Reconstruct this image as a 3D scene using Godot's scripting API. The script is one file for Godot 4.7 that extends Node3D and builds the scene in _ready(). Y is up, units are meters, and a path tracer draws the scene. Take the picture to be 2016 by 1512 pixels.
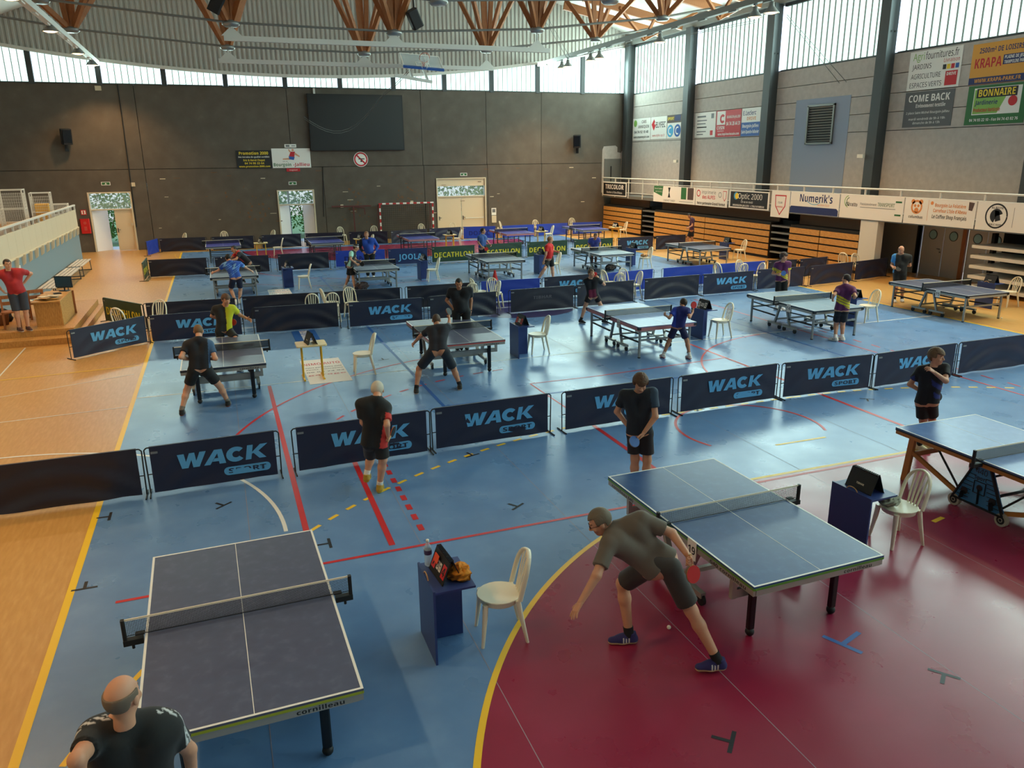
extends Node3D
# Sports hall set out for a table tennis tournament. Metres; x across the court, y up, -z along the court away from the camera.

var taken := {}
var mats := {}
var font_sans: Font
var font_bold: Font
var font_heavy: Font
var font_serif: Font
var textures := {}

# ---------------------------------------------------------------- naming
func numbered(n: String) -> String:
	if not taken.has(n):
		taken[n] = 0
		return n
	taken[n] += 1
	return "%s_%03d" % [n, taken[n]]

func tag(o: Node, label: String, category: String, group := "") -> void:
	o.set_meta("label", label)
	o.set_meta("category", category)
	if group != "":
		o.set_meta("group", group)

func thing(called: String, label: String, category: String, at := Vector3.ZERO, turn := 0.0, group := "") -> Node3D:
	var o := Node3D.new()
	o.name = numbered(called)
	add_child(o)
	o.position = at
	o.rotation.y = turn
	tag(o, label, category, group)
	return o

func structure(called: String, at := Vector3.ZERO) -> Node3D:
	var o := Node3D.new()
	o.name = called
	add_child(o)
	o.position = at
	o.set_meta("kind", "structure")
	return o

func dup(root: Node3D, at: Vector3, turn: float, label: String) -> Node3D:
	var r: Node3D = root.duplicate()
	r.name = numbered(String(root.name).rstrip("0123456789").trim_suffix("_"))
	add_child(r)
	r.position = at
	r.rotation.y = turn
	r.set_meta("label", label)
	return r

func P(x: float, y: float, d: float) -> Vector3:
	return Vector3(x, y, -d)

# ---------------------------------------------------------------- mesh builder
class MB:
	var v := PackedVector3Array()
	var n := PackedVector3Array()
	var uv := PackedVector2Array()
	var c := PackedColorArray()
	var ix := PackedInt32Array()
	var col := Color.WHITE
	var coloured := false

	func vert(p: Vector3, nn: Vector3, t := Vector2.ZERO) -> int:
		v.append(p); n.append(nn); uv.append(t); c.append(col)
		return v.size() - 1

	func tri_i(a: int, b: int, d: int) -> void:
		ix.append(a); ix.append(d); ix.append(b)

	# a b c d counter-clockwise seen from outside
	func quad(a: Vector3, b: Vector3, d: Vector3, e: Vector3) -> void:
		var nn := (b - a).cross(e - a)
		if nn.length() < 1e-12:
			nn = (d - b).cross(e - b)
		nn = nn.normalized()
		var i := vert(a, nn, Vector2(0, 1)); vert(b, nn, Vector2(1, 1)); vert(d, nn, Vector2(1, 0)); vert(e, nn, Vector2(0, 0))
		tri_i(i, i + 1, i + 2); tri_i(i, i + 2, i + 3)

	func box(ctr: Vector3, size: Vector3, b := Basis.IDENTITY) -> void:
		var h := size * 0.5
		var x := b.x * h.x
		var y := b.y * h.y
		var z := b.z * h.z
		quad(ctr - x - y + z, ctr + x - y + z, ctr + x + y + z, ctr - x + y + z)
		quad(ctr + x - y - z, ctr - x - y - z, ctr - x + y - z, ctr + x + y - z)
		quad(ctr + x - y + z, ctr + x - y - z, ctr + x + y - z, ctr + x + y + z)
		quad(ctr - x - y - z, ctr - x - y + z, ctr - x + y + z, ctr - x + y - z)
		quad(ctr - x + y + z, ctr + x + y + z, ctr + x + y - z, ctr - x + y - z)
		quad(ctr - x - y - z, ctr + x - y - z, ctr + x - y + z, ctr - x - y + z)

	# box with chamfered long edges (octagon section) along y
	func chamfer_box(ctr: Vector3, size: Vector3, ch: float, b := Basis.IDENTITY) -> void:
		var hx := size.x * 0.5
		var hz := size.z * 0.5
		var poly := PackedVector2Array([Vector2(-hx + ch, -hz), Vector2(hx - ch, -hz), Vector2(hx, -hz + ch), Vector2(hx, hz - ch), Vector2(hx - ch, hz), Vector2(-hx + ch, hz), Vector2(-hx, hz - ch), Vector2(-hx, -hz + ch)])
		prism(poly, Transform3D(Basis(b.x, b.z, -b.y), ctr - b.y * size.y * 0.5), -size.y)

	# polygon in the xy plane of t, extruded along +z of t by depth
	func prism(poly: PackedVector2Array, t: Transform3D, depth: float) -> void:
		var p := poly
		if Geometry2D.is_polygon_clockwise(p):
			p = p.duplicate()
			p.reverse()
		var tris := Geometry2D.triangulate_polygon(p)
		var zn := t.basis.z.normalized()
		var flip := depth < 0.0
		for side in 2:
			var z := depth if side == 1 else 0.0
			var up := (side == 1) != flip
			var nn := zn if up else -zn
			var base := v.size()
			for q in p:
				vert(t * Vector3(q.x, q.y, z), nn, Vector2(q.x, -q.y))
			for k in range(0, tris.size(), 3):
				var a := base + tris[k]
				var b := base + tris[k + 1]
				var d := base + tris[k + 2]
				var area := (p[tris[k + 1]] - p[tris[k]]).cross(p[tris[k + 2]] - p[tris[k]])
				if (area > 0.0) == up:
					tri_i(a, b, d)
				else:
					tri_i(a, d, b)
		for i in p.size():
			var q0 := p[i]
			var q1 := p[(i + 1) % p.size()]
			var a := t * Vector3(q0.x, q0.y, 0)
			var b := t * Vector3(q1.x, q1.y, 0)
			var d := t * Vector3(q1.x, q1.y, depth)
			var e := t * Vector3(q0.x, q0.y, depth)
			if flip:
				quad(b, a, e, d)
			else:
				quad(a, b, d, e)

	# flat polygon face only
	func face(poly: PackedVector2Array, t: Transform3D) -> void:
		var tris := Geometry2D.triangulate_polygon(poly)
		var nn := t.basis.z.normalized()
		var base := v.size()
		for q in poly:
			vert(t * Vector3(q.x, q.y, 0), nn, Vector2(q.x, -q.y))
		for k in range(0, tris.size(), 3):
			var area := (poly[tris[k + 1]] - poly[tris[k]]).cross(poly[tris[k + 2]] - poly[tris[k]])
			if area > 0.0:
				tri_i(base + tris[k], base + tris[k + 1], base + tris[k + 2])
			else:
				tri_i(base + tris[k], base + tris[k + 2], base + tris[k + 1])

	static func frame(dir: Vector3) -> Basis:
		var y := dir.normalized()
		var h := Vector3.RIGHT if absf(y.x) < 0.8 else Vector3.UP
		var z := h.cross(y).normalized()
		var x := y.cross(z).normalized()
		return Basis(x, y, z)

	func bar(a: Vector3, b: Vector3, wx: float, wz: float, up := Vector3.UP) -> void:
		var d := (b - a).normalized()
		var u := up
		if absf(d.dot(u)) > 0.97:
			u = Vector3.RIGHT if absf(d.x) < 0.8 else Vector3.FORWARD
		var x := d.cross(u).normalized()
		var z := x.cross(d).normalized()
		box((a + b) * 0.5, Vector3(wx, (b - a).length(), wz), Basis(x, d, z))

	func tube(a: Vector3, b: Vector3, r: float, sides := 8, r2 := -1.0, caps := true) -> void:
		if r2 < 0.0:
			r2 = r
		var f := frame(b - a)
		var base := v.size()
		for k in sides:
			var t := TAU * k / sides
			var o := f.x * cos(t) + f.z * sin(t)
			vert(a + o * r, o, Vector2(float(k) / sides, 0)); vert(b + o * r2, o, Vector2(float(k) / sides, 1))
		for k in sides:
			var i := base + 2 * k
			var j := base + 2 * ((k + 1) % sides)
			tri_i(i, i + 1, j + 1); tri_i(i, j + 1, j)
		if caps:
			for e in 2:
				var ctr := a if e == 0 else b
				var rr := r if e == 0 else r2
				if rr < 0.0005:
					continue
				var nn := -f.y if e == 0 else f.y
				var m := vert(ctr, nn)
				for k in sides:
					var t := TAU * k / sides
					vert(ctr + (f.x * cos(t) + f.z * sin(t)) * rr, nn)
				for k in sides:
					var i := m + 1 + k
					var j := m + 1 + (k + 1) % sides
					if e == 0:
						tri_i(m, i, j)
					else:
						tri_i(m, j, i)

	# tube along points, section an ellipse rx by rz
	func sweep(pts: Array, rx: float, rz: float, sides := 8, closed := false, up := Vector3.ZERO, taper := []) -> void:
		var cnt := pts.size()
		var base := v.size()
		var side := up
		for i in cnt:
			var p: Vector3 = pts[i]
			var d: Vector3
			if closed:
				d = (pts[(i + 1) % cnt] - pts[(i + cnt - 1) % cnt])
			else:
				d = (pts[mini(i + 1, cnt - 1)] - pts[maxi(i - 1, 0)])
			d = d.normalized()
			if side == Vector3.ZERO:
				side = frame(d).x
			side = (side - d * side.dot(d)).normalized()
			var o2 := d.cross(side).normalized()
			var k: float = 1.0 if taper.is_empty() else taper[i]
			for s in sides:
				var t := TAU * s / sides
				var off := side * cos(t) * rx * k + o2 * sin(t) * rz * k
				var nn := (side * cos(t) * rz + o2 * sin(t) * rx).normalized()
				vert(p + off, nn, Vector2(float(s) / sides, i))
		var segs := cnt if closed else cnt - 1
		for i in segs:
			for s in sides:
				var a := base + i * sides + s
				var b := base + i * sides + (s + 1) % sides
				var d := base + ((i + 1) % cnt) * sides + (s + 1) % sides
				var e := base + ((i + 1) % cnt) * sides + s
				tri_i(a, b, d); tri_i(a, d, e)
		if not closed:
			for e in 2:
				var ring := base + (0 if e == 0 else (cnt - 1) * sides)
				var ctr: Vector3 = pts[0] if e == 0 else pts[cnt - 1]
				var nn: Vector3 = (pts[0] - pts[1]).normalized() if e == 0 else (pts[cnt - 1] - pts[cnt - 2]).normalized()
				var m := vert(ctr, nn)
				for s in sides:
					vert(v[ring + s], nn)
				for s in sides:
					var i := m + 1 + s
					var j := m + 1 + (s + 1) % sides
					if e == 0:
						tri_i(m, j, i)
					else:
						tri_i(m, i, j)

	# profile of (radius, y) turned about the y axis of t
	func lathe(prof: Array, t: Transform3D, sides := 16, sx := 1.0, sz := 1.0) -> void:
		var base := v.size()
		for i in prof.size():
			var q: Vector2 = prof[i]
			var d: Vector2 = prof[mini(i + 1, prof.size() - 1)] - prof[maxi(i - 1, 0)]
			var pn := Vector2(d.y, -d.x).normalized()
			for s in sides:
				var a := TAU * s / sides
				var nn := t.basis * Vector3(cos(a) * pn.x / sx, pn.y, sin(a) * pn.x / sz)
				vert(t * Vector3(cos(a) * q.x * sx, q.y, sin(a) * q.x * sz), nn.normalized(), Vector2(float(s) / sides, q.y))
		for i in prof.size() - 1:
			for s in sides:
				var a := base + i * sides + s
				var b := base + i * sides + (s + 1) % sides
				tri_i(a, a + sides, b + sides); tri_i(a, b + sides, b)

	func ball(ctr: Vector3, r: Vector3, sides := 12, rings := 8, b := Basis.IDENTITY) -> void:
		var prof := []
		for i in rings + 1:
			var t := -PI / 2 + PI * i / rings
			prof.append(Vector2(maxf(cos(t), 0.0005), sin(t)))
		lathe(prof, Transform3D(b * Basis.from_scale(r), ctr), sides)

	# grid of points func(u, v) -> Vector3, nu by nv cells, smooth normals, u to the right and v up seen from the front
	func sheet(f: Callable, nu: int, nv: int, flip := false, keep = null) -> void:
		var base := v.size()
		for j in nv + 1:
			for i in nu + 1:
				var a := float(i) / nu
				var b := float(j) / nv
				var p: Vector3 = f.call(a, b)
				var e := 0.004
				var du: Vector3 = f.call(minf(a + e, 1), b) - f.call(maxf(a - e, 0), b)
				var dv: Vector3 = f.call(a, minf(b + e, 1)) - f.call(a, maxf(b - e, 0))
				var nn := du.cross(dv).normalized()
				if flip:
					nn = -nn
				vert(p, nn, Vector2(a, 1.0 - b))
		for j in nv:
			for i in nu:
				if keep != null and not keep.call((i + 0.5) / nu, (j + 0.5) / nv):
					continue
				var k := base + j * (nu + 1) + i
				if flip:
					tri_i(k, k + nu + 2, k + 1); tri_i(k, k + nu + 1, k + nu + 2)
				else:
					tri_i(k, k + 1, k + nu + 2); tri_i(k, k + nu + 2, k + nu + 1)

	func add(m: MB, t := Transform3D.IDENTITY) -> void:
		var base := v.size()
		var bn := t.basis.inverse().transposed()
		for i in m.v.size():
			v.append(t * m.v[i]); n.append((bn * m.n[i]).normalized()); uv.append(m.uv[i]); c.append(m.c[i])
		var flip := t.basis.determinant() < 0.0
		for k in range(0, m.ix.size(), 3):
			ix.append(base + m.ix[k])
			ix.append(base + m.ix[k + 2 if flip else k + 1])
			ix.append(base + m.ix[k + 1 if flip else k + 2])

	func mesh() -> ArrayMesh:
		var am := ArrayMesh.new()
		if ix.is_empty():
			return am
		var arr := []
		arr.resize(Mesh.ARRAY_MAX)
		arr[Mesh.ARRAY_VERTEX] = v
		arr[Mesh.ARRAY_NORMAL] = n
		arr[Mesh.ARRAY_TEX_UV] = uv
		if coloured:
			arr[Mesh.ARRAY_COLOR] = c
		arr[Mesh.ARRAY_INDEX] = ix
		am.add_surface_from_arrays(Mesh.PRIMITIVE_TRIANGLES, arr)
		return am

func put(parent: Node, called: String, m, mat: Material, t := Transform3D.IDENTITY) -> MeshInstance3D:
	var o := MeshInstance3D.new()
	o.mesh = m.mesh() if m is MB else m
	o.name = called
	o.material_override = mat
	o.transform = t
	o.cast_shadow = GeometryInstance3D.SHADOW_CASTING_SETTING_ON
	parent.add_child(o, true)
	return o

func solo(called: String, label: String, category: String, m, mat: Material, at := Vector3.ZERO, turn := 0.0, group := "") -> MeshInstance3D:
	var o := MeshInstance3D.new()
	o.mesh = m.mesh() if m is MB else m
	o.name = numbered(called)
	o.material_override = mat
	add_child(o)
	o.position = at
	o.rotation.y = turn
	tag(o, label, category, group)
	return o

# ---------------------------------------------------------------- lettering
func text_into(mb: MB, s: String, font: Font, height: float, t: Transform3D, align := 0, fit := 0.0, bend = null) -> float:
	# height is the height of a capital; align -1 left, 0 centre, 1 right; fit squeezes the line to a width
	var tm := TextMesh.new()
	tm.text = s
	tm.font = font
	tm.font_size = 64
	tm.pixel_size = height / (64.0 * 0.714)
	tm.depth = 0.0
	tm.curve_step = 2.0 if height > 0.12 else 4.0
	tm.horizontal_alignment = HORIZONTAL_ALIGNMENT_LEFT
	tm.vertical_alignment = VERTICAL_ALIGNMENT_CENTER
	var arr := tm.get_mesh_arrays()
	if arr.is_empty() or arr[Mesh.ARRAY_VERTEX] == null:
		return 0.0
	var vs: PackedVector3Array = arr[Mesh.ARRAY_VERTEX]
	var id: PackedInt32Array = arr[Mesh.ARRAY_INDEX]
	if vs.is_empty():
		return 0.0
	var lo := Vector3(1e9, 1e9, 0)
	var hi := Vector3(-1e9, -1e9, 0)
	for p in vs:
		lo = lo.min(p)
		hi = hi.max(p)
	var wide := hi.x - lo.x
	var k := 1.0
	if fit > 0.0:
		k = fit / wide
	var x0 := 0.0
	if align == 0:
		x0 = -wide * k * 0.5
	elif align == 1:
		x0 = -wide * k
	var base := mb.v.size()
	for p in vs:
		var q := Vector3((p.x - lo.x) * k + x0, p.y, 0)
		q = t * q
		if bend != null:
			q = bend.call(q)
		mb.vert(q, t.basis.z.normalized())
	if id == null or id.is_empty():
		for i in vs.size():
			mb.ix.append(base + i)
	else:
		for i in id:
			mb.ix.append(base + i)
	return wide * k

# ---------------------------------------------------------------- materials
func noise_tex(key: String, size: int, freq: float, ramp: Array, seed_ := 1, oct := 4, kind := FastNoiseLite.TYPE_SIMPLEX_SMOOTH, stretch := Vector2.ONE) -> ImageTexture:
	# colour ramp of [offset, Color] over tiling noise
	if textures.has(key):
		return textures[key]
	var fn := FastNoiseLite.new()
	fn.seed = seed_
	fn.noise_type = kind
	fn.frequency = freq
	fn.fractal_octaves = oct
	var gr := Gradient.new()
	var offs := PackedFloat32Array()
	var cols := PackedColorArray()
	for r in ramp:
		offs.append(r[0])
		cols.append(r[1])
	gr.offsets = offs
	gr.colors = cols
	var img := Image.create(size, size, false, Image.FORMAT_RGB8)
	var src := fn.get_seamless_image(size, size)
	for y in size:
		for x in size:
			var q := src.get_pixel(int(x * stretch.x) % size, int(y * stretch.y) % size).r
			img.set_pixel(x, y, gr.sample(q))
	var t := ImageTexture.create_from_image(img)
	textures[key] = t
	return t

func mat(key: String, color: Color, rough := 0.6, metal := 0.0, spec := 0.5) -> StandardMaterial3D:
	if mats.has(key):
		return mats[key]
	var m := StandardMaterial3D.new()
	m.resource_name = key
	m.albedo_color = color
	m.roughness = rough
	m.metallic = metal
	m.metallic_specular = spec
	mats[key] = m
	return m

func tri(m: StandardMaterial3D, tex: Texture2D, scale: Vector3, world := true) -> StandardMaterial3D:
	m.albedo_texture = tex
	m.uv1_triplanar = true
	m.uv1_world_triplanar = world
	m.uv1_scale = scale
	return m

func c8(r: int, g: int, b: int) -> Color:
	return Color8(r, g, b)

# ---------------------------------------------------------------- camera, light, sky
const WIN_DAY := Color(0.86, 1.0, 0.97)
const LAMP_WARM := Color(1.0, 0.80, 0.56)

func view_and_light() -> void:
	var cam := Camera3D.new()
	cam.name = "camera"
	cam.keep_aspect = Camera3D.KEEP_HEIGHT
	cam.fov = 52.57
	cam.near = 0.05
	cam.far = 300.0
	add_child(cam)
	cam.position = Vector3(0, 4.474, 0)
	cam.rotation_order = EULER_ORDER_YXZ
	cam.rotation_degrees = Vector3(-16.22, -20.2, -0.61)
	cam.current = true
	var env := Environment.new()
	env.background_mode = Environment.BG_SKY
	var sky := Sky.new()
	var sm := ProceduralSkyMaterial.new()
	sm.sky_top_color = Color(0.62, 0.75, 0.92)
	sm.sky_horizon_color = Color(0.86, 0.92, 0.97)
	sm.ground_bottom_color = Color(0.35, 0.36, 0.33)
	sm.ground_horizon_color = Color(0.80, 0.86, 0.90)
	sm.sun_angle_max = 1.0
	sky.sky_material = sm
	env.sky = sky
	env.background_energy_multiplier = 2.2
	env.tonemap_mode = Environment.TONE_MAPPER_LINEAR
	env.tonemap_exposure = 1.45
	env.sdfgi_enabled = true
	env.ssao_enabled = true
	env.ssil_enabled = true
	var we := WorldEnvironment.new()
	we.name = "environment"
	we.environment = env
	add_child(we)
	# daylight entering through each bay of the high windows
	for k in 8:
		day_light(P(24.55, 9.5, 41.6 - 6.75 * k), Vector2(6.0, 2.6), Vector3(-1, 0, 0), 1.0)
		day_light(P(-15.3, 9.5, 41.6 - 6.75 * k), Vector2(6.0, 2.6), Vector3(1, 0, 0), 1.0)
	for k in 4:
		var xc := -7.6 + 8.0 * k + 4.0
		var top := 8.71 + 0.0057 * (xc - 5.0) * (xc - 5.0)
		day_light(P(xc, (8.2 + top) * 0.5, 45.5), Vector2(7.6, top - 8.2), Vector3(0, 0, 1), 1.0)

func day_light(at: Vector3, size: Vector2, towards: Vector3, k: float) -> void:
	var l := AreaLight3D.new()
	l.name = "window_daylight"
	l.area_size = size
	l.area_normalize_energy = false
	l.light_energy = 3.4 * k
	l.light_color = WIN_DAY
	l.shadow_enabled = true
	l.area_range = 80.0
	add_child(l, true)
	l.position = at
	l.look_at_from_position(at, at + towards, Vector3.UP)

# ---------------------------------------------------------------- shared materials
func make_materials() -> void:
	var sf := SystemFont.new()
	sf.font_names = PackedStringArray(["Droid Sans"])
	font_sans = sf
	var sb := SystemFont.new()
	sb.font_names = PackedStringArray(["Droid Sans"])
	sb.font_weight = 700
	font_bold = sb
	font_heavy = sb
	var ss := SystemFont.new()
	ss.font_names = PackedStringArray(["Droid Serif"])
	ss.font_weight = 700
	font_serif = ss
	var wood_floor := mat("vinyl_oak", Color.WHITE, 0.36)
	tri(wood_floor, noise_tex("oak", 512, 0.02, [[0.0, c8(192, 142, 74)], [0.45, c8(199, 149, 81)], [0.75, c8(204, 155, 88)], [1.0, c8(210, 163, 98)]], 5, 5, FastNoiseLite.TYPE_SIMPLEX_SMOOTH, Vector2(6, 1)), Vector3(0.25, 0.25, 0.25))
	var blue := mat("vinyl_blue", Color.WHITE, 0.27)
	tri(blue, noise_tex("bluefloor", 1024, 0.012, [[0.0, c8(94, 133, 180)], [0.35, c8(96, 135, 182)], [0.65, c8(101, 140, 186)], [0.9, c8(108, 146, 190)], [1.0, c8(111, 148, 191)]], 9, 6), Vector3(0.13, 0.13, 0.13))
	blue.roughness_texture = noise_tex("bluerough", 512, 0.015, [[0.0, Color(0.75, 0.75, 0.75)], [1.0, Color(1, 1, 1)]], 19, 5)
	blue.roughness = 0.34
	var purple := mat("vinyl_purple", Color.WHITE, 0.27)
	tri(purple, noise_tex("purplefloor", 512, 0.012, [[0.0, c8(141, 35, 64)], [0.5, c8(144, 37, 66)], [0.85, c8(149, 43, 72)], [1.0, c8(151, 45, 73)]], 11, 6), Vector3(0.17, 0.17, 0.17))
	purple.roughness_texture = textures["bluerough"]
	purple.roughness = 0.34
	mat("paint_red", c8(196, 40, 44), 0.4)
	mat("paint_yellow", c8(240, 196, 44), 0.4)
	mat("paint_white", c8(226, 226, 220), 0.4)
	mat("paint_blue", c8(38, 92, 168), 0.4)
	mat("paint_black", c8(34, 36, 42), 0.5)
	mat("paint_violet", c8(58, 50, 96), 0.3)
	mat("floor_seam", c8(150, 140, 150), 0.5)
	tri(mat("concrete_dark", Color.WHITE, 0.85), noise_tex("darkwall", 512, 0.012, [[0.0, c8(88, 80, 71)], [0.5, c8(94, 86, 77)], [0.85, c8(99, 91, 81)], [1.0, c8(108, 99, 88)]], 21, 6), Vector3(0.16, 0.16, 0.16))
	tri(mat("concrete_light", Color.WHITE, 0.85), noise_tex("lightwall", 512, 0.02, [[0.0, c8(178, 170, 163)], [0.5, c8(186, 178, 171)], [1.0, c8(194, 186, 179)]], 23, 5), Vector3(0.3, 0.3, 0.3))
	mat("corrugated_steel", c8(172, 168, 160), 0.5, 0.25)
	mat("roof_panel", c8(206, 204, 198), 0.7)
	mat("steel_dark", c8(66, 70, 72), 0.55)
	mat("steel_grey", c8(128, 128, 124), 0.45, 0.4)
	mat("steel_white", c8(216, 214, 206), 0.5)
	mat("galvanised", c8(150, 152, 150), 0.4, 0.7)
	mat("cable", c8(88, 86, 82), 0.6)
	tri(mat("timber", Color.WHITE, 0.6), noise_tex("timber", 512, 0.02, [[0.0, c8(122, 70, 34)], [0.5, c8(156, 94, 48)], [1.0, c8(186, 122, 70)]], 31, 5, FastNoiseLite.TYPE_SIMPLEX_SMOOTH, Vector2(8, 1)), Vector3(1.2, 0.3, 1.2), false)
	tri(mat("bleacher_wood", Color.WHITE, 0.5), noise_tex("bleach", 512, 0.02, [[0.0, c8(176, 122, 56)], [0.5, c8(198, 146, 76)], [1.0, c8(212, 166, 98)]], 33, 5, FastNoiseLite.TYPE_SIMPLEX_SMOOTH, Vector2(1, 6)), Vector3(0.5, 0.5, 0.5))
	tri(mat("plywood", Color.WHITE, 0.5), noise_tex("ply", 512, 0.02, [[0.0, c8(164, 112, 52)], [0.5, c8(184, 132, 66)], [1.0, c8(202, 152, 84)]], 35, 5, FastNoiseLite.TYPE_SIMPLEX_SMOOTH, Vector2(5, 1)), Vector3(0.6, 0.6, 0.6))
	mat("black_void", c8(16, 16, 17), 0.8)
	mat("black_matt", c8(22, 22, 24), 0.6)
	mat("black_gloss", c8(14, 14, 16), 0.25)
	mat("brown_board", c8(112, 80, 54), 0.7)
	mat("painted_blue_wall", c8(128, 148, 156), 0.75)
	mat("cream", c8(214, 200, 172), 0.6)
	mat("door_cream", c8(222, 204, 172), 0.55)
	mat("door_grey", c8(188, 184, 176), 0.6)
	mat("white_plastic", c8(236, 230, 214), 0.4)
	mat("white_paper", c8(236, 232, 226), 0.7)
	mat("red_plastic", c8(206, 36, 34), 0.4)
	var pane := mat("window_pane_glow", c8(214, 236, 230), 0.5)
	pane.emission_enabled = true
	pane.emission = WIN_DAY
	pane.emission_energy_multiplier = 0.95
	var glass := mat("clear_glass", Color(0.85, 0.95, 0.92, 0.14), 0.04)
	glass.transparency = BaseMaterial3D.TRANSPARENCY_ALPHA
	var lens := mat("lamp_lens", c8(255, 240, 214), 0.4)
	lens.emission_enabled = true
	lens.emission = LAMP_WARM
	lens.emission_energy_multiplier = 5.0
	var net := mat("net_black", Color(0.05, 0.05, 0.06, 0.55), 0.8)
	net.transparency = BaseMaterial3D.TRANSPARENCY_ALPHA

# ---------------------------------------------------------------- floor and markings
func strip(mb: MB, x0: float, d0: float, x1: float, d1: float, wide: float, y: float) -> void:
	var a := P(x0, y, d0)
	var b := P(x1, y, d1)
	var dir := (b - a).normalized()
	var s := dir.cross(Vector3.UP) * wide * 0.5
	mb.quad(a - s, a + s, b + s, b - s)
	if mb.n[mb.n.size() - 1].y < 0.0:
		for k in range(mb.n.size() - 4, mb.n.size()):
			mb.n[k] = Vector3.UP
		var m := mb.ix.size()
		for k in [m - 6, m - 3]:
			var t := mb.ix[k + 1]
			mb.ix[k + 1] = mb.ix[k + 2]
			mb.ix[k + 2] = t

func arc_strip(mb: MB, cx: float, cd: float, r: float, a0: float, a1: float, wide: float, y: float, dash := 0.0, gap := 0.0) -> void:
	# angles in degrees, 0 along +x, 90 along +depth
	var len := deg_to_rad(absf(a1 - a0)) * r
	var steps := maxi(int(len / 0.15), 6)
	if dash > 0.0:
		var s := 0.0
		while s < len:
			var t0 := lerpf(a0, a1, s / len)
			var t1 := lerpf(a0, a1, minf(s + dash, len) / len)
			strip(mb, cx + r * cos(deg_to_rad(t0)), cd + r * sin(deg_to_rad(t0)), cx + r * cos(deg_to_rad(t1)), cd + r * sin(deg_to_rad(t1)), wide, y)
			s += dash + gap
		return
	for k in steps:
		var t0 := deg_to_rad(lerpf(a0, a1, float(k) / steps))
		var t1 := deg_to_rad(lerpf(a0, a1, float(k + 1) / steps))
		var r0 := r - wide * 0.5
		var r1 := r + wide * 0.5
		var q := [P(cx + r0 * cos(t0), y, cd + r0 * sin(t0)), P(cx + r1 * cos(t0), y, cd + r1 * sin(t0)), P(cx + r1 * cos(t1), y, cd + r1 * sin(t1)), P(cx + r0 * cos(t1), y, cd + r0 * sin(t1))]
		var i := mb.vert(q[0], Vector3.UP)
		mb.vert(q[1], Vector3.UP); mb.vert(q[2], Vector3.UP); mb.vert(q[3], Vector3.UP)
		mb.tri_i(i, i + 1, i + 2); mb.tri_i(i, i + 2, i + 3)

func zone(poly: PackedVector2Array, y: float) -> MB:
	var mb := MB.new()
	mb.prism(poly, Transform3D(Basis(Vector3(1, 0, 0), Vector3(0, 0, -1), Vector3(0, 1, 0)), Vector3(0, 0, 0)), y)
	return mb

func arc_poly(cx: float, cd: float, r: float, a0: float, a1: float, steps := 24) -> PackedVector2Array:
	var out := PackedVector2Array()
	for k in steps + 1:
		var t := deg_to_rad(lerpf(a0, a1, float(k) / steps))
		out.append(Vector2(cx + r * cos(t), cd + r * sin(t)))
	return out

func line_part(floor: Node, called: String, material: String, build: Callable) -> void:
	var mb := MB.new()
	build.call(mb)
	put(floor, called, mb, mats[material])

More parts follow.
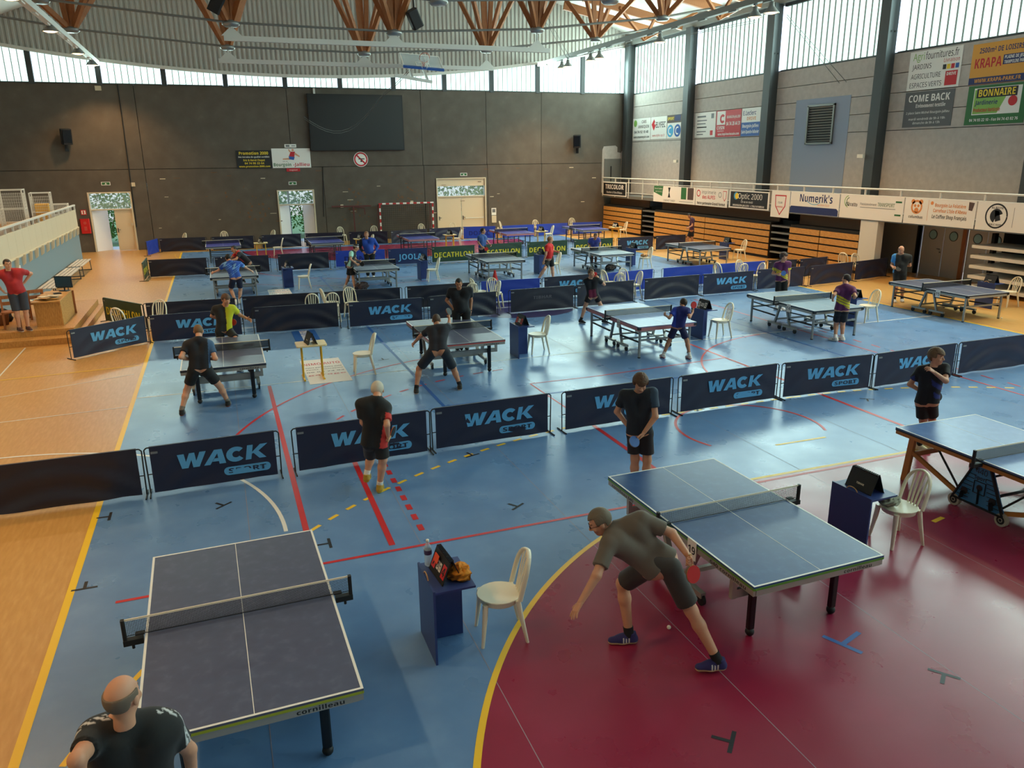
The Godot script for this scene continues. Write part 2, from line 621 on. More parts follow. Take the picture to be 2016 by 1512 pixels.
func make_floor() -> void:
	var slab := MB.new()
	slab.box(P(5.0, -0.1, 19.5), Vector3(44, 0.2, 54))
	var floor := put(self, "floor", slab, mats["vinyl_oak"])
	floor.set_meta("kind", "structure")
	# blue play area and the two goal areas
	put(floor, "blue_court", zone(PackedVector2Array([Vector2(-1.93, -6), Vector2(19.05, -6), Vector2(19.05, 43.4), Vector2(-1.93, 43.4)]), 0.002), mats["vinyl_blue"])
	for e in 2:
		var g := 2.52 if e == 0 else 42.5
		var s := 1.0 if e == 0 else -1.0
		var poly := arc_poly(7.0, g, 6.0, 180.0, 90.0 if e == 0 else 270.0)
		poly.append_array(arc_poly(10.0, g, 6.0, 90.0 if e == 0 else 270.0, 0.0 if e == 0 else 360.0))
		put(floor, "goal_area", zone(poly, 0.003), mats["vinyl_purple"])
		line_part(floor, "goal_area_line", "paint_yellow", func(mb):
			arc_strip(mb, 7.0, g, 6.0, 90.0 * s, 90.0 * s + 90.0 * s, 0.06, 0.0042)
			arc_strip(mb, 10.0, g, 6.0, 0.0, 90.0 * s, 0.06, 0.0042)
			strip(mb, 7.0, g + 6.0 * s, 10.0, g + 6.0 * s, 0.06, 0.0042))
		line_part(floor, "nine_metre_line", "paint_yellow", func(mb):
			arc_strip(mb, 7.0, g, 9.2, 90.0 * s, 90.0 * s + 90.0 * s, 0.055, 0.0042, 0.17, 0.17)
			arc_strip(mb, 10.0, g, 9.0, 90.0 * s, 0.0, 0.055, 0.0042, 0.17, 0.17)
			var x := 7.1
			while x < 9.9:
				strip(mb, x, g + 9.0 * s, x + 0.17, g + 9.0 * s, 0.055, 0.0042)
				x += 0.34)
		line_part(floor, "penalty_mark", "paint_yellow", func(mb): strip(mb, 8.0, g + 7.0 * s, 9.0, g + 7.0 * s, 0.05, 0.0042))
	put(floor, "centre_circle", zone(arc_poly(8.5, 22.5, 1.83, 0, 355, 36), 0.0032), mats["paint_violet"])
	line_part(floor, "side_line", "paint_yellow", func(mb): strip(mb, -1.93, -6, -1.93, 43.4, 0.08, 0.0042))
	line_part(floor, "side_line", "paint_yellow", func(mb): strip(mb, 19.05, -6, 19.05, 43.4, 0.08, 0.0042))
	line_part(floor, "end_line", "paint_yellow", func(mb): strip(mb, -1.93, 43.4, 19.05, 43.4, 0.08, 0.0042))
	line_part(floor, "halfway_line", "paint_white", func(mb): strip(mb, -1.93, 22.5, 19.05, 22.5, 0.05, 0.0036))
	line_part(floor, "court_line", "paint_white", func(mb): strip(mb, -1.9, 16.3, 19.0, 16.4, 0.04, 0.0036))
	line_part(floor, "court_line", "paint_white", func(mb): arc_strip(mb, -3.9, 9.3, 4.28, 0.0, 100.0, 0.05, 0.0038))
	line_part(floor, "court_line", "paint_white", func(mb): strip(mb, -1.9, 27.0, 2.2, 29.2, 0.04, 0.0036))
	line_part(floor, "court_line", "paint_yellow", func(mb): strip(mb, -5.6, 18.8, -2.0, 19.1, 0.05, 0.0036))
	line_part(floor, "court_line", "paint_white", func(mb): strip(mb, -5.6, 15.5, -2.0, 15.75, 0.035, 0.0036))
	line_part(floor, "court_line", "paint_white", func(mb): strip(mb, -4.85, 19.2, -4.9, 22.15, 0.035, 0.0036))
	line_part(floor, "court_line", "paint_white", func(mb): strip(mb, -5.6, 17.0, -2.1, 18.3, 0.03, 0.0036))
	# red lines of the small basketball courts
	for x in [0.62, 10.61]:
		line_part(floor, "basket_lane_line", "paint_red", func(mb): strip(mb, x, 8.4, x, 16.2, 0.075, 0.0046))
	for x in [1.55, 5.7]:
		line_part(floor, "basket_lane_line", "paint_red", func(mb): strip(mb, x, 8.45, x + 0.02, 11.6, 0.075, 0.0046))
	line_part(floor, "basket_lane_line", "paint_red", func(mb): strip(mb, -1.45, 8.27, 14.0, 8.5, 0.05, 0.0046))
	line_part(floor, "basket_lane_line", "paint_red", func(mb):
		var d := 8.7
		while d < 11.5:
			strip(mb, 1.98, d, 1.98, d + 0.17, 0.075, 0.0046)
			d += 0.32)
	line_part(floor, "basket_arc_line", "paint_red", func(mb): arc_strip(mb, 8.15, 10.4, 1.24, -30.0, 205.0, 0.05, 0.0046))
	line_part(floor, "basket_arc_line", "paint_red", func(mb): arc_strip(mb, 6.0, 10.9, 6.55, 93.0, 172.0, 0.05, 0.0046))
	line_part(floor, "basket_arc_line", "paint_red", func(mb): arc_strip(mb, 6.0, 10.0, 5.6, 95.0, 150.0, 0.05, 0.0046, 0.24, 0.24))
	line_part(floor, "basket_lane_line", "paint_red", func(mb): strip(mb, 7.2, 14.3, 10.6, 14.58, 0.045, 0.0046))
	line_part(floor, "basket_lane_line", "paint_red", func(mb): strip(mb, 5.66, 14.3, 7.2, 14.3, 0.035, 0.0046))
	line_part(floor, "basket_lane_line", "paint_red", func(mb): strip(mb, 10.6, 14.58, 10.64, 12.2, 0.045, 0.0046))
	line_part(floor, "basket_lane_line", "paint_red", func(mb): strip(mb, 5.66, 14.3, 5.7, 11.7, 0.035, 0.0046))
	line_part(floor, "basket_lane_line", "paint_red", func(mb): strip(mb, 14.1, 8.6, 14.2, 21.4, 0.045, 0.0046))
	line_part(floor, "basket_lane_line", "paint_red", func(mb):
		for k in 14:
			strip(mb, 14.6, 8.6 + k * 0.6, 14.62, 8.9 + k * 0.6, 0.045, 0.0046))
	line_part(floor, "basket_arc_line", "paint_red", func(mb): arc_strip(mb, 13.2, 12.4, 3.9, 95.0, 185.0, 0.045, 0.0046))
	line_part(floor, "basket_arc_line", "paint_red", func(mb): arc_strip(mb, 7.0, 36.5, 6.3, 200.0, 275.0, 0.045, 0.0046))
	line_part(floor, "basket_arc_line", "paint_red", func(mb): arc_strip(mb, 6.0, 36.0, 7.2, 215.0, 290.0, 0.04, 0.0046))
	line_part(floor, "blue_line", "paint_blue", func(mb): strip(mb, 3.6, 13.5, 3.55, 31.6, 0.07, 0.0048))
	line_part(floor, "blue_line", "paint_blue", func(mb): strip(mb, 3.6, 13.5, 14.2, 13.6, 0.06, 0.0048))
	line_part(floor, "blue_line", "paint_blue", func(mb): strip(mb, 13.2, 13.6, 13.1, 31.6, 0.05, 0.0048))
	line_part(floor, "blue_line", "paint_blue", func(mb): strip(mb, 3.55, 31.6, 13.1, 31.6, 0.05, 0.0048))
	line_part(floor, "blue_line", "paint_blue", func(mb): strip(mb, 3.6, 18.6, 7.5, 18.7, 0.03, 0.0048))
	# tape marks where table and net positions are set out
	for t in [[-1.8, 8.7, 0.0], [0.85, 8.78, 1.57], [3.34, 8.9, 0.6], [3.34, 10.9, 0.3], [3.38, 4.22, 0.8], [5.65, 4.25, 2.2], [3.25, 17.45, 0.1], [-0.34, 10.4, 0.7], [-0.3, 13.0, 0.1], [7.9, 11.6, 2.6], [11.2, 10.9, 2.5], [-1.75, 10.6, 1.57]]:
		line_part(floor, "tape_mark", "paint_black", func(mb):
			var u := Vector2(cos(t[2]), sin(t[2]))
			var s := Vector2(-u.y, u.x)
			strip(mb, t[0] - u.x * 0.13, t[1] - u.y * 0.13, t[0] + u.x * 0.13, t[1] + u.y * 0.13, 0.035, 0.005)
			strip(mb, t[0], t[1], t[0] + s.x * 0.16, t[1] + s.y * 0.16, 0.035, 0.0052))
	line_part(floor, "tape_mark", "paint_blue", func(mb):
		strip(mb, 5.05, 5.1, 5.2, 4.75, 0.05, 0.005)
		strip(mb, 5.12, 4.92, 5.42, 5.02, 0.05, 0.0052))
	line_part(floor, "tape_mark", "paint_yellow", func(mb): strip(mb, 8.06, 6.55, 8.28, 6.6, 0.06, 0.005))
	line_part(floor, "floor_joint", "floor_seam", func(mb):
		for k in 11:
			strip(mb, -0.05 + 1.93 * k, -5.9, -0.05 + 1.93 * k, 43.3, 0.007, 0.0034))
	# advertising laid on the floor
	floor_print("white_floor_sticker", "white advertising sheet with red lettering stuck on blue floor below yellow desk", 1.86, 17.02, 0.88, 2.1, "white_paper", [["NIMO AUTO", 0.20, 0.62, "paint_red", 0.0], ["Votre partenaire auto", 0.075, 0.3, "paint_black", 0.0], ["Vente - Entretien", 0.06, 0.12, "paint_black", 0.0], ["06 04 74 93", 0.06, -0.1, "paint_black", 0.0], ["garage", 0.09, -0.35, "paint_red", 0.0]])
	floor_print("blue_floor_sticker", "blue and white advertising sheet stuck on floor by table tennis barrier", 1.84, 20.85, 0.62, 1.3, "paint_blue", [["CORNILLEAU", 0.2, 0.0, "white_paper", 1.57]])
	floor_print("pale_floor_sticker", "pale printed advertising sheet stuck on floor before blue score stand", 1.76, 28.3, 0.75, 1.6, "white_paper", [["SPORT", 0.12, 0.4, "paint_blue", 0.0], ["partenaire", 0.09, 0.1, "paint_red", 0.0], ["du club", 0.09, -0.2, "paint_black", 0.0]])

func floor_print(called: String, label: String, x: float, d: float, w: float, l: float, base: String, lines: Array) -> void:
	var t := thing(called, label, "floor sticker", P(x, 0.004, d))
	var mb := MB.new()
	mb.box(Vector3(0, 0.001, 0), Vector3(w, 0.002, l))
	put(t, "sheet", mb, mats[base])
	for q in lines:
		var m := MB.new()
		text_into(m, q[0], font_bold, q[1], Transform3D(Basis(Vector3(0, 1, 0), q[4]) * Basis(Vector3(1, 0, 0), Vector3(0, 0, -1), Vector3(0, 1, 0)), Vector3(0, 0.0026, -q[2])), 0, minf(w * 0.92 if q[4] == 0.0 else l * 0.9, 99.0))
		put(t, "lettering", m, mats[q[3]])

# ---------------------------------------------------------------- far wall
const FAR := 45.7
const RIGHT := 24.75

func sag(x: float) -> float:
	return 8.71 + 0.0057 * (x - 5.0) * (x - 5.0)

func vault(x: float) -> float:
	return 14.6 - 0.0118 * (x - 8.5) * (x - 8.5)

func make_far_wall() -> void:
	var wall := structure("wall_far")
	var back := Transform3D(Basis.IDENTITY, P(0, 0, FAR + 0.3))
	# panel joints between the big precast slabs
	var lower := [-16.0, -10.2, -3.3, 5.73, 11.5, 15.4, 18.9, 24.75]
	var upper := [-16.0, -10.2, -3.3, 4.12, 11.46, 15.37, 18.88, 24.75]
	var doors := [[-6.13, -4.1, 3.0], [3.17, 5.17, 2.9], [12.2, 15.27, 3.37]]
	for i in lower.size() - 1:
		var a: float = lower[i] + 0.012
		var b: float = lower[i + 1] - 0.012
		var poly := PackedVector2Array([Vector2(a, 4.09), Vector2(a, 0)])
		for dr in doors:
			if dr[0] > a and dr[1] < b:
				poly.append_array(PackedVector2Array([Vector2(dr[0], 0), Vector2(dr[0], dr[2]), Vector2(dr[1], dr[2]), Vector2(dr[1], 0)]))
		poly.append_array(PackedVector2Array([Vector2(b, 0), Vector2(b, 4.09)]))
		var mb := MB.new()
		mb.prism(poly, back, 0.3)
		put(wall, "panel", mb, mats["concrete_dark"])
	for i in upper.size() - 1:
		var mb := MB.new()
		var a: float = upper[i] + 0.012
		var b: float = upper[i + 1] - 0.012
		mb.box(P((a + b) * 0.5, (4.115 + 8.2) * 0.5, FAR + 0.15), Vector3(b - a, 8.2 - 4.115, 0.3))
		put(wall, "panel", mb, mats["concrete_dark"])
	var core := MB.new()
	for seg in [[-16.0, -6.13], [-4.1, 3.17], [5.17, 12.2], [15.27, 24.75]]:
		core.box(P((seg[0] + seg[1]) * 0.5, 1.5, FAR + 0.36), Vector3(seg[1] - seg[0], 3.0, 0.12))
	core.box(P(4.4, 5.8, FAR + 0.36), Vector3(40.8, 4.8, 0.12))
	put(wall, "joint_backing", core, mats["black_void"])
	# cables and conduit on the wall
	var cb := MB.new()
	cb.tube(P(-4.0, 8.2, FAR - 0.03), P(-4.05, 1.2, FAR - 0.03), 0.025, 6)
	put(wall, "conduit", cb, mats["black_matt"])
	cb = MB.new()
	cb.tube(P(5.75, 4.1, FAR - 0.02), P(5.6, 1.4, FAR - 0.02), 0.02, 6)
	put(wall, "conduit", cb, mats["black_matt"])
	# small plates, chips and old fixings on the dark slabs
	var rng := RandomNumberGenerator.new()
	rng.seed = 77
	for q in [[-4.9, 8.0, 0.28, 0.22], [6.65, 1.95, 0.16, 0.16], [10.7, 2.05, 0.16, 0.16], [15.75, 0.9, 0.3, 0.42], [-3.95, 3.35, 0.22, 0.2], [-4.2, 1.35, 0.18, 0.12], [16.0, 0.35, 0.12, 0.1]]:
		var mb := MB.new()
		mb.box(P(q[0], q[1], FAR - 0.02), Vector3(q[2], q[3], 0.04))
		put(wall, "wall_plate", mb, mats["cream"])
	for k in 46:
		var x := rng.randf_range(-3.0, 23.0)
		var y := rng.randf_range(0.9, 3.9)
		var mb := MB.new()
		mb.box(P(x, y, FAR - 0.003), Vector3(rng.randf_range(0.1, 0.34), rng.randf_range(0.02, 0.045), 0.006))
		put(wall, "fixing_strip", mb, mats["brown_board"] if k % 3 else mats["cream"])
	# worn patches where paint has come off
	var worn := MB.new()
	for k in 90:
		var zone_i := k % 3
		var cx: float = [2.0, 7.6, 10.2][zone_i]
		var x := cx + rng.randfn() * 0.55
		var y: float = 2.0 + rng.randfn() * 0.45
		if x > 3.0 and x < 5.3:
			continue
		worn.box(P(x, y, FAR - 0.0015), Vector3(rng.randf_range(0.03, 0.14), rng.randf_range(0.03, 0.16), 0.003), Basis(Vector3(0, 0, 1), rng.randf() * 3.0))
	var wn := put(wall, "worn_paint", worn, mats["brown_board"])
	wn.set_meta("kind", "stuff")
	# strip of high windows under the corrugated cladding
	var posts := [-10.7, -7.75, -4.8, -1.84, 1.1, 4.1, 7.0, 9.95, 12.9, 15.75, 18.65, 21.6, 24.6]
	for i in posts.size() - 1:
		var w := structure("window_%d" % (i + 1))
		var a: float = posts[i] + 0.13
		var b: float = posts[i + 1] - 0.13
		var cnt := 9
		var frame := MB.new()
		frame.box(P(posts[i], (8.2 + sag(posts[i])) * 0.5 + 0.05, FAR + 0.05), Vector3(0.24, sag(posts[i]) - 8.0, 0.2))
		frame.box(P((a + b) * 0.5, 8.22, FAR + 0.05), Vector3(b - a, 0.05, 0.16))
		put(w, "window_frame", frame, mats["steel_dark"])
		for k in cnt:
			var x0 := lerpf(a, b, float(k) / cnt) + 0.012
			var x1 := lerpf(a, b, float(k + 1) / cnt) - 0.012
			var mb := MB.new()
			mb.prism(PackedVector2Array([Vector2(x0, 8.2), Vector2(x1, 8.2), Vector2(x1, sag(x1)), Vector2(x0, sag(x0))]), Transform3D(Basis.IDENTITY, P(0, 0, FAR + 0.12)), 0.03)
			put(w, "window_pane", mb, mats["window_pane_glow"])
			if k > 0:
				var rb := MB.new()
				rb.box(P(x0 - 0.012, (8.2 + sag(x0)) * 0.5, FAR + 0.1), Vector3(0.03, sag(x0) - 8.2, 0.05))
				put(w, "glazing_bar", rb, mats["steel_grey"])
	# corrugated cladding, its lower edge sagging, its top under the vault
	var clad := MB.new()
	var px := 0.24
	var prof := [[0.0, 0.0], [0.07, 0.0], [0.11, 0.05], [0.19, 0.05], [0.24, 0.0]]
	var x := -16.0
	while x < 24.7:
		for k in 4:
			var xa: float = x + prof[k][0]
			var xb: float = x + prof[k + 1][0]
			var za: float = FAR - 0.05 - prof[k][1]
			var zb: float = FAR - 0.05 - prof[k + 1][1]
			clad.quad(P(xa, sag(xa), za), P(xb, sag(xb), zb), P(xb, vault(xb) + 0.2, zb), P(xa, vault(xa) + 0.2, za))
		x += px
	var cw := put(self, "wall_far_cladding", clad, mats["corrugated_steel"])
	cw.set_meta("kind", "structure")
	var backing := MB.new()
	var pl := PackedVector2Array()
	for k in 41:
		var xx := lerpf(-16.0, 24.75, k / 40.0)
		pl.append(Vector2(xx, sag(xx) + 0.02))
	for k in 41:
		var xx := lerpf(24.75, -16.0, k / 40.0)
		pl.append(Vector2(xx, vault(xx) + 0.4))
	backing.prism(pl, Transform3D(Basis.IDENTITY, P(0, 0, FAR + 0.28)), 0.26)
	put(cw, "cladding_backing", backing, mats["steel_dark"])
	var fascia := MB.new()
	for k in 40:
		var xa := lerpf(-16.0, 24.7, k / 40.0)
		var xb := lerpf(-16.0, 24.7, (k + 1) / 40.0)
		fascia.bar(P(xa, sag(xa) + 0.06, FAR - 0.12), P(xb, sag(xb) + 0.06, FAR - 0.12), 0.1, 0.16)
	var fo := put(self, "trim_1", fascia, mats["steel_white"])
	fo.set_meta("kind", "structure")
	far_doors()

func far_doors() -> void:
	# door_1: pair of cream leaves, the left one open onto daylight
	var d1 := structure("door_1")
	door_frame(d1, -6.13, -4.1, 3.0, 2.12)
	leaf(d1, -5.02, -4.17, 2.08, 0.0, "door_cream")
	var lf := MB.new()
	lf.box(Vector3(0.42, 1.03, 0), Vector3(0.84, 2.06, 0.05))
	lf.box(Vector3(0.75, 1.05, -0.05), Vector3(0.03, 0.2, 0.06))
	put(d1, "open_leaf", lf, mats["white_paper"], Transform3D(Basis(Vector3.UP, deg_to_rad(38)), P(-6.06, 0.01, FAR + 0.1)))
	# door_2: two narrow white leaves with a gap between
	var d2 := structure("door_2")
	door_frame(d2, 3.17, 5.17, 2.9, 2.1)
	for s in 2:
		var q := MB.new()
		q.box(Vector3(0.36 if s == 0 else -0.36, 1.03, 0), Vector3(0.72, 2.06, 0.05))
		q.box(Vector3(0.66 if s == 0 else -0.66, 1.05, -0.05), Vector3(0.03, 0.2, 0.06))
		put(d2, "open_leaf", q, mats["white_paper"], Transform3D(Basis(Vector3.UP, deg_to_rad(40 if s == 0 else -40)), P(3.24 if s == 0 else 5.1, 0.01, FAR + 0.1)))
	var pole := MB.new()
	pole.tube(P(4.0, 0, FAR + 3.0), P(4.0, 3.2, FAR + 3.0), 0.06, 10)
	solo("steel_post", "pale steel post standing outside the middle open door", "post", pole, mats["galvanised"])
	# door_3: wide closed cream pair with a panel above
	var d3 := structure("door_3")
	door_frame(d3, 12.2, 15.27, 3.37, 2.3)
	leaf(d3, 12.28, 13.72, 2.26, 0.0, "door_cream")
	leaf(d3, 13.75, 15.19, 2.26, 0.0, "door_cream")
	var bar := MB.new()
	bar.tube(P(13.95, 1.02, FAR - 0.06), P(15.05, 1.02, FAR - 0.06), 0.025, 8)
	bar.box(P(13.95, 1.02, FAR - 0.03), Vector3(0.06, 0.1, 0.06))
	bar.box(P(15.05, 1.02, FAR - 0.03), Vector3(0.06, 0.1, 0.06))
	put(d3, "push_bar", bar, mats["steel_white"])
	var panel := MB.new()
	panel.box(P(13.73, 3.12, FAR + 0.06), Vector3(2.95, 0.44, 0.06))
	put(d3, "head_panel", panel, mats["door_cream"])
	# bricked-in old opening beside the balcony
	var ob := MB.new()
	ob.prism(PackedVector2Array([Vector2(23.0, 2.3), Vector2(24.66, 2.3), Vector2(24.66, 4.75), Vector2(24.5, 4.95), Vector2(24.3, 4.7), Vector2(24.05, 4.75), Vector2(24.05, 5.05), Vector2(23.9, 5.15), Vector2(23.1, 5.1), Vector2(23.0, 4.9)]), Transform3D(Basis.IDENTITY, P(0, 0, FAR - 0.0)), 0.03)
	ob.box(P(24.45, 3.4, FAR - 0.05), Vector3(0.05, 2.2, 0.05))
	var d4 := structure("door_4")
	put(d4, "plastered_surround", ob, mats["concrete_light"])
	var lf2 := MB.new()
	lf2.box(P(23.72, 3.3, FAR - 0.055), Vector3(1.15, 2.1, 0.05))
	put(d4, "door_leaf", lf2, mats["steel_grey"])
	var hd := MB.new()
	hd.tube(P(23.6, 2.5, FAR - 0.1), P(23.6, 3.9, FAR - 0.1), 0.03, 8)
	put(d4, "vertical_rod", hd, mats["black_matt"])

func door_frame(d: Node3D, a: float, b: float, h: float, transom: float) -> void:
	var f := MB.new()
	f.box(P(a + 0.035, h * 0.5, FAR + 0.12), Vector3(0.07, h, 0.34))
	f.box(P(b - 0.035, h * 0.5, FAR + 0.12), Vector3(0.07, h, 0.34))
	f.box(P((a + b) * 0.5, h - 0.03, FAR + 0.12), Vector3(b - a - 0.14, 0.06, 0.34))
	f.box(P((a + b) * 0.5, transom, FAR + 0.12), Vector3(b - a - 0.14, 0.07, 0.2))
	put(d, "door_frame", f, mats["cream"])
	var g := MB.new()
	var top := h - 0.06
	if h > 3.2:
		top = 2.9
	g.box(P((a + b) * 0.5, (transom + 0.035 + top) * 0.5, FAR + 0.12), Vector3(b - a - 0.16, top - transom - 0.04, 0.012))
	put(d, "pane", g, mats["clear_glass"])

func leaf(d: Node3D, a: float, b: float, h: float, y: float, m: String) -> void:
	var l := MB.new()
	l.box(P((a + b) * 0.5, y + h * 0.5 + 0.01, FAR + 0.1), Vector3(b - a, h, 0.05))
	var o := put(d, "door_leaf", l, mats[m])
	var hd := MB.new()
	hd.box(P(a + 0.08, 1.05, FAR + 0.06), Vector3(0.04, 0.22, 0.03))
	hd.tube(P(a + 0.08, 1.08, FAR + 0.03), P(a + 0.2, 1.08, FAR + 0.03), 0.012, 6)
	put(o, "handle", hd, mats["steel_dark"])

# ---------------------------------------------------------------- right wall, balcony, bleachers
func make_right_wall() -> void:
	var wall := structure("wall_right")
	var pil := [45.05, 38.3, 31.5, 24.78, 18.05, 11.3, 4.55, -2.2, -8.0]
	var rows := [2.2, 5.34, 6.02, 6.7, 7.4, 8.12]
	for i in pil.size() - 1:
		var z1: float = pil[i]
		var z0: float = pil[i + 1]
		if i == 0:
			z1 = FAR
		for r in rows.size() - 1:
			var mb := MB.new()
			var y0: float = rows[r] + 0.012
			var y1: float = rows[r + 1] - 0.012
			mb.box(P(RIGHT + 0.15, (y0 + y1) * 0.5, (z0 + z1) * 0.5), Vector3(0.3, y1 - y0, z1 - z0 - 0.02))
			put(wall, "panel", mb, mats["concrete_light"])
		var jb := MB.new()
		jb.box(P(RIGHT + 0.36, 5.2, (z0 + z1) * 0.5), Vector3(0.12, 6.0, z1 - z0))
		put(wall, "joint_backing", jb, mats["steel_dark"])
		# glazing above
		var w := structure("window_%d" % (20 + i))
		var g0 := z0 + 0.5
		var g1 := z1 - 0.1
		var fr := MB.new()
		fr.box(P(RIGHT + 0.1, 8.15, (g0 + g1) * 0.5), Vector3(0.16, 0.06, g1 - g0))
		fr.box(P(RIGHT + 0.1, 10.9, (g0 + g1) * 0.5), Vector3(0.2, 0.14, g1 - g0))
		put(w, "window_frame", fr, mats["steel_dark"])
		var cnt := 18
		for k in cnt:
			var a := lerpf(g0, g1, float(k) / cnt) + 0.012
			var b := lerpf(g0, g1, float(k + 1) / cnt) - 0.012
			var mb := MB.new()
			mb.box(P(RIGHT + 0.14, 9.5, (a + b) * 0.5), Vector3(0.03, 2.7, b - a))
			put(w, "window_pane", mb, mats["window_pane_glow"])
			if k > 0:
				var rb := MB.new()
				rb.box(P(RIGHT + 0.1, 9.5, a - 0.012), Vector3(0.05, 2.7, 0.03))
				put(w, "glazing_bar", rb, mats["steel_grey"])
	for i in pil.size() - 1:
		var z: float = pil[i]
		var mb := MB.new()
		mb.box(P(RIGHT - 0.22, 6.6, z + 0.24), Vector3(0.44, 8.8, 0.48))
		var po := put(wall, "pillar", mb, mats["steel_dark"])
		var bolts := MB.new()
		for s in 2:
			bolts.tube(P(RIGHT - 0.12 - 0.18 * s, 8.9, z - 0.005), P(RIGHT - 0.12 - 0.18 * s, 8.9, z - 0.02), 0.035, 8)
		put(po, "bolt", bolts, mats["black_matt"])
	# eaves beam
	var eb := MB.new()
	eb.box(P(RIGHT + 0.05, 11.25, 18.9), Vector3(0.6, 0.6, 53.8))
	var t2 := put(self, "trim_2", eb, mats["steel_grey"])
	t2.set_meta("kind", "structure")
	# lower wall under the balcony with grey double doors
	var low := MB.new()
	for seg in [[-8.0, 19.3], [23.1, FAR]]:
		low.box(P(25.45, 1.1, (seg[0] + seg[1]) * 0.5), Vector3(0.3, 2.2, seg[1] - seg[0]))
	low.box(P(25.45, 2.06, 21.2), Vector3(0.3, 0.3, 3.8))
	put(wall, "lower_wall", low, mats["door_grey"])
	var d5 := structure("door_5")
	for q in [[22.87, 21.92], [21.9, 21.1], [20.88, 20.12], [20.1, 19.42]]:
		var l := MB.new()
		l.box(P(25.3, 0.93, (q[0] + q[1]) * 0.5), Vector3(0.05, 1.86, q[0] - q[1]))
		var o := put(d5, "door_leaf", l, mats["door_grey"])
		var rim := MB.new()
		var ctr := P(25.27, 1.53, (q[0] + q[1]) * 0.5)
		var ring := []
		for k in 20:
			ring.append(ctr + Vector3(0, sin(TAU * k / 20) * 0.17, cos(TAU * k / 20) * 0.17))
		rim.sweep(ring, 0.02, 0.015, 6, true)
		put(o, "porthole_rim", rim, mats["steel_dark"])
		var g := MB.new()
		g.tube(ctr + Vector3(-0.005, 0, 0), ctr + Vector3(0.005, 0, 0), 0.165, 20)
		put(o, "porthole_glass", g, mat("porthole", c8(150, 190, 192), 0.15))
	for z in [22.0, 20.2]:
		var hd := MB.new()
		hd.tube(P(25.24, 1.02, z), P(25.24, 1.02, z + 0.14), 0.012, 6)
		hd.tube(P(25.28, 0.9, z), P(25.24, 0.9, z), 0.02, 8)
		put(d5, "door_handle", hd, mats["steel_dark"])
	var po2 := MB.new()
	po2.box(P(25.24, 0.95, 20.99), Vector3(0.1, 1.9, 0.16))
	po2.box(P(25.26, 0.95, 22.96), Vector3(0.08, 1.9, 0.1))
	put(d5, "wooden_post", po2, mats["timber"])
	# balcony deck and rail
	var bal := MB.new()
	bal.box(P(24.2, 2.13, 18.75), Vector3(2.4, 0.1, 53.5))
	bal.box(P(23.02, 2.14, 18.75), Vector3(0.06, 0.16, 53.5))
	var deck := put(self, "balcony", bal, mats["steel_grey"])
	deck.set_meta("kind", "structure")
	var rail := MB.new()
	rail.tube(P(23.0, 3.22, 45.55), P(23.0, 3.22, -6), 0.035, 8)
	put(deck, "top_rail", rail, mats["steel_white"])
	rail = MB.new()
	rail.tube(P(23.0, 2.98, 45.55), P(23.0, 2.98, -6), 0.018, 6)
	put(deck, "mid_rail", rail, mats["steel_white"])
	rail = MB.new()
	rail.tube(P(23.0, 2.4, 45.55), P(23.0, 2.4, -6), 0.018, 6)
	put(deck, "mid_rail", rail, mats["steel_white"])
	var z := 45.5
	while z > -4.0:
		var mb := MB.new()
		mb.bar(P(23.0, 2.1, z), P(23.0, 3.22, z), 0.06, 0.05)
		put(deck, "rail_post", mb, mats["steel_white"])
		z -= 1.68
	# white pier and dark passage between the bleachers and the doors
	var pier := MB.new()
	pier.box(P(23.15, 1.04, 23.3), Vector3(0.3, 2.08, 0.85))
	put(wall, "white_pier", pier, mats["steel_white"])
	var dark := MB.new()
	dark.box(P(25.25, 1.05, 23.0), Vector3(0.06, 2.1, 0.2))
	put(wall, "passage_back", dark, mats["black_matt"])
	# folded bleachers
	bleachers("long folded wooden bleacher bank at far end beside dark wall", 45.4, 40.55, [])
	bleachers("long folded wooden bleacher bank in the middle under balcony banners", 39.1, 29.05, [34.1])
	bleachers("folded wooden bleacher bank next to the white pier", 27.75, 23.75, [25.9])
	for q in [[40.5, 39.15], [29.0, 27.8]]:
		var t := thing("bleacher_steps", "black and grey folded aisle steps between bleacher banks, " + ("far aisle" if q[0] > 35 else "near aisle"), "steps", P(23.2, 0, (q[0] + q[1]) * 0.5))
		for k in 5:
			var mb := MB.new()
			mb.box(Vector3(0.12, 0.32 + 0.285 * k, 0), Vector3(0.5, 0.07, q[0] - q[1]))
			put(t, "tread", mb, mats["galvanised"])
		var bk := MB.new()
		bk.box(Vector3(0.5, 0.85, 0), Vector3(0.1, 1.7, q[0] - q[1]))
		put(t, "back_plate", bk, mats["black_void"])
	# right-hand bank seen end-on
	var t := thing("bleacher", "grey folded bleacher shelves at right edge beside portholed doors", "bleachers", P(23.9, 0, 17.2))
	for k in 5:
		var mb := MB.new()
		mb.box(Vector3(0.1, 0.2 + 0.33 * k, 0.0), Vector3(1.6, 0.1, 3.6))
		put(t, "shelf", mb, mats["steel_white"])
	var ends := MB.new()
	ends.box(Vector3(0.75, 0.95, 0), Vector3(0.1, 1.9, 3.6))
	ends.box(Vector3(0.3, 0.95, -1.8), Vector3(0.16, 1.9, 0.12))
	put(t, "back_plate", ends, mats["black_void"])

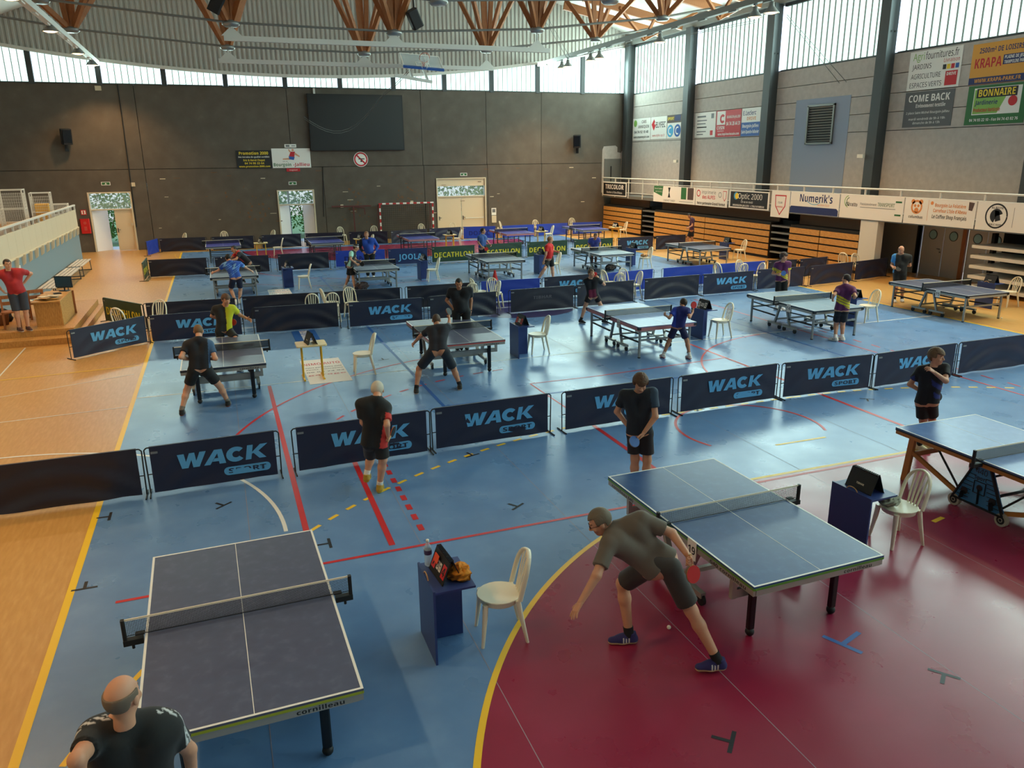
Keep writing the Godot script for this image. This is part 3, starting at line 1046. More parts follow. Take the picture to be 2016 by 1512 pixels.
func bleachers(label: String, z1: float, z0: float, seams: Array) -> void:
	var t := thing("bleacher", label, "bleachers", P(23.0, 0, (z0 + z1) * 0.5))
	var cuts := [z0]
	cuts.append_array(seams)
	cuts.append(z1)
	var mid := (z0 + z1) * 0.5
	var body := MB.new()
	body.box(Vector3(0.62, 0.8, 0), Vector3(1.1, 1.6, z1 - z0 - 0.02))
	body.box(Vector3(0.06, 0.05, 0), Vector3(0.04, 0.1, z1 - z0 - 0.02))
	put(t, "carcass", body, mats["black_void"])
	for k in 5:
		for s in cuts.size() - 1:
			var a: float = cuts[s] + 0.025
			var b: float = cuts[s + 1] - 0.025
			var mb := MB.new()
			mb.box(Vector3(0.02 + 0.004 * k, 0.235 + 0.285 * k, -((a + b) * 0.5 - mid)), Vector3(0.03, 0.225, b - a))
			put(t, "front_board", mb, mats["bleacher_wood"])
	var br := MB.new()
	br.box(Vector3(0.55, 1.84, 0), Vector3(0.06, 0.46, z1 - z0 - 0.02))
	put(t, "back_board", br, mats["brown_board"])

# ---------------------------------------------------------------- left stand
func make_left_side() -> void:
	var wall := structure("wall_left")
	var mb := MB.new()
	mb.box(P(-6.1, 0.85, 16.2), Vector3(0.2, 1.7, 48.3))
	put(wall, "painted_wall", mb, mats["painted_blue_wall"])
	# panelled fascia and rail of the stand
	var z := 40.3
	while z > -4.0:
		mb = MB.new()
		mb.box(P(-6.0, 2.05, z - 0.5), Vector3(0.06, 0.78, 0.99))
		put(wall, "fascia_panel", mb, mats["cream"])
		mb = MB.new()
		mb.box(P(-6.0, 2.52, z), Vector3(0.06, 0.22, 0.06))
		put(wall, "rail_post", mb, mats["steel_white"])
		mb = MB.new()
		mb.prism(PackedVector2Array([Vector2(0, 0), Vector2(0.14, 0), Vector2(0.1, -0.28), Vector2(0, -0.36)]), Transform3D(Basis.IDENTITY, P(-6.0, 1.68, z - 0.5)), 0.05)
		put(wall, "bracket", mb, mats["cream"])
		z -= 1.0
	mb = MB.new()
	mb.box(P(-6.0, 2.63, 16.2), Vector3(0.08, 0.06, 48.3))
	put(wall, "hand_rail", mb, mats["steel_white"])
	mb = MB.new()
	mb.box(P(-6.0, 1.66, 16.2), Vector3(0.12, 0.05, 48.3))
	put(wall, "fascia_edge", mb, mats["cream"])
	# stepped seating behind the rail
	var st := structure("stand_left")
	for k in 7:
		mb = MB.new()
		mb.box(P(-7.4 - 1.0 * k, 0.8 + 0.21 * k, 17.0), Vector3(1.0, 1.6 + 0.42 * k, 46.4))
		put(st, "step", mb, mats["concrete_light"])
		mb = MB.new()
		mb.box(P(-7.15 - 1.0 * k, 1.64 + 0.42 * k, 16.5), Vector3(0.4, 0.08, 44.0))
		put(st, "seat_board", mb, mats["plywood"])
	mb = MB.new()
	mb.box(P(-6.55, 0.8, 16.2), Vector3(0.7, 1.6, 48.2))
	put(st, "walkway", mb, mats["concrete_light"])
	mb = MB.new()
	mb.box(P(-15.9, 4.1, 19.0), Vector3(0.3, 8.2, 53.6))
	put(wall, "outer_wall", mb, mats["concrete_light"])
	for i in 8:
		var w := structure("window_%d" % (40 + i))
		var zc := 41.6 - 6.75 * i
		var fr := MB.new()
		fr.box(P(-15.8, 8.2, zc), Vector3(0.2, 0.1, 6.75))
		fr.box(P(-15.8, 11.1, zc), Vector3(0.3, 0.5, 6.75))
		fr.box(P(-15.8, 9.6, zc + 3.2), Vector3(0.3, 2.9, 0.4))
		put(w, "window_frame", fr, mats["steel_dark"])
		for k in 4:
			var pb := MB.new()
			pb.box(P(-15.8, 9.55, zc - 2.3 + 1.55 * k), Vector3(0.03, 2.6, 1.52))
			put(w, "window_pane", pb, mats["window_pane_glow"])

# ---------------------------------------------------------------- roof
func make_roof() -> void:
	var roof := MB.new()
	var n := 28
	for k in n:
		var xa := lerpf(-16.2, 25.2, float(k) / n)
		var xb := lerpf(-16.2, 25.2, float(k + 1) / n)
		roof.quad(P(xa, vault(xa), -8.2), P(xa, vault(xa), 46.1), P(xb, vault(xb), 46.1), P(xb, vault(xb), -8.2))
		roof.quad(P(xa, vault(xa) + 0.25, -8.2), P(xb, vault(xb) + 0.25, -8.2), P(xb, vault(xb) + 0.25, 46.1), P(xa, vault(xa) + 0.25, 46.1))
	var ro := put(self, "ceiling", roof, mats["roof_panel"])
	ro.set_meta("kind", "structure")
	# wall behind the camera
	var bw := MB.new()
	bw.box(P(4.5, 6.5, -8.1), Vector3(41.4, 13.0, 0.3))
	var bo := put(self, "wall_back", bw, mats["concrete_light"])
	bo.set_meta("kind", "structure")
	# timber struts in inverted pyramids on steel hubs, with tie rods
	var xs := [-4.72, 1.15, 7.0, 12.86, 18.62]
	var rows := [38.0, 31.6, 25.2, 18.8]
	for r in rows.size():
		var z: float = rows[r]
		for i in xs.size():
			var x: float = xs[i]
			var y: float = sag(x) + 0.36
			var place: String = ["far", "second", "third", "near"][r]
			var t := thing("roof_strut_cluster", "timber struts rising from a steel hub under the roof, %s row, %s" % [place, ["leftmost", "second from left", "middle", "second from right", "rightmost"][i]], "roof struts", P(x, y, z), 0.0, "timber roof strut clusters")
			for q in [[-2.1, -2.0], [2.1, -2.0], [-2.1, 2.0], [2.1, 2.0], [0.0, 0.35], [0.35, -0.3], [-0.35, -0.3]]:
				var mb := MB.new()
				var top: float = vault(x + q[0]) - y - 0.1
				var reach := 1.0 if absf(q[0]) > 1.0 else 1.0
				mb.bar(Vector3(0.09 * signf(q[0]), 0.05, -0.09 * signf(q[1])), Vector3(q[0] * reach, top, -q[1]), 0.15, 0.19)
				put(t, "strut", mb, mats["timber"])
			var hub := MB.new()
			hub.lathe([Vector2(0.02, -0.12), Vector2(0.22, -0.12), Vector2(0.3, -0.05), Vector2(0.3, 0.03), Vector2(0.16, 0.1), Vector2(0.1, 0.22), Vector2(0.02, 0.22)], Transform3D.IDENTITY, 16)
			put(t, "hub", hub, mats["galvanised"])
		var rod := thing("tie_rod", "steel tie rod pair running across between strut hubs, %s row" % ["far", "second", "third", "near"][r], "tie rod", P(0, 0, z), 0.0, "roof tie rods")
		var pts := [Vector3(-10.5, sag(-10.5) + 0.36, 0)]
		for x in xs:
			pts.append(Vector3(x, sag(x) + 0.36, 0))
		pts.append(Vector3(24.6, sag(24.6) + 0.36, 0))
		for s in 2:
			var mb := MB.new()
			for k in pts.size() - 1:
				mb.tube(pts[k] + Vector3(0, 0.05 * s, 0.1 - 0.2 * s), pts[k + 1] + Vector3(0, 0.05 * s, 0.1 - 0.2 * s), 0.03, 6)
			put(rod, "rod", mb, mats["steel_grey"])
	# edge beams that carry the lamps
	for q in [[-4.76, 9.15], [18.66, 9.72]]:
		var mb := MB.new()
		mb.box(P(0, 0, 0), Vector3(0.22, 0.2, 52))
		for k in 26:
			mb.box(Vector3(0, -0.12, -25.0 + 2.0 * k), Vector3(0.1, 0.06, 0.5))
		var b := thing("lamp_beam", "long pale steel beam carrying hall lamps, %s side" % ["left", "right"][0 if q[0] < 0 else 1], "beam", P(q[0], q[1], 19.6))
		put(b, "beam", mb, mats["steel_white"] if q[0] < 0 else mats["steel_grey"])
	# timber purlins near the right eaves
	for k in 4:
		var mb := MB.new()
		var zc := 41.4 - 6.6 * k
		mb.bar(Vector3(-2.6, 1.3, 0), Vector3(3.2, 0.2, 0), 0.16, 0.4)
		mb.bar(Vector3(-2.6, 1.3, 2.4), Vector3(3.2, 0.2, 2.4), 0.16, 0.4)
		solo("roof_purlin", "pair of timber roof beams near the right eaves, bay %s" % ["beside the far wall", "second from far wall", "third from far wall", "nearest the camera"][k], "roof beam", mb, mats["timber"], P(21.0, 10.9, zc), 0.0, "timber eaves beams")
	for k in 3:
		for s in 3:
			var mb := MB.new()
			mb.bar(Vector3(0, 0, 0), Vector3([-2.2, 0.0, 2.2][s], 1.2, 1.4), 0.12, 0.12)
			solo("roof_brace", "slim timber brace fanning under the right eaves, %s, %s" % [["far bay", "middle bay", "near bay"][k], ["leaning left", "upright", "leaning right"][s]], "roof beam", mb, mats["timber"], P(21.6, 10.0 + 0.25, 38.4 - 6.6 * k), 0.0, "slim timber braces")
	# white rails hung below the hubs
	for q in [[31.6, 8.66, 0.87, 13.4], [38.0, 8.6, 0.74, 13.16]]:
		var t := thing("white_hanging_rail", "white steel rail hung from roof hubs, %s" % ("behind the folded hoop" if q[0] > 35 else "in front of the folded hoop"), "rail", P(0, q[1], q[0]))
		var mb := MB.new()
		mb.box(Vector3((q[2] + q[3]) * 0.5, 0, 0), Vector3(q[3] - q[2], 0.17, 0.14))
		put(t, "rail", mb, mats["steel_white"])
		for x in [1.15, 7.0, 12.86]:
			var h := MB.new()
			h.prism(PackedVector2Array([Vector2(x - 0.36, 0.08), Vector2(x + 0.36, 0.08), Vector2(x + 0.05, 0.36), Vector2(x - 0.05, 0.36)]), Transform3D(Basis.IDENTITY, Vector3(0, 0, -0.02)), 0.04)
			h.tube(Vector3(x, 0.3, 0), Vector3(x, sag(x) + 0.3 - q[1], 0), 0.03, 6)
			put(t, "hanger", h, mats["steel_white"])
	make_lamps()

func make_lamps() -> void:
	var proto: Node3D = null
	var spots := []
	for d in [43.5, 39.2, 33.0, 27.0, 21.0, 15.0, 9.0, 3.0]:
		spots.append([-4.76, 8.85, d])
	for d in [42.2, 41.4, 38.6, 37.6, 31.8, 25.3, 24.4, 18.4, 12.2, 6.0, 0.0]:
		spots.append([18.66, 9.2, d])
	for i in spots.size():
		var q: Array = spots[i]
		var side := "left beam" if q[0] < 0 else "right beam"
		var nth: String = ["first", "second", "third", "fourth", "fifth", "sixth", "seventh", "eighth", "ninth", "tenth", "eleventh"][i if q[0] < 0 else i - 8]
		var label := "metal halide bell lamp hung from the %s, %s one from the far wall" % [side, nth]
		var at := P(q[0], q[1], q[2])
		if proto == null:
			proto = thing("hall_lamp", label, "lamp", at, 0.0, "bell lamps on the edge beams")
			var m := MB.new()
			m.lathe([Vector2(0.02, 0.34), Vector2(0.08, 0.34), Vector2(0.1, 0.2), Vector2(0.14, 0.15), Vector2(0.27, 0.0), Vector2(0.28, -0.02), Vector2(0.25, -0.02), Vector2(0.12, 0.12)], Transform3D.IDENTITY, 18)
			put(proto, "shade", m, mats["galvanised"])
			m = MB.new()
			m.lathe([Vector2(0.001, -0.05), Vector2(0.12, -0.04), Vector2(0.24, 0.0), Vector2(0.24, 0.005), Vector2(0.001, 0.005)], Transform3D.IDENTITY, 18)
			put(proto, "lamp_lens", m, mats["lamp_lens"])
			m = MB.new()
			m.tube(Vector3(0, 0.34, 0), Vector3(0, 0.46, 0), 0.02, 6)
			m.box(Vector3(0, 0.44, 0), Vector3(0.1, 0.12, 0.1))
			put(proto, "hanger", m, mats["steel_dark"])
		else:
			dup(proto, at, 0.0, label)
		var l := SpotLight3D.new()
		l.name = "lamp_light"
		l.light_color = LAMP_WARM
		l.light_energy = LAMP_POWER
		l.light_size = 0.2
		l.spot_angle = 62.0
		l.spot_angle_attenuation = 0.6
		l.spot_range = 60.0
		l.spot_attenuation = 2.0
		l.shadow_enabled = true
		add_child(l, true)
		l.position = at + Vector3(0, -0.09, 0)
		l.rotation_degrees = Vector3(-90, 0, 0)

const LAMP_POWER := 16.0

# ---------------------------------------------------------------- table tennis tables
# local: x across the table, z along it, net across x at z = 0
func table_materials() -> void:
	for q in [["top_slate", c8(82, 88, 112)], ["top_blue", c8(48, 82, 132)], ["top_grey", c8(86, 96, 118)], ["top_pale", c8(112, 140, 164)], ["top_royal", c8(58, 62, 146)], ["top_sky", c8(96, 128, 182)]]:
		var m := mat(q[0], Color.WHITE, 0.33)
		var c: Color = q[1]
		tri(m, noise_tex(q[0], 256, 0.02, [[0.0, c.darkened(0.05)], [0.6, c], [1.0, c.lightened(0.07)]], 41, 5), Vector3(1.1, 1.1, 1.1), false)
	mat("line_white", c8(232, 230, 222), 0.4)
	mat("apron_silver", c8(176, 172, 162), 0.4, 0.5)
	mat("leg_silver", c8(158, 158, 152), 0.35, 0.6)
	mat("stripe_green", c8(160, 172, 40), 0.4)
	mat("stripe_leaf", c8(96, 150, 52), 0.4)
	mat("stripe_red", c8(206, 84, 70), 0.4)
	mat("stripe_pink", c8(196, 128, 128), 0.4)
	mat("stripe_dark", c8(40, 42, 44), 0.4)
	mat("net_band", c8(238, 224, 198), 0.6)
	mat("net_cord", c8(22, 22, 26), 0.8)
	mat("rubber_red", c8(196, 32, 30), 0.6)
	mat("rubber_blue", c8(46, 92, 160), 0.6)
	mat("racket_wood", c8(196, 150, 96), 0.5)
	mat("wood_leg", c8(188, 122, 54), 0.5)
	mat("wheel_grey", c8(176, 168, 150), 0.6)
	mat("print_black", c8(26, 26, 28), 0.5)

func table(o: Dictionary) -> Node3D:
	var t := thing("table_tennis_table", o.label, "table", P(o.x, 0, o.d), deg_to_rad(o.get("yaw", 0.0)), "table tennis tables")
	var top: String = o.top
	var stripe: String = o.stripe
	var m: MB
	for s in [1, -1]:
		m = MB.new()
		m.box(Vector3(0, 0.75, 0.686 * s), Vector3(1.525, 0.02, 1.366))
		put(t, "table_half", m, mats[top])
	# painted lines
	var ly := 0.7606
	for s in [1, -1]:
		m = MB.new()
		m.box(Vector3(0.7525 * s, ly, 0), Vector3(0.02, 0.0012, 2.74))
		put(t, "side_line", m, mats["line_white"])
		m = MB.new()
		m.box(Vector3(0, ly, 1.36 * s), Vector3(1.485, 0.0012, 0.02))
		put(t, "end_line", m, mats["line_white"])
	m = MB.new()
	m.box(Vector3(0, ly, 0), Vector3(0.006, 0.0012, 2.7))
	put(t, "centre_line", m, mats["line_white"])
	# edge stripe and frame under the boards
	m = MB.new()
	for s in [1, -1]:
		m.box(Vector3(0.758 * s, 0.729, 0), Vector3(0.012, 0.022, 2.74))
		m.box(Vector3(0, 0.729, 1.365 * s), Vector3(1.50, 0.022, 0.012))
	put(t, "edge_stripe", m, mats[stripe])
	var kind: String = o.kind
	var deep := 0.06 if kind != "wood" else 0.05
	for s in [1, -1]:
		m = MB.new()
		m.box(Vector3(0.745 * s, 0.718 - deep * 0.5, 0), Vector3(0.03, deep, 2.72))
		m.box(Vector3(0, 0.718 - deep * 0.5, 1.35 * s), Vector3(1.46, deep, 0.03))
		put(t, "apron", m, mats["wood_leg" if kind == "wood" else ("stripe_pink" if stripe == "stripe_pink" else "apron_silver")])
	# net, band and posts
	net(t, o.get("cords", false))
	match kind:
		"black": legs_black(t, o)
		"silver": legs_silver(t)
		"wood": legs_wood(t)
		"thin": legs_thin(t)
	if o.has("number"):
		var nt := put(t, "number_card", MB.new(), mats["white_paper"])
		m = MB.new()
		m.box(Vector3(-0.775, 0.67, 0.42), Vector3(0.004, 0.21, 0.15))
		nt.mesh = m.mesh()
		m = MB.new()
		text_into(m, o.number, font_bold, 0.085, Transform3D(Basis(Vector3(0, 0, 1), Vector3(0, 1, 0), Vector3(-1, 0, 0)), Vector3(-0.7775, 0.665, 0.42)), 0)
		put(nt, "number_print", m, mats["print_black"])
	if o.get("brand", false):
		m = MB.new()
		text_into(m, "cornilleau", font_heavy, 0.036, Transform3D(Basis.IDENTITY, Vector3(0.45, 0.686, 1.366)), 0, 0.34)
		put(t, "lettering", m, mats["print_black"])
		m = MB.new()
		text_into(m, "cornilleau 640", font_heavy, 0.036, Transform3D(Basis(Vector3(0, 0, 1), Vector3(0, 1, 0), Vector3(-1, 0, 0)), Vector3(-0.7605, 0.686, -1.02)), 0, 0.5)
		put(t, "lettering", m, mats["print_black"])
		m = MB.new()
		text_into(m, "640 cornilleau", font_heavy, 0.036, Transform3D(Basis(Vector3(0, 0, 1), Vector3(0, 1, 0), Vector3(-1, 0, 0)), Vector3(-0.7605, 0.686, 0.98)), 0, 0.55)
		put(t, "lettering", m, mats["print_black"])
	return t

func net(t: Node3D, cords: bool) -> void:
	var y0 := 0.768
	var y1 := 0.905
	var n: MeshInstance3D
	if cords:
		var m := MB.new()
		var x := -0.9
		while x <= 0.9:
			m.box(Vector3(x, (y0 + y1) * 0.5, 0), Vector3(0.0022, y1 - y0, 0.002))
			x += 0.0125
		for k in 11:
			m.box(Vector3(0, y0 + 0.0125 * k, 0), Vector3(1.8, 0.0022, 0.002))
		n = put(t, "net", m, mats["net_cord"])
	else:
		var m := MB.new()
		m.box(Vector3(0, (y0 + y1) * 0.5, 0), Vector3(1.8, y1 - y0, 0.004))
		n = put(t, "net", m, mats["net_black"])
	var b := MB.new()
	b.box(Vector3(0, 0.9125, 0), Vector3(1.8, 0.016, 0.008))
	put(n, "top_band", b, mats["net_band"])
	b = MB.new()
	b.tube(Vector3(-0.9, y0, 0), Vector3(0.9, y0, 0), 0.004, 5)
	put(n, "bottom_cord", b, mats["net_cord"])
	for s in [1, -1]:
		var p := MB.new()
		p.chamfer_box(Vector3(0.915 * s, 0.83, 0), Vector3(0.03, 0.18, 0.04), 0.006)
		p.box(Vector3(0.855 * s, 0.715, 0), Vector3(0.15, 0.05, 0.06))
		p.box(Vector3(0.8 * s, 0.775, 0), Vector3(0.07, 0.012, 0.05))
		p.tube(Vector3(0.86 * s, 0.7, 0.02), Vector3(0.86 * s, 0.66, 0.02), 0.012, 8)
		put(t, "net_post", p, mats["black_matt"])

func wheel(p: Vector3, axis: Vector3, r: float, w: float) -> MB:
	var m := MB.new()
	var a := axis.normalized() * w * 0.5
	m.tube(p - a, p + a, r, 14)
	m.tube(p - a * 1.15, p + a * 1.15, r * 0.35, 8)
	return m

func legs_black(t: Node3D, o: Dictionary) -> void:
	for sx in [1, -1]:
		for sz in [1, -1]:
			var m := MB.new()
			m.chamfer_box(Vector3(0.5 * sx, 0.385, 1.05 * sz), Vector3(0.075, 0.6, 0.06), 0.012)
			var lg := put(t, "leg", m, mats["black_gloss"])
			m = MB.new()
			m.ball(Vector3(0.5 * sx, 0.045, 1.05 * sz), Vector3(0.045, 0.045, 0.045), 12, 8)
			m.tube(Vector3(0.5 * sx, 0.06, 1.05 * sz), Vector3(0.5 * sx, 0.09, 1.05 * sz), 0.03, 10)
			put(lg, "foot", m, mats["black_matt"])
	for sz in [1, -1]:
		var m := MB.new()
		m.box(Vector3(0, 0.46, 0.98 * sz), Vector3(1.36, 0.09, 0.04))
		for sx in [1, -1]:
			m.box(Vector3(0.68 * sx, 0.55, 0.98 * sz), Vector3(0.05, 0.27, 0.05))
		put(t, "cross_frame", m, mats["apron_silver"])
	var u := MB.new()
	for sx in [1, -1]:
		u.bar(Vector3(0.62 * sx, 0.62, 0.35), Vector3(0.62 * sx, 0.14, 0.12), 0.06, 0.05)
		u.bar(Vector3(0.62 * sx, 0.62, -0.35), Vector3(0.62 * sx, 0.14, -0.12), 0.06, 0.05)
		u.bar(Vector3(0.62 * sx, 0.12, -0.45), Vector3(0.62 * sx, 0.12, 0.45), 0.06, 0.06)
	u.bar(Vector3(-0.62, 0.14, 0), Vector3(0.62, 0.14, 0), 0.05, 0.05)
	put(t, "undercarriage", u, mats["apron_silver"])
	for sx in [1, -1]:
		for sz in [1, -1]:
			put(t, "wheel", wheel(Vector3(0.62 * sx, 0.065, 0.42 * sz), Vector3.RIGHT, 0.065, 0.03), mats["black_matt"])

func legs_silver(t: Node3D) -> void:
	for sx in [1, -1]:
		for sz in [1, -1]:
			var m := MB.new()
			m.chamfer_box(Vector3(0.66 * sx, 0.345, 1.25 * sz), Vector3(0.055, 0.66, 0.05), 0.01)
			var lg := put(t, "leg", m, mats["leg_silver"])
			m = MB.new()
			m.tube(Vector3(0.66 * sx, 0, 1.25 * sz), Vector3(0.66 * sx, 0.025, 1.25 * sz), 0.034, 10)
			put(lg, "foot", m, mats["black_matt"])
			m = MB.new()
			m.box(Vector3(0.735 * sx, 0.712, 1.345 * sz), Vector3(0.07, 0.055, 0.07))
			put(t, "corner_guard", m, mats["black_matt"])
	for sz in [1, -1]:
		var m := MB.new()
		m.box(Vector3(0, 0.42, 1.25 * sz), Vector3(1.28, 0.045, 0.035))
		put(t, "leg_brace", m, mats["leg_silver"])
		# rolling carriage of each half
		m = MB.new()
		for sx in [1, -1]:
			m.bar(Vector3(0.6 * sx, 0.66, 0.12 * sz), Vector3(0.6 * sx, 0.15, 0.3 * sz), 0.05, 0.05)
			m.bar(Vector3(0.6 * sx, 0.13, 0.06 * sz), Vector3(0.6 * sx, 0.13, 0.56 * sz), 0.07, 0.05)
		m.bar(Vector3(-0.6, 0.24, 0.27 * sz), Vector3(0.6, 0.24, 0.27 * sz), 0.04, 0.04)
		put(t, "carriage", m, mats["leg_silver"])
		for sx in [1, -1]:
			m = MB.new()
			m.bar(Vector3(0.63 * sx, 0.34, 0.28 * sz), Vector3(0.63 * sx, 0.36, 1.22 * sz), 0.03, 0.035)
			put(t, "folding_strut", m, mats["black_matt"])
			m = MB.new()
			m.bar(Vector3(0.63 * sx, 0.52, 0.2 * sz), Vector3(0.63 * sx, 0.55, 1.22 * sz), 0.025, 0.025)
			put(t, "folding_strut", m, mats["black_matt"])
		for sx in [1, -1]:
			for k in [0.1, 0.52]:
				put(t, "wheel", wheel(Vector3(0.6 * sx, 0.055, k * sz), Vector3.RIGHT, 0.055, 0.035), mats["black_matt"])

func legs_thin(t: Node3D) -> void:
	for sx in [1, -1]:
		for sz in [1, -1]:
			for k in [0.5, 1.15]:
				var m := MB.new()
				m.bar(Vector3(0.6 * sx, 0.68, k * sz), Vector3(0.6 * sx, 0.0, k * sz), 0.04, 0.04)
				put(t, "leg", m, mats["steel_dark"])
	for sz in [1, -1]:
		for k in [0.5, 1.15]:
			var m := MB.new()
			m.bar(Vector3(-0.6, 0.3, k * sz), Vector3(0.6, 0.3, k * sz), 0.03, 0.03)
			put(t, "leg_brace", m, mats["steel_dark"])
	for sx in [1, -1]:
		var m := MB.new()
		m.bar(Vector3(0.6 * sx, 0.12, -0.5), Vector3(0.6 * sx, 0.12, 0.5), 0.035, 0.035)
		put(t, "runner", m, mats["steel_dark"])

func legs_wood(t: Node3D) -> void:
	for sz in [1, -1]:
		for sx in [1, -1]:
			var m := MB.new()
			m.bar(Vector3(0.66 * sx, 0.68, 1.14 * sz), Vector3(0.66 * sx, 0.0, 1.2 * sz), 0.05, 0.09, Vector3(0, 0, 1))
			put(t, "leg", m, mats["wood_leg"])
			m = MB.new()
			m.bar(Vector3(0.66 * sx, 0.46, 1.15 * sz), Vector3(0.66 * sx, 0.14, 0.28 * sz), 0.04, 0.055)
			put(t, "diagonal_brace", m, mats["wood_leg"])
			m = MB.new()
			m.tube(Vector3(0.68 * sx, 0.66, 0.72 * sz), Vector3(0.68 * sx, 0.16, 0.25 * sz), 0.014, 8)
			put(t, "stay_rod", m, mats["black_matt"])
		var m := MB.new()
		m.bar(Vector3(-0.66, 0.4, 1.17 * sz), Vector3(0.66, 0.4, 1.17 * sz), 0.04, 0.07)
		put(t, "leg_brace", m, mats["wood_leg"])
	mat("carriage_blue", c8(64, 128, 178), 0.45)
	for sx in [1, -1]:
		var m := MB.new()
		var fr := Transform3D(Basis(Vector3(0, 0, 1), Vector3(0, 1, 0), Vector3(-1, 0, 0)), Vector3(0.7 * sx + 0.02, 0, 0))
		m.prism(PackedVector2Array([Vector2(-0.36, 0.13), Vector2(0.36, 0.13), Vector2(0.11, 0.68), Vector2(-0.11, 0.68)]), fr, 0.04)
		var pl := put(t, "carriage_panel", m, mats["carriage_blue"])
		m = MB.new()
		var o: float = -0.006 + 0.7 * sx - 0.02
		for e in [[-0.36, 0.13, 0.36, 0.13], [-0.36, 0.13, -0.11, 0.68], [0.36, 0.13, 0.11, 0.68], [-0.11, 0.68, 0.11, 0.68]]:
			m.bar(Vector3(o, e[1], e[0]), Vector3(o, e[3], e[2]), 0.02, 0.035, Vector3(1, 0, 0))
		put(pl, "panel_edge", m, mats["black_matt"])
		m = MB.new()
		var pf := Transform3D(Basis(Vector3(0, 0, 1), Vector3(0, 1, 0), Vector3(-1, 0, 0)), Vector3(o - 0.008, 0, 0))
		text_into(m, "440", font_sans, 0.075, Transform3D(pf.basis, pf.origin + Vector3(0, 0.6, 0)), 0)
		text_into(m, "Sport", font_bold, 0.05, Transform3D(pf.basis, pf.origin + Vector3(0, 0.51, 0)), 0)
		for e in [[-0.08, 0.46, 0.08, 0.46], [-0.08, 0.3, 0.08, 0.3], [-0.08, 0.3, -0.08, 0.46], [0.08, 0.3, 0.08, 0.46]]:
			m.bar(Vector3(o - 0.006, e[1], e[0]), Vector3(o - 0.006, e[3], e[2]), 0.004, 0.016, Vector3(1, 0, 0))
		m.tube(Vector3(o - 0.006, 0.38, 0), Vector3(o - 0.01, 0.38, 0), 0.04, 14)
		m.bar(Vector3(o - 0.008, 0.36, 0), Vector3(o - 0.008, 0.16, 0.01), 0.004, 0.05, Vector3(1, 0, 0))
		for e in [[-0.2, 0.27], [0.2, 0.27]]:
			m.tube(Vector3(o - 0.006, e[1], e[0]), Vector3(o - 0.01, e[1], e[0]), 0.05, 14)
			m.bar(Vector3(o - 0.008, e[1], e[0]), Vector3(o - 0.008, 0.16, e[0] * 1.1), 0.004, 0.13, Vector3(1, 0, 0))
		for k in 7:
			var yy := 0.2 + 0.055 * k
			var hw := lerpf(0.3, 0.14, (yy - 0.2) / 0.4)
			m.bar(Vector3(o - 0.006, yy, -hw), Vector3(o - 0.006, yy, -hw * 0.45), 0.003, 0.014, Vector3(1, 0, 0))
			m.bar(Vector3(o - 0.006, yy, hw * 0.45), Vector3(o - 0.006, yy, hw), 0.003, 0.014, Vector3(1, 0, 0))
		var pr := put(pl, "panel_print", m, mats["print_black"])
		pr.set_meta("kind", "stuff")
		for s in [1, -1]:
			var w := put(t, "wheel", wheel(Vector3(0.7 * sx, 0.085, 0.34 * s), Vector3.RIGHT, 0.085, 0.05), mats["wheel_grey"])
			put(w, "wheel_disc", wheel(Vector3(0.7 * sx, 0.085, 0.34 * s), Vector3.RIGHT, 0.055, 0.054), mats["black_matt"])
	var ax := MB.new()
	ax.tube(Vector3(-0.7, 0.2, 0), Vector3(0.7, 0.2, 0), 0.02, 8)
	ax.tube(Vector3(-0.7, 0.5, 0), Vector3(0.7, 0.5, 0), 0.015, 8)
	put(t, "axle", ax, mats["black_matt"])

# ---------------------------------------------------------------- barriers round the courts
# local: x along the barrier, front face towards +z
func barrier_materials() -> void:
	for q in [["cloth_navy", c8(30, 34, 58)], ["cloth_dark", c8(30, 30, 46)], ["cloth_royal", c8(34, 64, 170)], ["cloth_green", c8(32, 62, 42)], ["cloth_joola", c8(28, 44, 92)]]:
		var m := mat(q[0], q[1], 0.48)
		m.rim_enabled = true
		m.rim = 0.25
	mat("print_wack", c8(92, 164, 212), 0.5)
	mat("print_joola", c8(112, 190, 236), 0.5)
	mat("print_deca", c8(222, 204, 40), 0.5)
	mat("print_donic", c8(20, 34, 112), 0.5)
	mat("print_faint", c8(96, 92, 100), 0.6)
	mat("frame_black", c8(24, 25, 28), 0.45, 0.3)

func cloth_wave(seed_: float, amp: float, len: float, tall: float) -> Callable:
	# drape of a hung cloth: swags from both top corners and a few upright folds
	return func(x: float, y: float) -> float:
		var u := x / len
		var v := y / tall
		var swag := sin(6.0 * (v + 1.6 * (u - 0.5) * (u - 0.5) * 4.0 * 0.5) * PI * 0.6 + seed_) * (0.4 + 0.6 * (1.0 - v))
		var fold := sin(u * 17.0 + seed_ * 3.0) * 0.4 * v * (1.0 - v) * 4.0
		var edge := minf(1.0, minf(u, 1.0 - u) * 6.0)
		return amp * (swag + fold) * edge * minf(1.0, (1.0 - v) * 4.0 + 0.1)

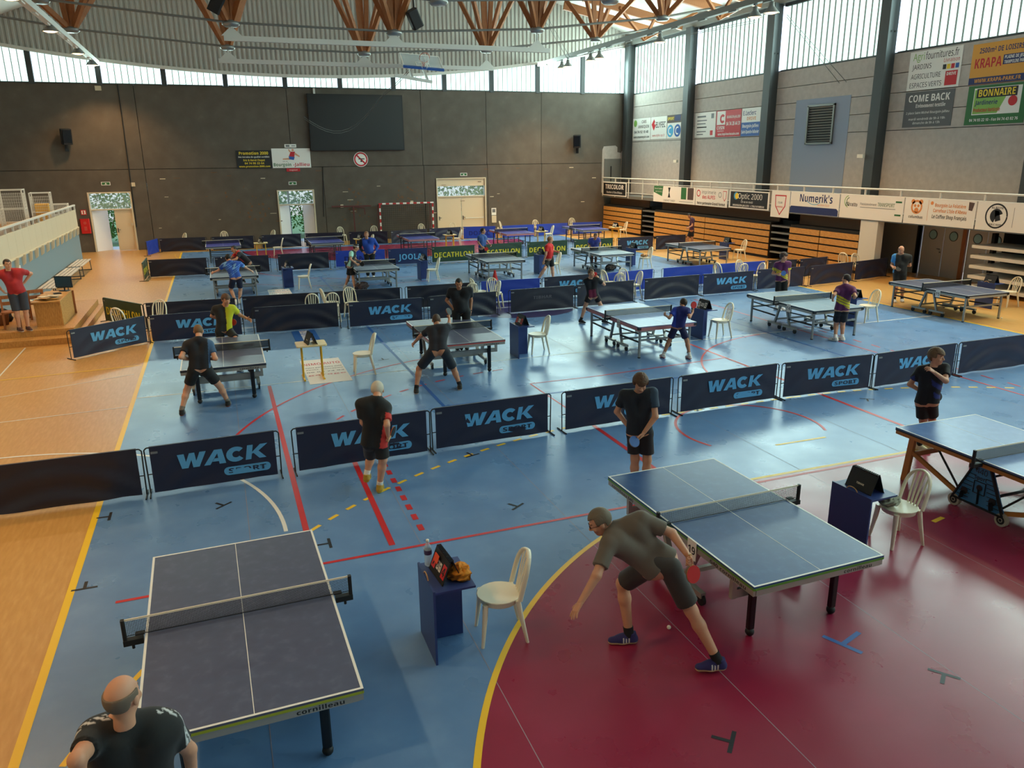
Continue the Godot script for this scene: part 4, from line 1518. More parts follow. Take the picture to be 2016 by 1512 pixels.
func barrier(i: int, q: Array) -> void:
	# q: x0, d0, x1, d1, style, label
	var a := P(q[0], 0, q[1])
	var b := P(q[2], 0, q[3])
	var len := (b - a).length()
	var style: String = q[4]
	var t := thing("court_barrier", q[5], "barrier", (a + b) * 0.5, atan2(-(b - a).z, (b - a).x), "barriers round the courts")
	var tall := 0.655
	var y0 := 0.03
	var amp := 0.022 if style == "dark" or style == "plain" else 0.009
	var wave := cloth_wave(i * 1.7, amp, len, tall)
	var f := MB.new()
	f.tube(Vector3(-len * 0.5 + 0.03, 0.69, 0), Vector3(len * 0.5 - 0.03, 0.69, 0), 0.01, 6)
	for s in [1, -1]:
		var e: float = s * len * 0.5
		f.tube(Vector3(e - 0.03 * s, 0.69, 0), Vector3(e, 0.66, 0), 0.01, 6)
		f.tube(Vector3(e, 0.66, 0), Vector3(e - 0.01 * s, 0.012, 0), 0.01, 6)
		f.tube(Vector3(e - 0.01 * s, 0.012, -0.17), Vector3(e - 0.01 * s, 0.012, 0.17), 0.011, 6)
		f.tube(Vector3(e, 0.3, 0), Vector3(e - 0.1 * s, 0.3, 0), 0.008, 6)
	put(t, "frame", f, mats["frame_black"])
	var cw := len - 0.13
	var cl := MB.new()
	cl.sheet(func(u, v): return Vector3((u - 0.5) * cw, y0 + v * tall, 0.02 + wave.call(u * cw, v * tall)), 26, 10)
	cl.sheet(func(u, v): return Vector3((u - 0.5) * cw, y0 + v * tall, 0.014 + wave.call(u * cw, v * tall)), 26, 10, true)
	cl.box(Vector3(0, 0.69, 0), Vector3(cw, 0.03, 0.034))
	var cm: String = {"wack": "cloth_navy", "dark": "cloth_dark", "plain": "cloth_navy", "blue": "cloth_royal", "donic": "cloth_royal", "deca": "cloth_green", "joola": "cloth_joola", "faint": "cloth_dark"}[style]
	var co := put(t, "cloth", cl, mats[cm])
	var lay := func(p: Vector3) -> Vector3: return Vector3(p.x, p.y, 0.027 + wave.call(p.x + cw * 0.5, p.y - y0))
	match style:
		"wack":
			var m := MB.new()
			wack_letters(m, lay)
			put(co, "lettering", m, mats["print_wack"])
			m = MB.new()
			var pill := PackedVector2Array()
			for k in 9:
				var an := -PI / 2 + PI * k / 8.0
				pill.append(Vector2(0.68 + cos(an) * 0.062, 0.19 + sin(an) * 0.062))
			for k in 9:
				var an := PI / 2 + PI * k / 8.0
				pill.append(Vector2(0.16 + cos(an) * 0.062, 0.19 + sin(an) * 0.062))
			var n0 := m.v.size()
			m.face(pill, Transform3D.IDENTITY)
			for k in range(n0, m.v.size()):
				m.v[k] = lay.call(m.v[k])
			var po := put(co, "badge", m, mats["print_wack"])
			m = MB.new()
			text_into(m, "SPORT", font_heavy, 0.07, Transform3D(Basis.IDENTITY, Vector3(0.42, 0.19, 0)), 0, 0.52, func(p): return lay.call(p) + Vector3(0, 0, 0.004))
			put(po, "badge_lettering", m, mats["cloth_navy"])
		"deca":
			var m := MB.new()
			text_into(m, "DECATHLON", font_heavy, 0.22, Transform3D(Basis.IDENTITY, Vector3(0, 0.33, 0)), 0, len * 0.84, lay)
			put(co, "lettering", m, mats["print_deca"])
		"joola":
			var m := MB.new()
			text_into(m, "JOOLA", font_heavy, 0.24, Transform3D(Basis.IDENTITY, Vector3(0.1, 0.33, 0)), 0, len * 0.58, lay)
			put(co, "lettering", m, mats["print_joola"])
		"donic":
			var m := MB.new()
			text_into(m, "DONIC", font_heavy, 0.24, Transform3D(Basis.IDENTITY, Vector3(0, 0.33, 0)), 0, len * 0.62, lay)
			put(co, "lettering", m, mats["print_donic"])
		"faint":
			var m := MB.new()
			text_into(m, "TIBHAR", font_bold, 0.09, Transform3D(Basis.IDENTITY, Vector3(0, 0.42, 0)), 0, 0.62, lay)
			put(co, "lettering", m, mats["print_faint"])
	# clip at the corner of the printed ones
	if style != "blue":
		var cp := MB.new()
		cp.box(Vector3(-cw * 0.5 + 0.06, 0.62, 0.03), Vector3(0.09, 0.03, 0.012))
		put(t, "clip", cp, mats["galvanised"])

func wack_letters(m: MB, lay: Callable) -> void:
	# heavy slanted capitals drawn as polygons in a box one unit tall
	var shapes := []
	shapes.append(PackedVector2Array([Vector2(0, 1), Vector2(0.36, 1), Vector2(0.45, 0.42), Vector2(0.64, 1), Vector2(0.92, 1), Vector2(1.0, 0.42), Vector2(1.2, 1), Vector2(1.54, 1), Vector2(1.16, 0), Vector2(0.82, 0), Vector2(0.74, 0.52), Vector2(0.56, 0), Vector2(0.22, 0)]))
	shapes.append(PackedVector2Array([Vector2(1.4, 0), Vector2(1.74, 0), Vector2(2.14, 0.74), Vector2(2.3, 1), Vector2(1.98, 1)]))
	shapes.append(PackedVector2Array([Vector2(2.14, 0.74), Vector2(2.24, 0), Vector2(2.6, 0), Vector2(2.4, 1), Vector2(2.28, 1)]))
	shapes.append(PackedVector2Array([Vector2(1.86, 0.2), Vector2(2.22, 0.2), Vector2(2.18, 0.42), Vector2(1.98, 0.42)]))
	var ring := PackedVector2Array()
	for k in 17:
		var a := deg_to_rad(42.0 + 276.0 * k / 16.0)
		ring.append(Vector2(3.16 + 0.54 * cos(a), 0.5 + 0.52 * sin(a)))
	for k in 17:
		var a := deg_to_rad(318.0 - 276.0 * k / 16.0)
		ring.append(Vector2(3.18 + 0.22 * cos(a), 0.5 + 0.22 * sin(a)))
	shapes.append(ring)
	shapes.append(PackedVector2Array([Vector2(3.68, 0), Vector2(4.0, 0), Vector2(4.12, 1), Vector2(3.8, 1)]))
	shapes.append(PackedVector2Array([Vector2(4.04, 0.46), Vector2(4.52, 1), Vector2(4.94, 1), Vector2(4.4, 0.5), Vector2(4.04, 0.36)]))
	shapes.append(PackedVector2Array([Vector2(4.06, 0.5), Vector2(4.4, 0.56), Vector2(4.86, 0), Vector2(4.46, 0)]))
	for sh in shapes:
		var n0 := m.v.size()
		var q := PackedVector2Array()
		for p in sh:
			q.append(Vector2(-0.5 + p.x * 0.246 + p.y * 0.01, 0.325 + p.y * 0.215))
		m.face(q, Transform3D.IDENTITY)
		for k in range(n0, m.v.size()):
			m.v[k] = lay.call(m.v[k])

# ---------------------------------------------------------------- white plastic chair
# local: seat centre above the origin, sitter looks towards +z
var chair_proto: Node3D = null
func chair(x: float, d: float, turn_deg: float, label: String) -> Node3D:
	if chair_proto != null:
		return dup(chair_proto, P(x, 0, d), deg_to_rad(turn_deg), label)
	var t := thing("plastic_chair", label, "chair", P(x, 0, d), deg_to_rad(turn_deg), "white plastic chairs")
	chair_proto = t
	var wp := mat("chair_plastic", c8(236, 226, 200), 0.35)
	var m := MB.new()
	var prof := [Vector2(0.001, 0.425), Vector2(0.17, 0.425), Vector2(0.205, 0.44), Vector2(0.215, 0.455), Vector2(0.205, 0.462), Vector2(0.17, 0.452), Vector2(0.001, 0.446)]
	m.lathe(prof, Transform3D(Basis.from_scale(Vector3(0.98, 1, 1.02)), Vector3.ZERO), 22)
	m.lathe([Vector2(0.2, 0.44), Vector2(0.19, 0.395), Vector2(0.175, 0.395), Vector2(0.18, 0.44)], Transform3D.IDENTITY, 22)
	put(t, "seat", m, wp)
	for q in [[0.15, 0.16, 0.19, 0.2], [-0.15, 0.16, -0.19, 0.2]]:
		m = MB.new()
		m.sweep([Vector3(q[0], 0.43, q[1]), Vector3(q[0] * 1.06, 0.3, q[1] * 1.05), Vector3(q[2], 0.0, q[3])], 0.03, 0.026, 8, false, Vector3.RIGHT, [1.15, 1.0, 0.62])
		put(t, "leg", m, wp)
	for s in [1, -1]:
		m = MB.new()
		m.sweep([Vector3(0.16 * s, 0.45, -0.15), Vector3(0.17 * s, 0.3, -0.175), Vector3(0.2 * s, 0.0, -0.235)], 0.028, 0.024, 8, false, Vector3.RIGHT, [1.1, 1.0, 0.62])
		put(t, "leg", m, wp)
	m = MB.new()
	var pts := []
	for k in 17:
		var a := PI * k / 16.0
		var y := 0.45 + 0.42 * pow(sin(a), 0.55)
		var xx := 0.185 * cos(a) * (1.0 + 0.12 * sin(a))
		pts.append(Vector3(xx, y, -0.165 - 0.1 * (y - 0.45) / 0.42 - 0.03 * (1.0 - absf(cos(a)))))
	m.sweep(pts, 0.026, 0.015, 8, false, Vector3(0, 0, 1))
	put(t, "back_frame", m, wp)
	for k in 4:
		var xs := -0.0975 + 0.065 * k
		m = MB.new()
		m.sweep([Vector3(xs * 0.72, 0.45, -0.185), Vector3(xs * 0.9, 0.62, -0.225), Vector3(xs, 0.76, -0.26), Vector3(xs * 1.02, 0.845, -0.285)], 0.015, 0.008, 6, false, Vector3(1, 0, 0))
		put(t, "back_slat", m, wp)
	return t

# ---------------------------------------------------------------- score stands, score boards, small desks
# local: board faces -x (the table), shelf reaches out to +x
var stand_proto: Node3D = null
func score_stand(x: float, d: float, turn_deg: float, label: String) -> Node3D:
	if stand_proto != null:
		return dup(stand_proto, P(x, 0, d), deg_to_rad(turn_deg), label)
	var t := thing("score_stand", label, "score stand", P(x, 0, d), deg_to_rad(turn_deg), "blue plywood score stands")
	stand_proto = t
	var bm := mat("stand_blue", c8(44, 62, 118), 0.42)
	var m := MB.new()
	m.box(Vector3(-0.17, 0.38, 0), Vector3(0.02, 0.76, 0.58))
	put(t, "front_board", m, bm)
	m = MB.new()
	m.box(Vector3(0.02, 0.36, -0.12), Vector3(0.36, 0.71, 0.02))
	put(t, "web_board", m, bm)
	m = MB.new()
	m.box(Vector3(0.03, 0.735, 0), Vector3(0.38, 0.02, 0.58))
	put(t, "shelf", m, bm)
	m = MB.new()
	m.box(Vector3(-0.162, 0.79, 0), Vector3(0.034, 0.0, 0.0))
	var hp := MB.new()
	var pts := []
	for k in 9:
		var a := PI * k / 8.0
		pts.append(Vector3(-0.17, 0.745 + 0.055 * sin(a), 0.08 * cos(a)))
	hp.sweep(pts, 0.006, 0.006, 6)
	put(t, "rope_handle", hp, mats["racket_wood"])
	return t

func score_board(x: float, y: float, d: float, turn_deg: float, label: String, style := 0) -> void:
	# tent-shaped flip board; local: number faces look along -x and +x
	var t := thing("score_board", label, "score board", P(x, y, d), deg_to_rad(turn_deg), "flip score boards")
	var m := MB.new()
	var fr := Basis(Vector3(0, 0, 1), 0.0)
	for s in [1, -1]:
		m.quad(Vector3(0.1 * s, 0.0, -0.19 * s), Vector3(0.1 * s, 0.0, 0.19 * s), Vector3(0.012 * s, 0.22, 0.19 * s), Vector3(0.012 * s, 0.22, -0.19 * s)) if s < 0 else m.quad(Vector3(0.1, 0.0, 0.19), Vector3(0.1, 0.0, -0.19), Vector3(0.012, 0.22, -0.19), Vector3(0.012, 0.22, 0.19))
		m.bar(Vector3(0.1 * s, 0.004, -0.19), Vector3(0.1 * s, 0.004, 0.19), 0.012, 0.008)
		m.box(Vector3(0.056 * s, 0.108, 0), Vector3(0.008, 0.24, 0.376), Basis(Vector3(0, 0, 1), 0.38 * s))
	put(t, "tent_board", m, mats["black_matt"])
	m = MB.new()
	for k in 14:
		var z := -0.17 + 0.026 * k
		m.tube(Vector3(-0.02, 0.222, z), Vector3(0.02, 0.222, z + 0.004), 0.011, 6)
	var sp := put(t, "ring_binding", m, mats["black_gloss"])
	sp.set_meta("kind", "stuff")
	for s in [1, -1]:
		for k in 4:
			if style == 2:
				continue
			var z: float = [-0.125, -0.03, 0.03, 0.125][k]
			var big := k == 0 or k == 3
			var tilt := Basis(Vector3(0, 0, 1), 0.38 * s)
			var c := MB.new()
			c.box(Vector3(0.063 * s, 0.1, z), Vector3(0.004, 0.13 if big else 0.085, 0.085 if big else 0.045), tilt)
			var card := put(t, "score_card", c, mats["white_paper"] if style == 0 or not big else mats["red_plastic"])
			c = MB.new()
			var fb := Basis(Vector3(0, 0, -1 * s), Vector3(0, 1, 0), Vector3(s, 0, 0))
			text_into(c, ["0", "1", "2", "0"][k] if style == 0 else ["7", "0", "1", "4"][k], font_bold, 0.085 if big else 0.05, Transform3D(tilt * fb, Vector3(0.0665 * s, 0.1, z)), 0)
			put(card, "digit", c, mats["print_black"])
	if style == 2:
		var c := MB.new()
		text_into(c, "TIBHAR", font_bold, 0.022, Transform3D(Basis(Vector3(0, 0, 1), -0.38) * Basis(Vector3(0, 0, 1), Vector3(0, 1, 0), Vector3(-1, 0, 0)), Vector3(-0.075, 0.075, 0.0)), 0)
		put(t, "maker_print", c, mats["net_band"])

var desk_proto: Node3D = null
func small_desk(x: float, d: float, turn_deg: float, label: String) -> Node3D:
	if desk_proto != null:
		return dup(desk_proto, P(x, 0, d), deg_to_rad(turn_deg), label)
	var t := thing("small_desk", label, "desk", P(x, 0, d), deg_to_rad(turn_deg), "small yellow-legged desks")
	desk_proto = t
	var ym := mat("desk_yellow", c8(226, 176, 32), 0.4)
	var tm := mat("desk_top", c8(230, 206, 150), 0.45)
	var m := MB.new()
	m.chamfer_box(Vector3(0, 0.745, 0), Vector3(0.62, 0.03, 0.5), 0.03)
	put(t, "desk_top", m, tm)
	for s in [1, -1]:
		m = MB.new()
		m.tube(Vector3(0.2 * s, 0.735, 0.06), Vector3(0.2 * s, 0.03, 0.06), 0.018, 8)
		m.tube(Vector3(0.2 * s, 0.735, -0.06), Vector3(0.2 * s, 0.03, -0.06), 0.018, 8)
		put(t, "leg_pair", m, ym)
		m = MB.new()
		m.tube(Vector3(0.2 * s, 0.022, 0.25), Vector3(0.2 * s, 0.022, -0.25), 0.022, 8)
		put(t, "foot_bar", m, ym)
	m = MB.new()
	m.box(Vector3(0, 0.7, 0), Vector3(0.42, 0.05, 0.02))
	put(t, "rail", m, ym)
	return t

# ---------------------------------------------------------------- layout, in metres
func layout_barriers() -> void:
	var rows := [
		[-3.66, 11.15, -1.33, 11.15, "dark", "unprinted dark folded-cloth barrier, leftmost in the front row"],
		[-1.30, 11.16, 0.49, 11.22, "wack", "navy barrier with slanted light blue lettering, second from left in the front row"],
		[0.67, 11.22, 2.78, 11.31, "wack", "navy barrier with slanted light blue lettering, third from left in the front row"],
		[2.81, 11.35, 4.89, 11.42, "wack", "navy barrier with slanted light blue lettering, fourth from left in the front row"],
		[5.08, 11.40, 7.30, 11.51, "wack", "navy barrier with slanted light blue lettering, fifth from left in the front row"],
		[7.40, 11.50, 9.64, 11.57, "wack", "navy barrier with slanted light blue lettering, sixth from left in the front row"],
		[9.69, 11.55, 11.80, 11.44, "wack", "navy barrier with slanted light blue lettering, seventh from left in the front row"],
		[11.81, 11.43, 14.08, 11.51, "wack", "navy barrier with slanted light blue lettering, eighth from left in the front row"],
		[14.15, 11.53, 16.48, 11.53, "plain", "plain smooth navy barrier, rightmost in the front row"],
		[-3.61, 20.32, -2.00, 21.61, "wack", "navy barrier with slanted light blue lettering, leftmost in the middle row"],
		[-1.98, 21.55, 0.34, 21.57, "wack", "navy barrier with slanted light blue lettering, second from left in the middle row"],
		[0.58, 21.63, 2.88, 21.53, "dark", "unprinted dark folded-cloth barrier, third from left in the middle row"],
		[3.04, 21.37, 5.22, 21.38, "wack", "navy barrier with slanted light blue lettering, fourth from left in the middle row"],
		[5.34, 21.42, 7.50, 21.51, "dark", "unprinted dark folded-cloth barrier, fifth from left in the middle row"],
		[7.85, 21.56, 10.05, 21.62, "faint", "dark barrier with small faint lettering, sixth from left in the middle row"],
		[10.06, 21.62, 12.23, 21.77, "dark", "unprinted dark folded-cloth barrier, seventh from left in the middle row"],
		[12.55, 21.86, 14.78, 21.96, "dark", "unprinted dark folded-cloth barrier, eighth from left in the middle row"],
		[14.81, 21.94, 16.94, 21.96, "wack", "navy barrier with slanted light blue lettering, ninth from left in the middle row"],
		[17.09, 22.10, 19.19, 22.12, "plain", "plain smooth navy barrier, tenth from left in the middle row"],
		[19.31, 22.06, 21.59, 22.38, "plain", "plain smooth navy barrier, eleventh from left in the middle row"],
		[21.61, 22.37, 23.58, 22.76, "plain", "plain smooth navy barrier, rightmost in the middle row"],
		[-3.40, 25.17, -2.21, 23.41, "deca", "dark green barrier with yellow lettering, leftmost in the second middle row"],
		[-2.21, 23.58, 0.26, 23.47, "dark", "unprinted dark folded-cloth barrier, second from left in the second middle row"],
		[0.34, 23.62, 2.60, 23.48, "dark", "unprinted dark folded-cloth barrier, third from left in the second middle row"],
		[2.63, 23.47, 5.05, 23.42, "dark", "unprinted dark folded-cloth barrier, fourth from left in the second middle row"],
		[5.16, 23.48, 7.49, 23.43, "dark", "unprinted dark folded-cloth barrier, fifth from left in the second middle row"],
		[7.57, 23.51, 9.67, 23.40, "blue", "plain royal blue barrier, sixth from left in the second middle row"],
		[9.74, 23.49, 11.93, 23.57, "wack", "navy barrier with slanted light blue lettering, seventh from left in the second middle row"],
		[11.94, 23.51, 14.07, 23.76, "blue", "plain royal blue barrier, eighth from left in the second middle row"],
		[14.38, 23.76, 16.63, 23.90, "blue", "plain royal blue barrier, ninth from left in the second middle row"],
		[16.66, 23.89, 18.92, 23.94, "blue", "plain royal blue barrier, tenth from left in the second middle row"],
		[19.04, 24.05, 20.28, 23.80, "dark", "unprinted dark folded-cloth barrier, eleventh from left in the second middle row"],
		[20.30, 23.79, 21.86, 24.00, "plain", "plain smooth navy barrier, rightmost in the second middle row"],
		[-2.96, 33.28, -2.93, 35.37, "deca", "dark green barrier with yellow lettering, leftmost in the third row"],
		[-2.86, 34.34, -0.57, 34.17, "dark", "unprinted dark folded-cloth barrier, second from left in the third row"],
		[-0.37, 34.17, 1.85, 33.98, "dark", "unprinted dark folded-cloth barrier, third from left in the third row"],
		[2.09, 34.06, 4.30, 34.01, "dark", "unprinted dark folded-cloth barrier, fourth from left in the third row"],
		[4.50, 34.23, 6.72, 34.01, "donic", "royal blue barrier with dark blue lettering, fifth from left in the third row"],
		[6.74, 34.00, 8.59, 33.87, "joola", "navy barrier with outlined sky blue lettering, sixth from left in the third row"],
		[8.69, 33.95, 10.82, 33.96, "deca", "dark green barrier with yellow lettering, seventh from left in the third row"],
		[10.93, 33.91, 13.14, 34.05, "deca", "dark green barrier with yellow lettering, eighth from left in the third row"],
		[13.26, 33.99, 15.46, 34.06, "deca", "dark green barrier with yellow lettering, ninth from left in the third row"],
		[15.69, 34.08, 17.90, 34.10, "deca", "dark green barrier with yellow lettering, tenth from left in the third row"],
		[17.94, 33.91, 20.05, 33.98, "wack", "navy barrier with slanted light blue lettering, eleventh from left in the third row"],
		[20.08, 33.97, 21.89, 33.95, "plain", "plain smooth navy barrier, rightmost in the third row"],
		[-3.47, 42.41, -3.02, 44.07, "blue", "plain royal blue barrier, leftmost in the far row"],
		[-2.99, 43.97, -0.68, 43.71, "dark", "unprinted dark folded-cloth barrier, second from left in the far row"],
		[-0.48, 43.61, 1.68, 43.44, "dark", "unprinted dark folded-cloth barrier, third from left in the far row"],
		[1.97, 43.45, 4.11, 43.48, "dark", "unprinted dark folded-cloth barrier, fourth from left in the far row"],
		[4.21, 43.43, 6.27, 43.21, "dark", "unprinted dark folded-cloth barrier, fifth from left in the far row"],
		[6.52, 43.25, 8.66, 42.84, "dark", "unprinted dark folded-cloth barrier, sixth from left in the far row"],
		[8.72, 42.82, 10.97, 43.25, "dark", "unprinted dark folded-cloth barrier, seventh from left in the far row"],
		[10.99, 43.24, 13.03, 43.49, "plain", "plain smooth navy barrier, eighth from left in the far row"],
		[13.06, 43.48, 15.00, 43.08, "donic", "royal blue barrier with dark blue lettering, ninth from left in the far row"],
		[15.29, 43.09, 17.42, 43.17, "blue", "plain royal blue barrier, tenth from left in the far row"],
		[17.45, 43.16, 19.62, 43.26, "blue", "plain royal blue barrier, eleventh from left in the far row"],
		[19.85, 43.32, 21.83, 43.09, "blue", "plain royal blue barrier, rightmost in the far row"],
	]
	for i in rows.size():
		barrier(i, rows[i])

func layout_chairs() -> void:
	for q in [
		[2.15, 6.27, -98, "white plastic chair beside blue score stand on edge of purple floor"],
		[7.22, 6.35, -95, "white plastic chair with a bag on its seat behind score stand of table 19"],
		[2.62, 16.45, -95, "white plastic chair facing the yellow-legged desk on the printed floor sheet"],
		[6.82, 16.74, -95, "white plastic chair beside score stand right of red-edged table"],
		[11.73, 16.44, -95, "white plastic chair beside score stand behind boy in navy"],
		[16.60, 16.53, -95, "white plastic chair beside score stand behind boy in purple"],
		[22.13, 16.64, -95, "white plastic chair beside score stand on orange floor at right"],
		[2.67, 28.93, -95, "white plastic chair by stand at left table of third row"],
		[7.40, 28.72, -95, "white plastic chair by stand in front of sky blue lettered barrier"],
		[12.24, 28.36, -95, "white plastic chair hidden behind walking player in red shirt"],
		[16.41, 28.46, -95, "white plastic chair with bag, right of pale blue table"],
		[21.58, 29.18, -95, "white plastic chair on orange floor right of grey table"],
		[2.54, 39.47, -95, "white plastic chair in far court beside first yellow desk from left"],
		[11.63, 39.86, -95, "white plastic chair by yellow desk in front of cream doors"],
		[16.96, 40.03, -95, "white plastic chair by yellow desk before blue far barriers"],
		[21.77, 40.49, -95, "white plastic chair by yellow desk beside far bleacher"],
		[-1.95, 44.54, -60, "white plastic chair against the dark far wall behind far barriers, leftmost"],
		[0.20, 44.61, 0, "white plastic chair against the dark far wall behind far barriers, second from left"],
		[2.49, 44.27, -60, "white plastic chair against the dark far wall behind far barriers, third from left"],
		[6.39, 44.55, 15, "white plastic chair against the dark far wall behind far barriers, fourth from left"],
		[8.11, 44.37, -20, "white plastic chair against the dark far wall behind far barriers, fifth from left"],
		[10.94, 44.41, 0, "white plastic chair against the dark far wall behind far barriers, sixth from left"],
		[12.76, 44.34, -10, "white plastic chair against the dark far wall behind far barriers, seventh from left"],
		[15.87, 44.20, 60, "white plastic chair against the dark far wall behind far barriers, eighth from left"],
		[17.90, 44.05, 0, "white plastic chair against the dark far wall behind far barriers, ninth from left"],
		[20.40, 44.38, -15, "white plastic chair against the dark far wall behind far barriers, rightmost"],
		[6.88, 39.26, -80, "white plastic chair behind man in blue tracksuit jacket"],
		[2.23, 22.53, 180, "white plastic chair in left cluster between the middle barrier rows, leftmost"],
		[2.85, 23.09, 95, "white plastic chair in left cluster between the middle barrier rows, second from left"],
		[2.79, 22.47, 180, "white plastic chair in left cluster between the middle barrier rows, third from left"],
		[3.42, 22.75, 10, "white plastic chair in left cluster between the middle barrier rows, rightmost"],
		[7.47, 23.18, 95, "white plastic chair in centre cluster behind player in black shirt, leftmost"],
		[6.95, 22.52, 180, "white plastic chair in centre cluster behind player in black shirt, second from left"],
		[7.85, 22.77, 5, "white plastic chair in centre cluster behind player in black shirt, third from left"],
		[7.55, 22.29, -90, "white plastic chair in centre cluster behind player in black shirt, rightmost"],
		[12.05, 23.18, 95, "white plastic chair in cluster behind girl holding red racket, leftmost"],
		[12.56, 22.94, 5, "white plastic chair in cluster behind girl holding red racket, second from left"],
		[11.99, 22.62, 180, "white plastic chair in cluster behind girl holding red racket, third from left"],
		[12.49, 22.38, -90, "white plastic chair in cluster behind girl holding red racket, rightmost"],
		[16.50, 23.18, 95, "white plastic chair in cluster before long royal blue barriers, leftmost"],
		[17.38, 23.18, 5, "white plastic chair in cluster before long royal blue barriers, second from left"],
		[16.94, 22.83, 180, "white plastic chair in cluster before long royal blue barriers, third from left"],
		[17.37, 22.47, -90, "white plastic chair in cluster before long royal blue barriers, rightmost"],
		[-2.60, 22.32, 150, "white plastic chair standing before the angled green lettered barrier"],
		[-1.83, 22.69, -20, "white plastic chair in corner where angled green barrier meets dark one"],
		[22.45, 23.71, 110, "white plastic chair turned sideways near the white pier"],
		[22.39, 22.95, 0, "white plastic chair facing court near the white pier"],
	]:
		chair(q[0], q[1], q[2], q[3])
	var pc := chair(-5.35, 25.0, 60.0, "white plastic chair behind the organisers desk")
	pc.position.y = 0.3

func layout_tables() -> void:
	table({"label": "slate-topped table tennis table with yellow-green stripe, nearest the camera", "x": -0.16, "d": 6.28, "yaw": 1.2, "top": "top_slate", "stripe": "stripe_green", "kind": "black", "brand": true, "cords": true})
	table({"label": "blue table tennis table number 19 with green stripe", "x": 4.88, "d": 6.43, "yaw": 1.2, "top": "top_blue", "stripe": "stripe_leaf", "kind": "black", "brand": true, "cords": true, "number": "19"})
	table({"label": "pale blue table tennis table with wooden legs and blue carriage", "x": 9.44, "d": 6.5, "yaw": 0.0, "top": "top_sky", "stripe": "stripe_dark", "kind": "wood"})
	table({"label": "slate table with grey frame between the two players in black at left", "x": -0.2, "d": 16.5, "yaw": 0.0, "top": "top_slate", "stripe": "stripe_dark", "kind": "black", "brand": true})
	table({"label": "slate table tennis table with red edge stripe and black legs", "x": 4.7, "d": 16.6, "yaw": 0.0, "top": "top_slate", "stripe": "stripe_red", "kind": "black", "brand": true})
	table({"label": "shiny pale table number 13 with silver legs", "x": 9.43, "d": 16.57, "yaw": 0.0, "top": "top_sky", "stripe": "stripe_pink", "kind": "silver", "number": "13"})
	table({"label": "greenish blue table number 14 with silver wheeled carriage", "x": 14.36, "d": 16.54, "yaw": -1.0, "top": "top_pale", "stripe": "stripe_dark", "kind": "silver", "number": "14"})
	table({"label": "dark slate table number 15 standing on orange floor", "x": 19.59, "d": 16.66, "yaw": -0.6, "top": "top_slate", "stripe": "stripe_dark", "kind": "silver", "number": "15"})
	table({"label": "grey table between player in blue shirt and player in red shirt", "x": 0.3, "d": 28.95, "yaw": 0.0, "top": "top_grey", "stripe": "stripe_dark", "kind": "silver"})
	table({"label": "grey table beside boy with white headband", "x": 5.08, "d": 28.7, "yaw": 0.0, "top": "top_grey", "stripe": "stripe_dark", "kind": "silver"})
	table({"label": "grey table in front of green barriers with red cone below", "x": 9.97, "d": 28.95, "yaw": 0.0, "top": "top_grey", "stripe": "stripe_dark", "kind": "silver", "number": " "})
	table({"label": "pale blue table before the man in violet-blue shirt", "x": 14.7, "d": 29.05, "yaw": 0.0, "top": "top_pale", "stripe": "stripe_dark", "kind": "silver", "number": " "})
	table({"label": "slate table on orange floor in front of the bleachers", "x": 19.25, "d": 29.0, "yaw": 0.0, "top": "top_slate", "stripe": "stripe_dark", "kind": "silver", "number": " "})
	table({"label": "royal blue table in far row, leftmost", "x": 0.08, "d": 39.3, "yaw": 0.0, "top": "top_royal", "stripe": "stripe_dark", "kind": "thin"})
	table({"label": "royal blue table in far row, second from left", "x": 4.68, "d": 38.8, "yaw": 0.0, "top": "top_royal", "stripe": "stripe_dark", "kind": "thin"})
	table({"label": "royal blue table with pink apron in far row, third from left", "x": 9.22, "d": 38.5, "yaw": 0.0, "top": "top_royal", "stripe": "stripe_pink", "kind": "thin"})
	table({"label": "royal blue table with pink apron in far row, second from right", "x": 14.4, "d": 39.0, "yaw": 0.0, "top": "top_royal", "stripe": "stripe_pink", "kind": "thin", "number": " "})
	table({"label": "royal blue table in far row beside bleachers, rightmost", "x": 18.8, "d": 39.25, "yaw": 0.0, "top": "top_royal", "stripe": "stripe_dark", "kind": "thin", "number": " "})

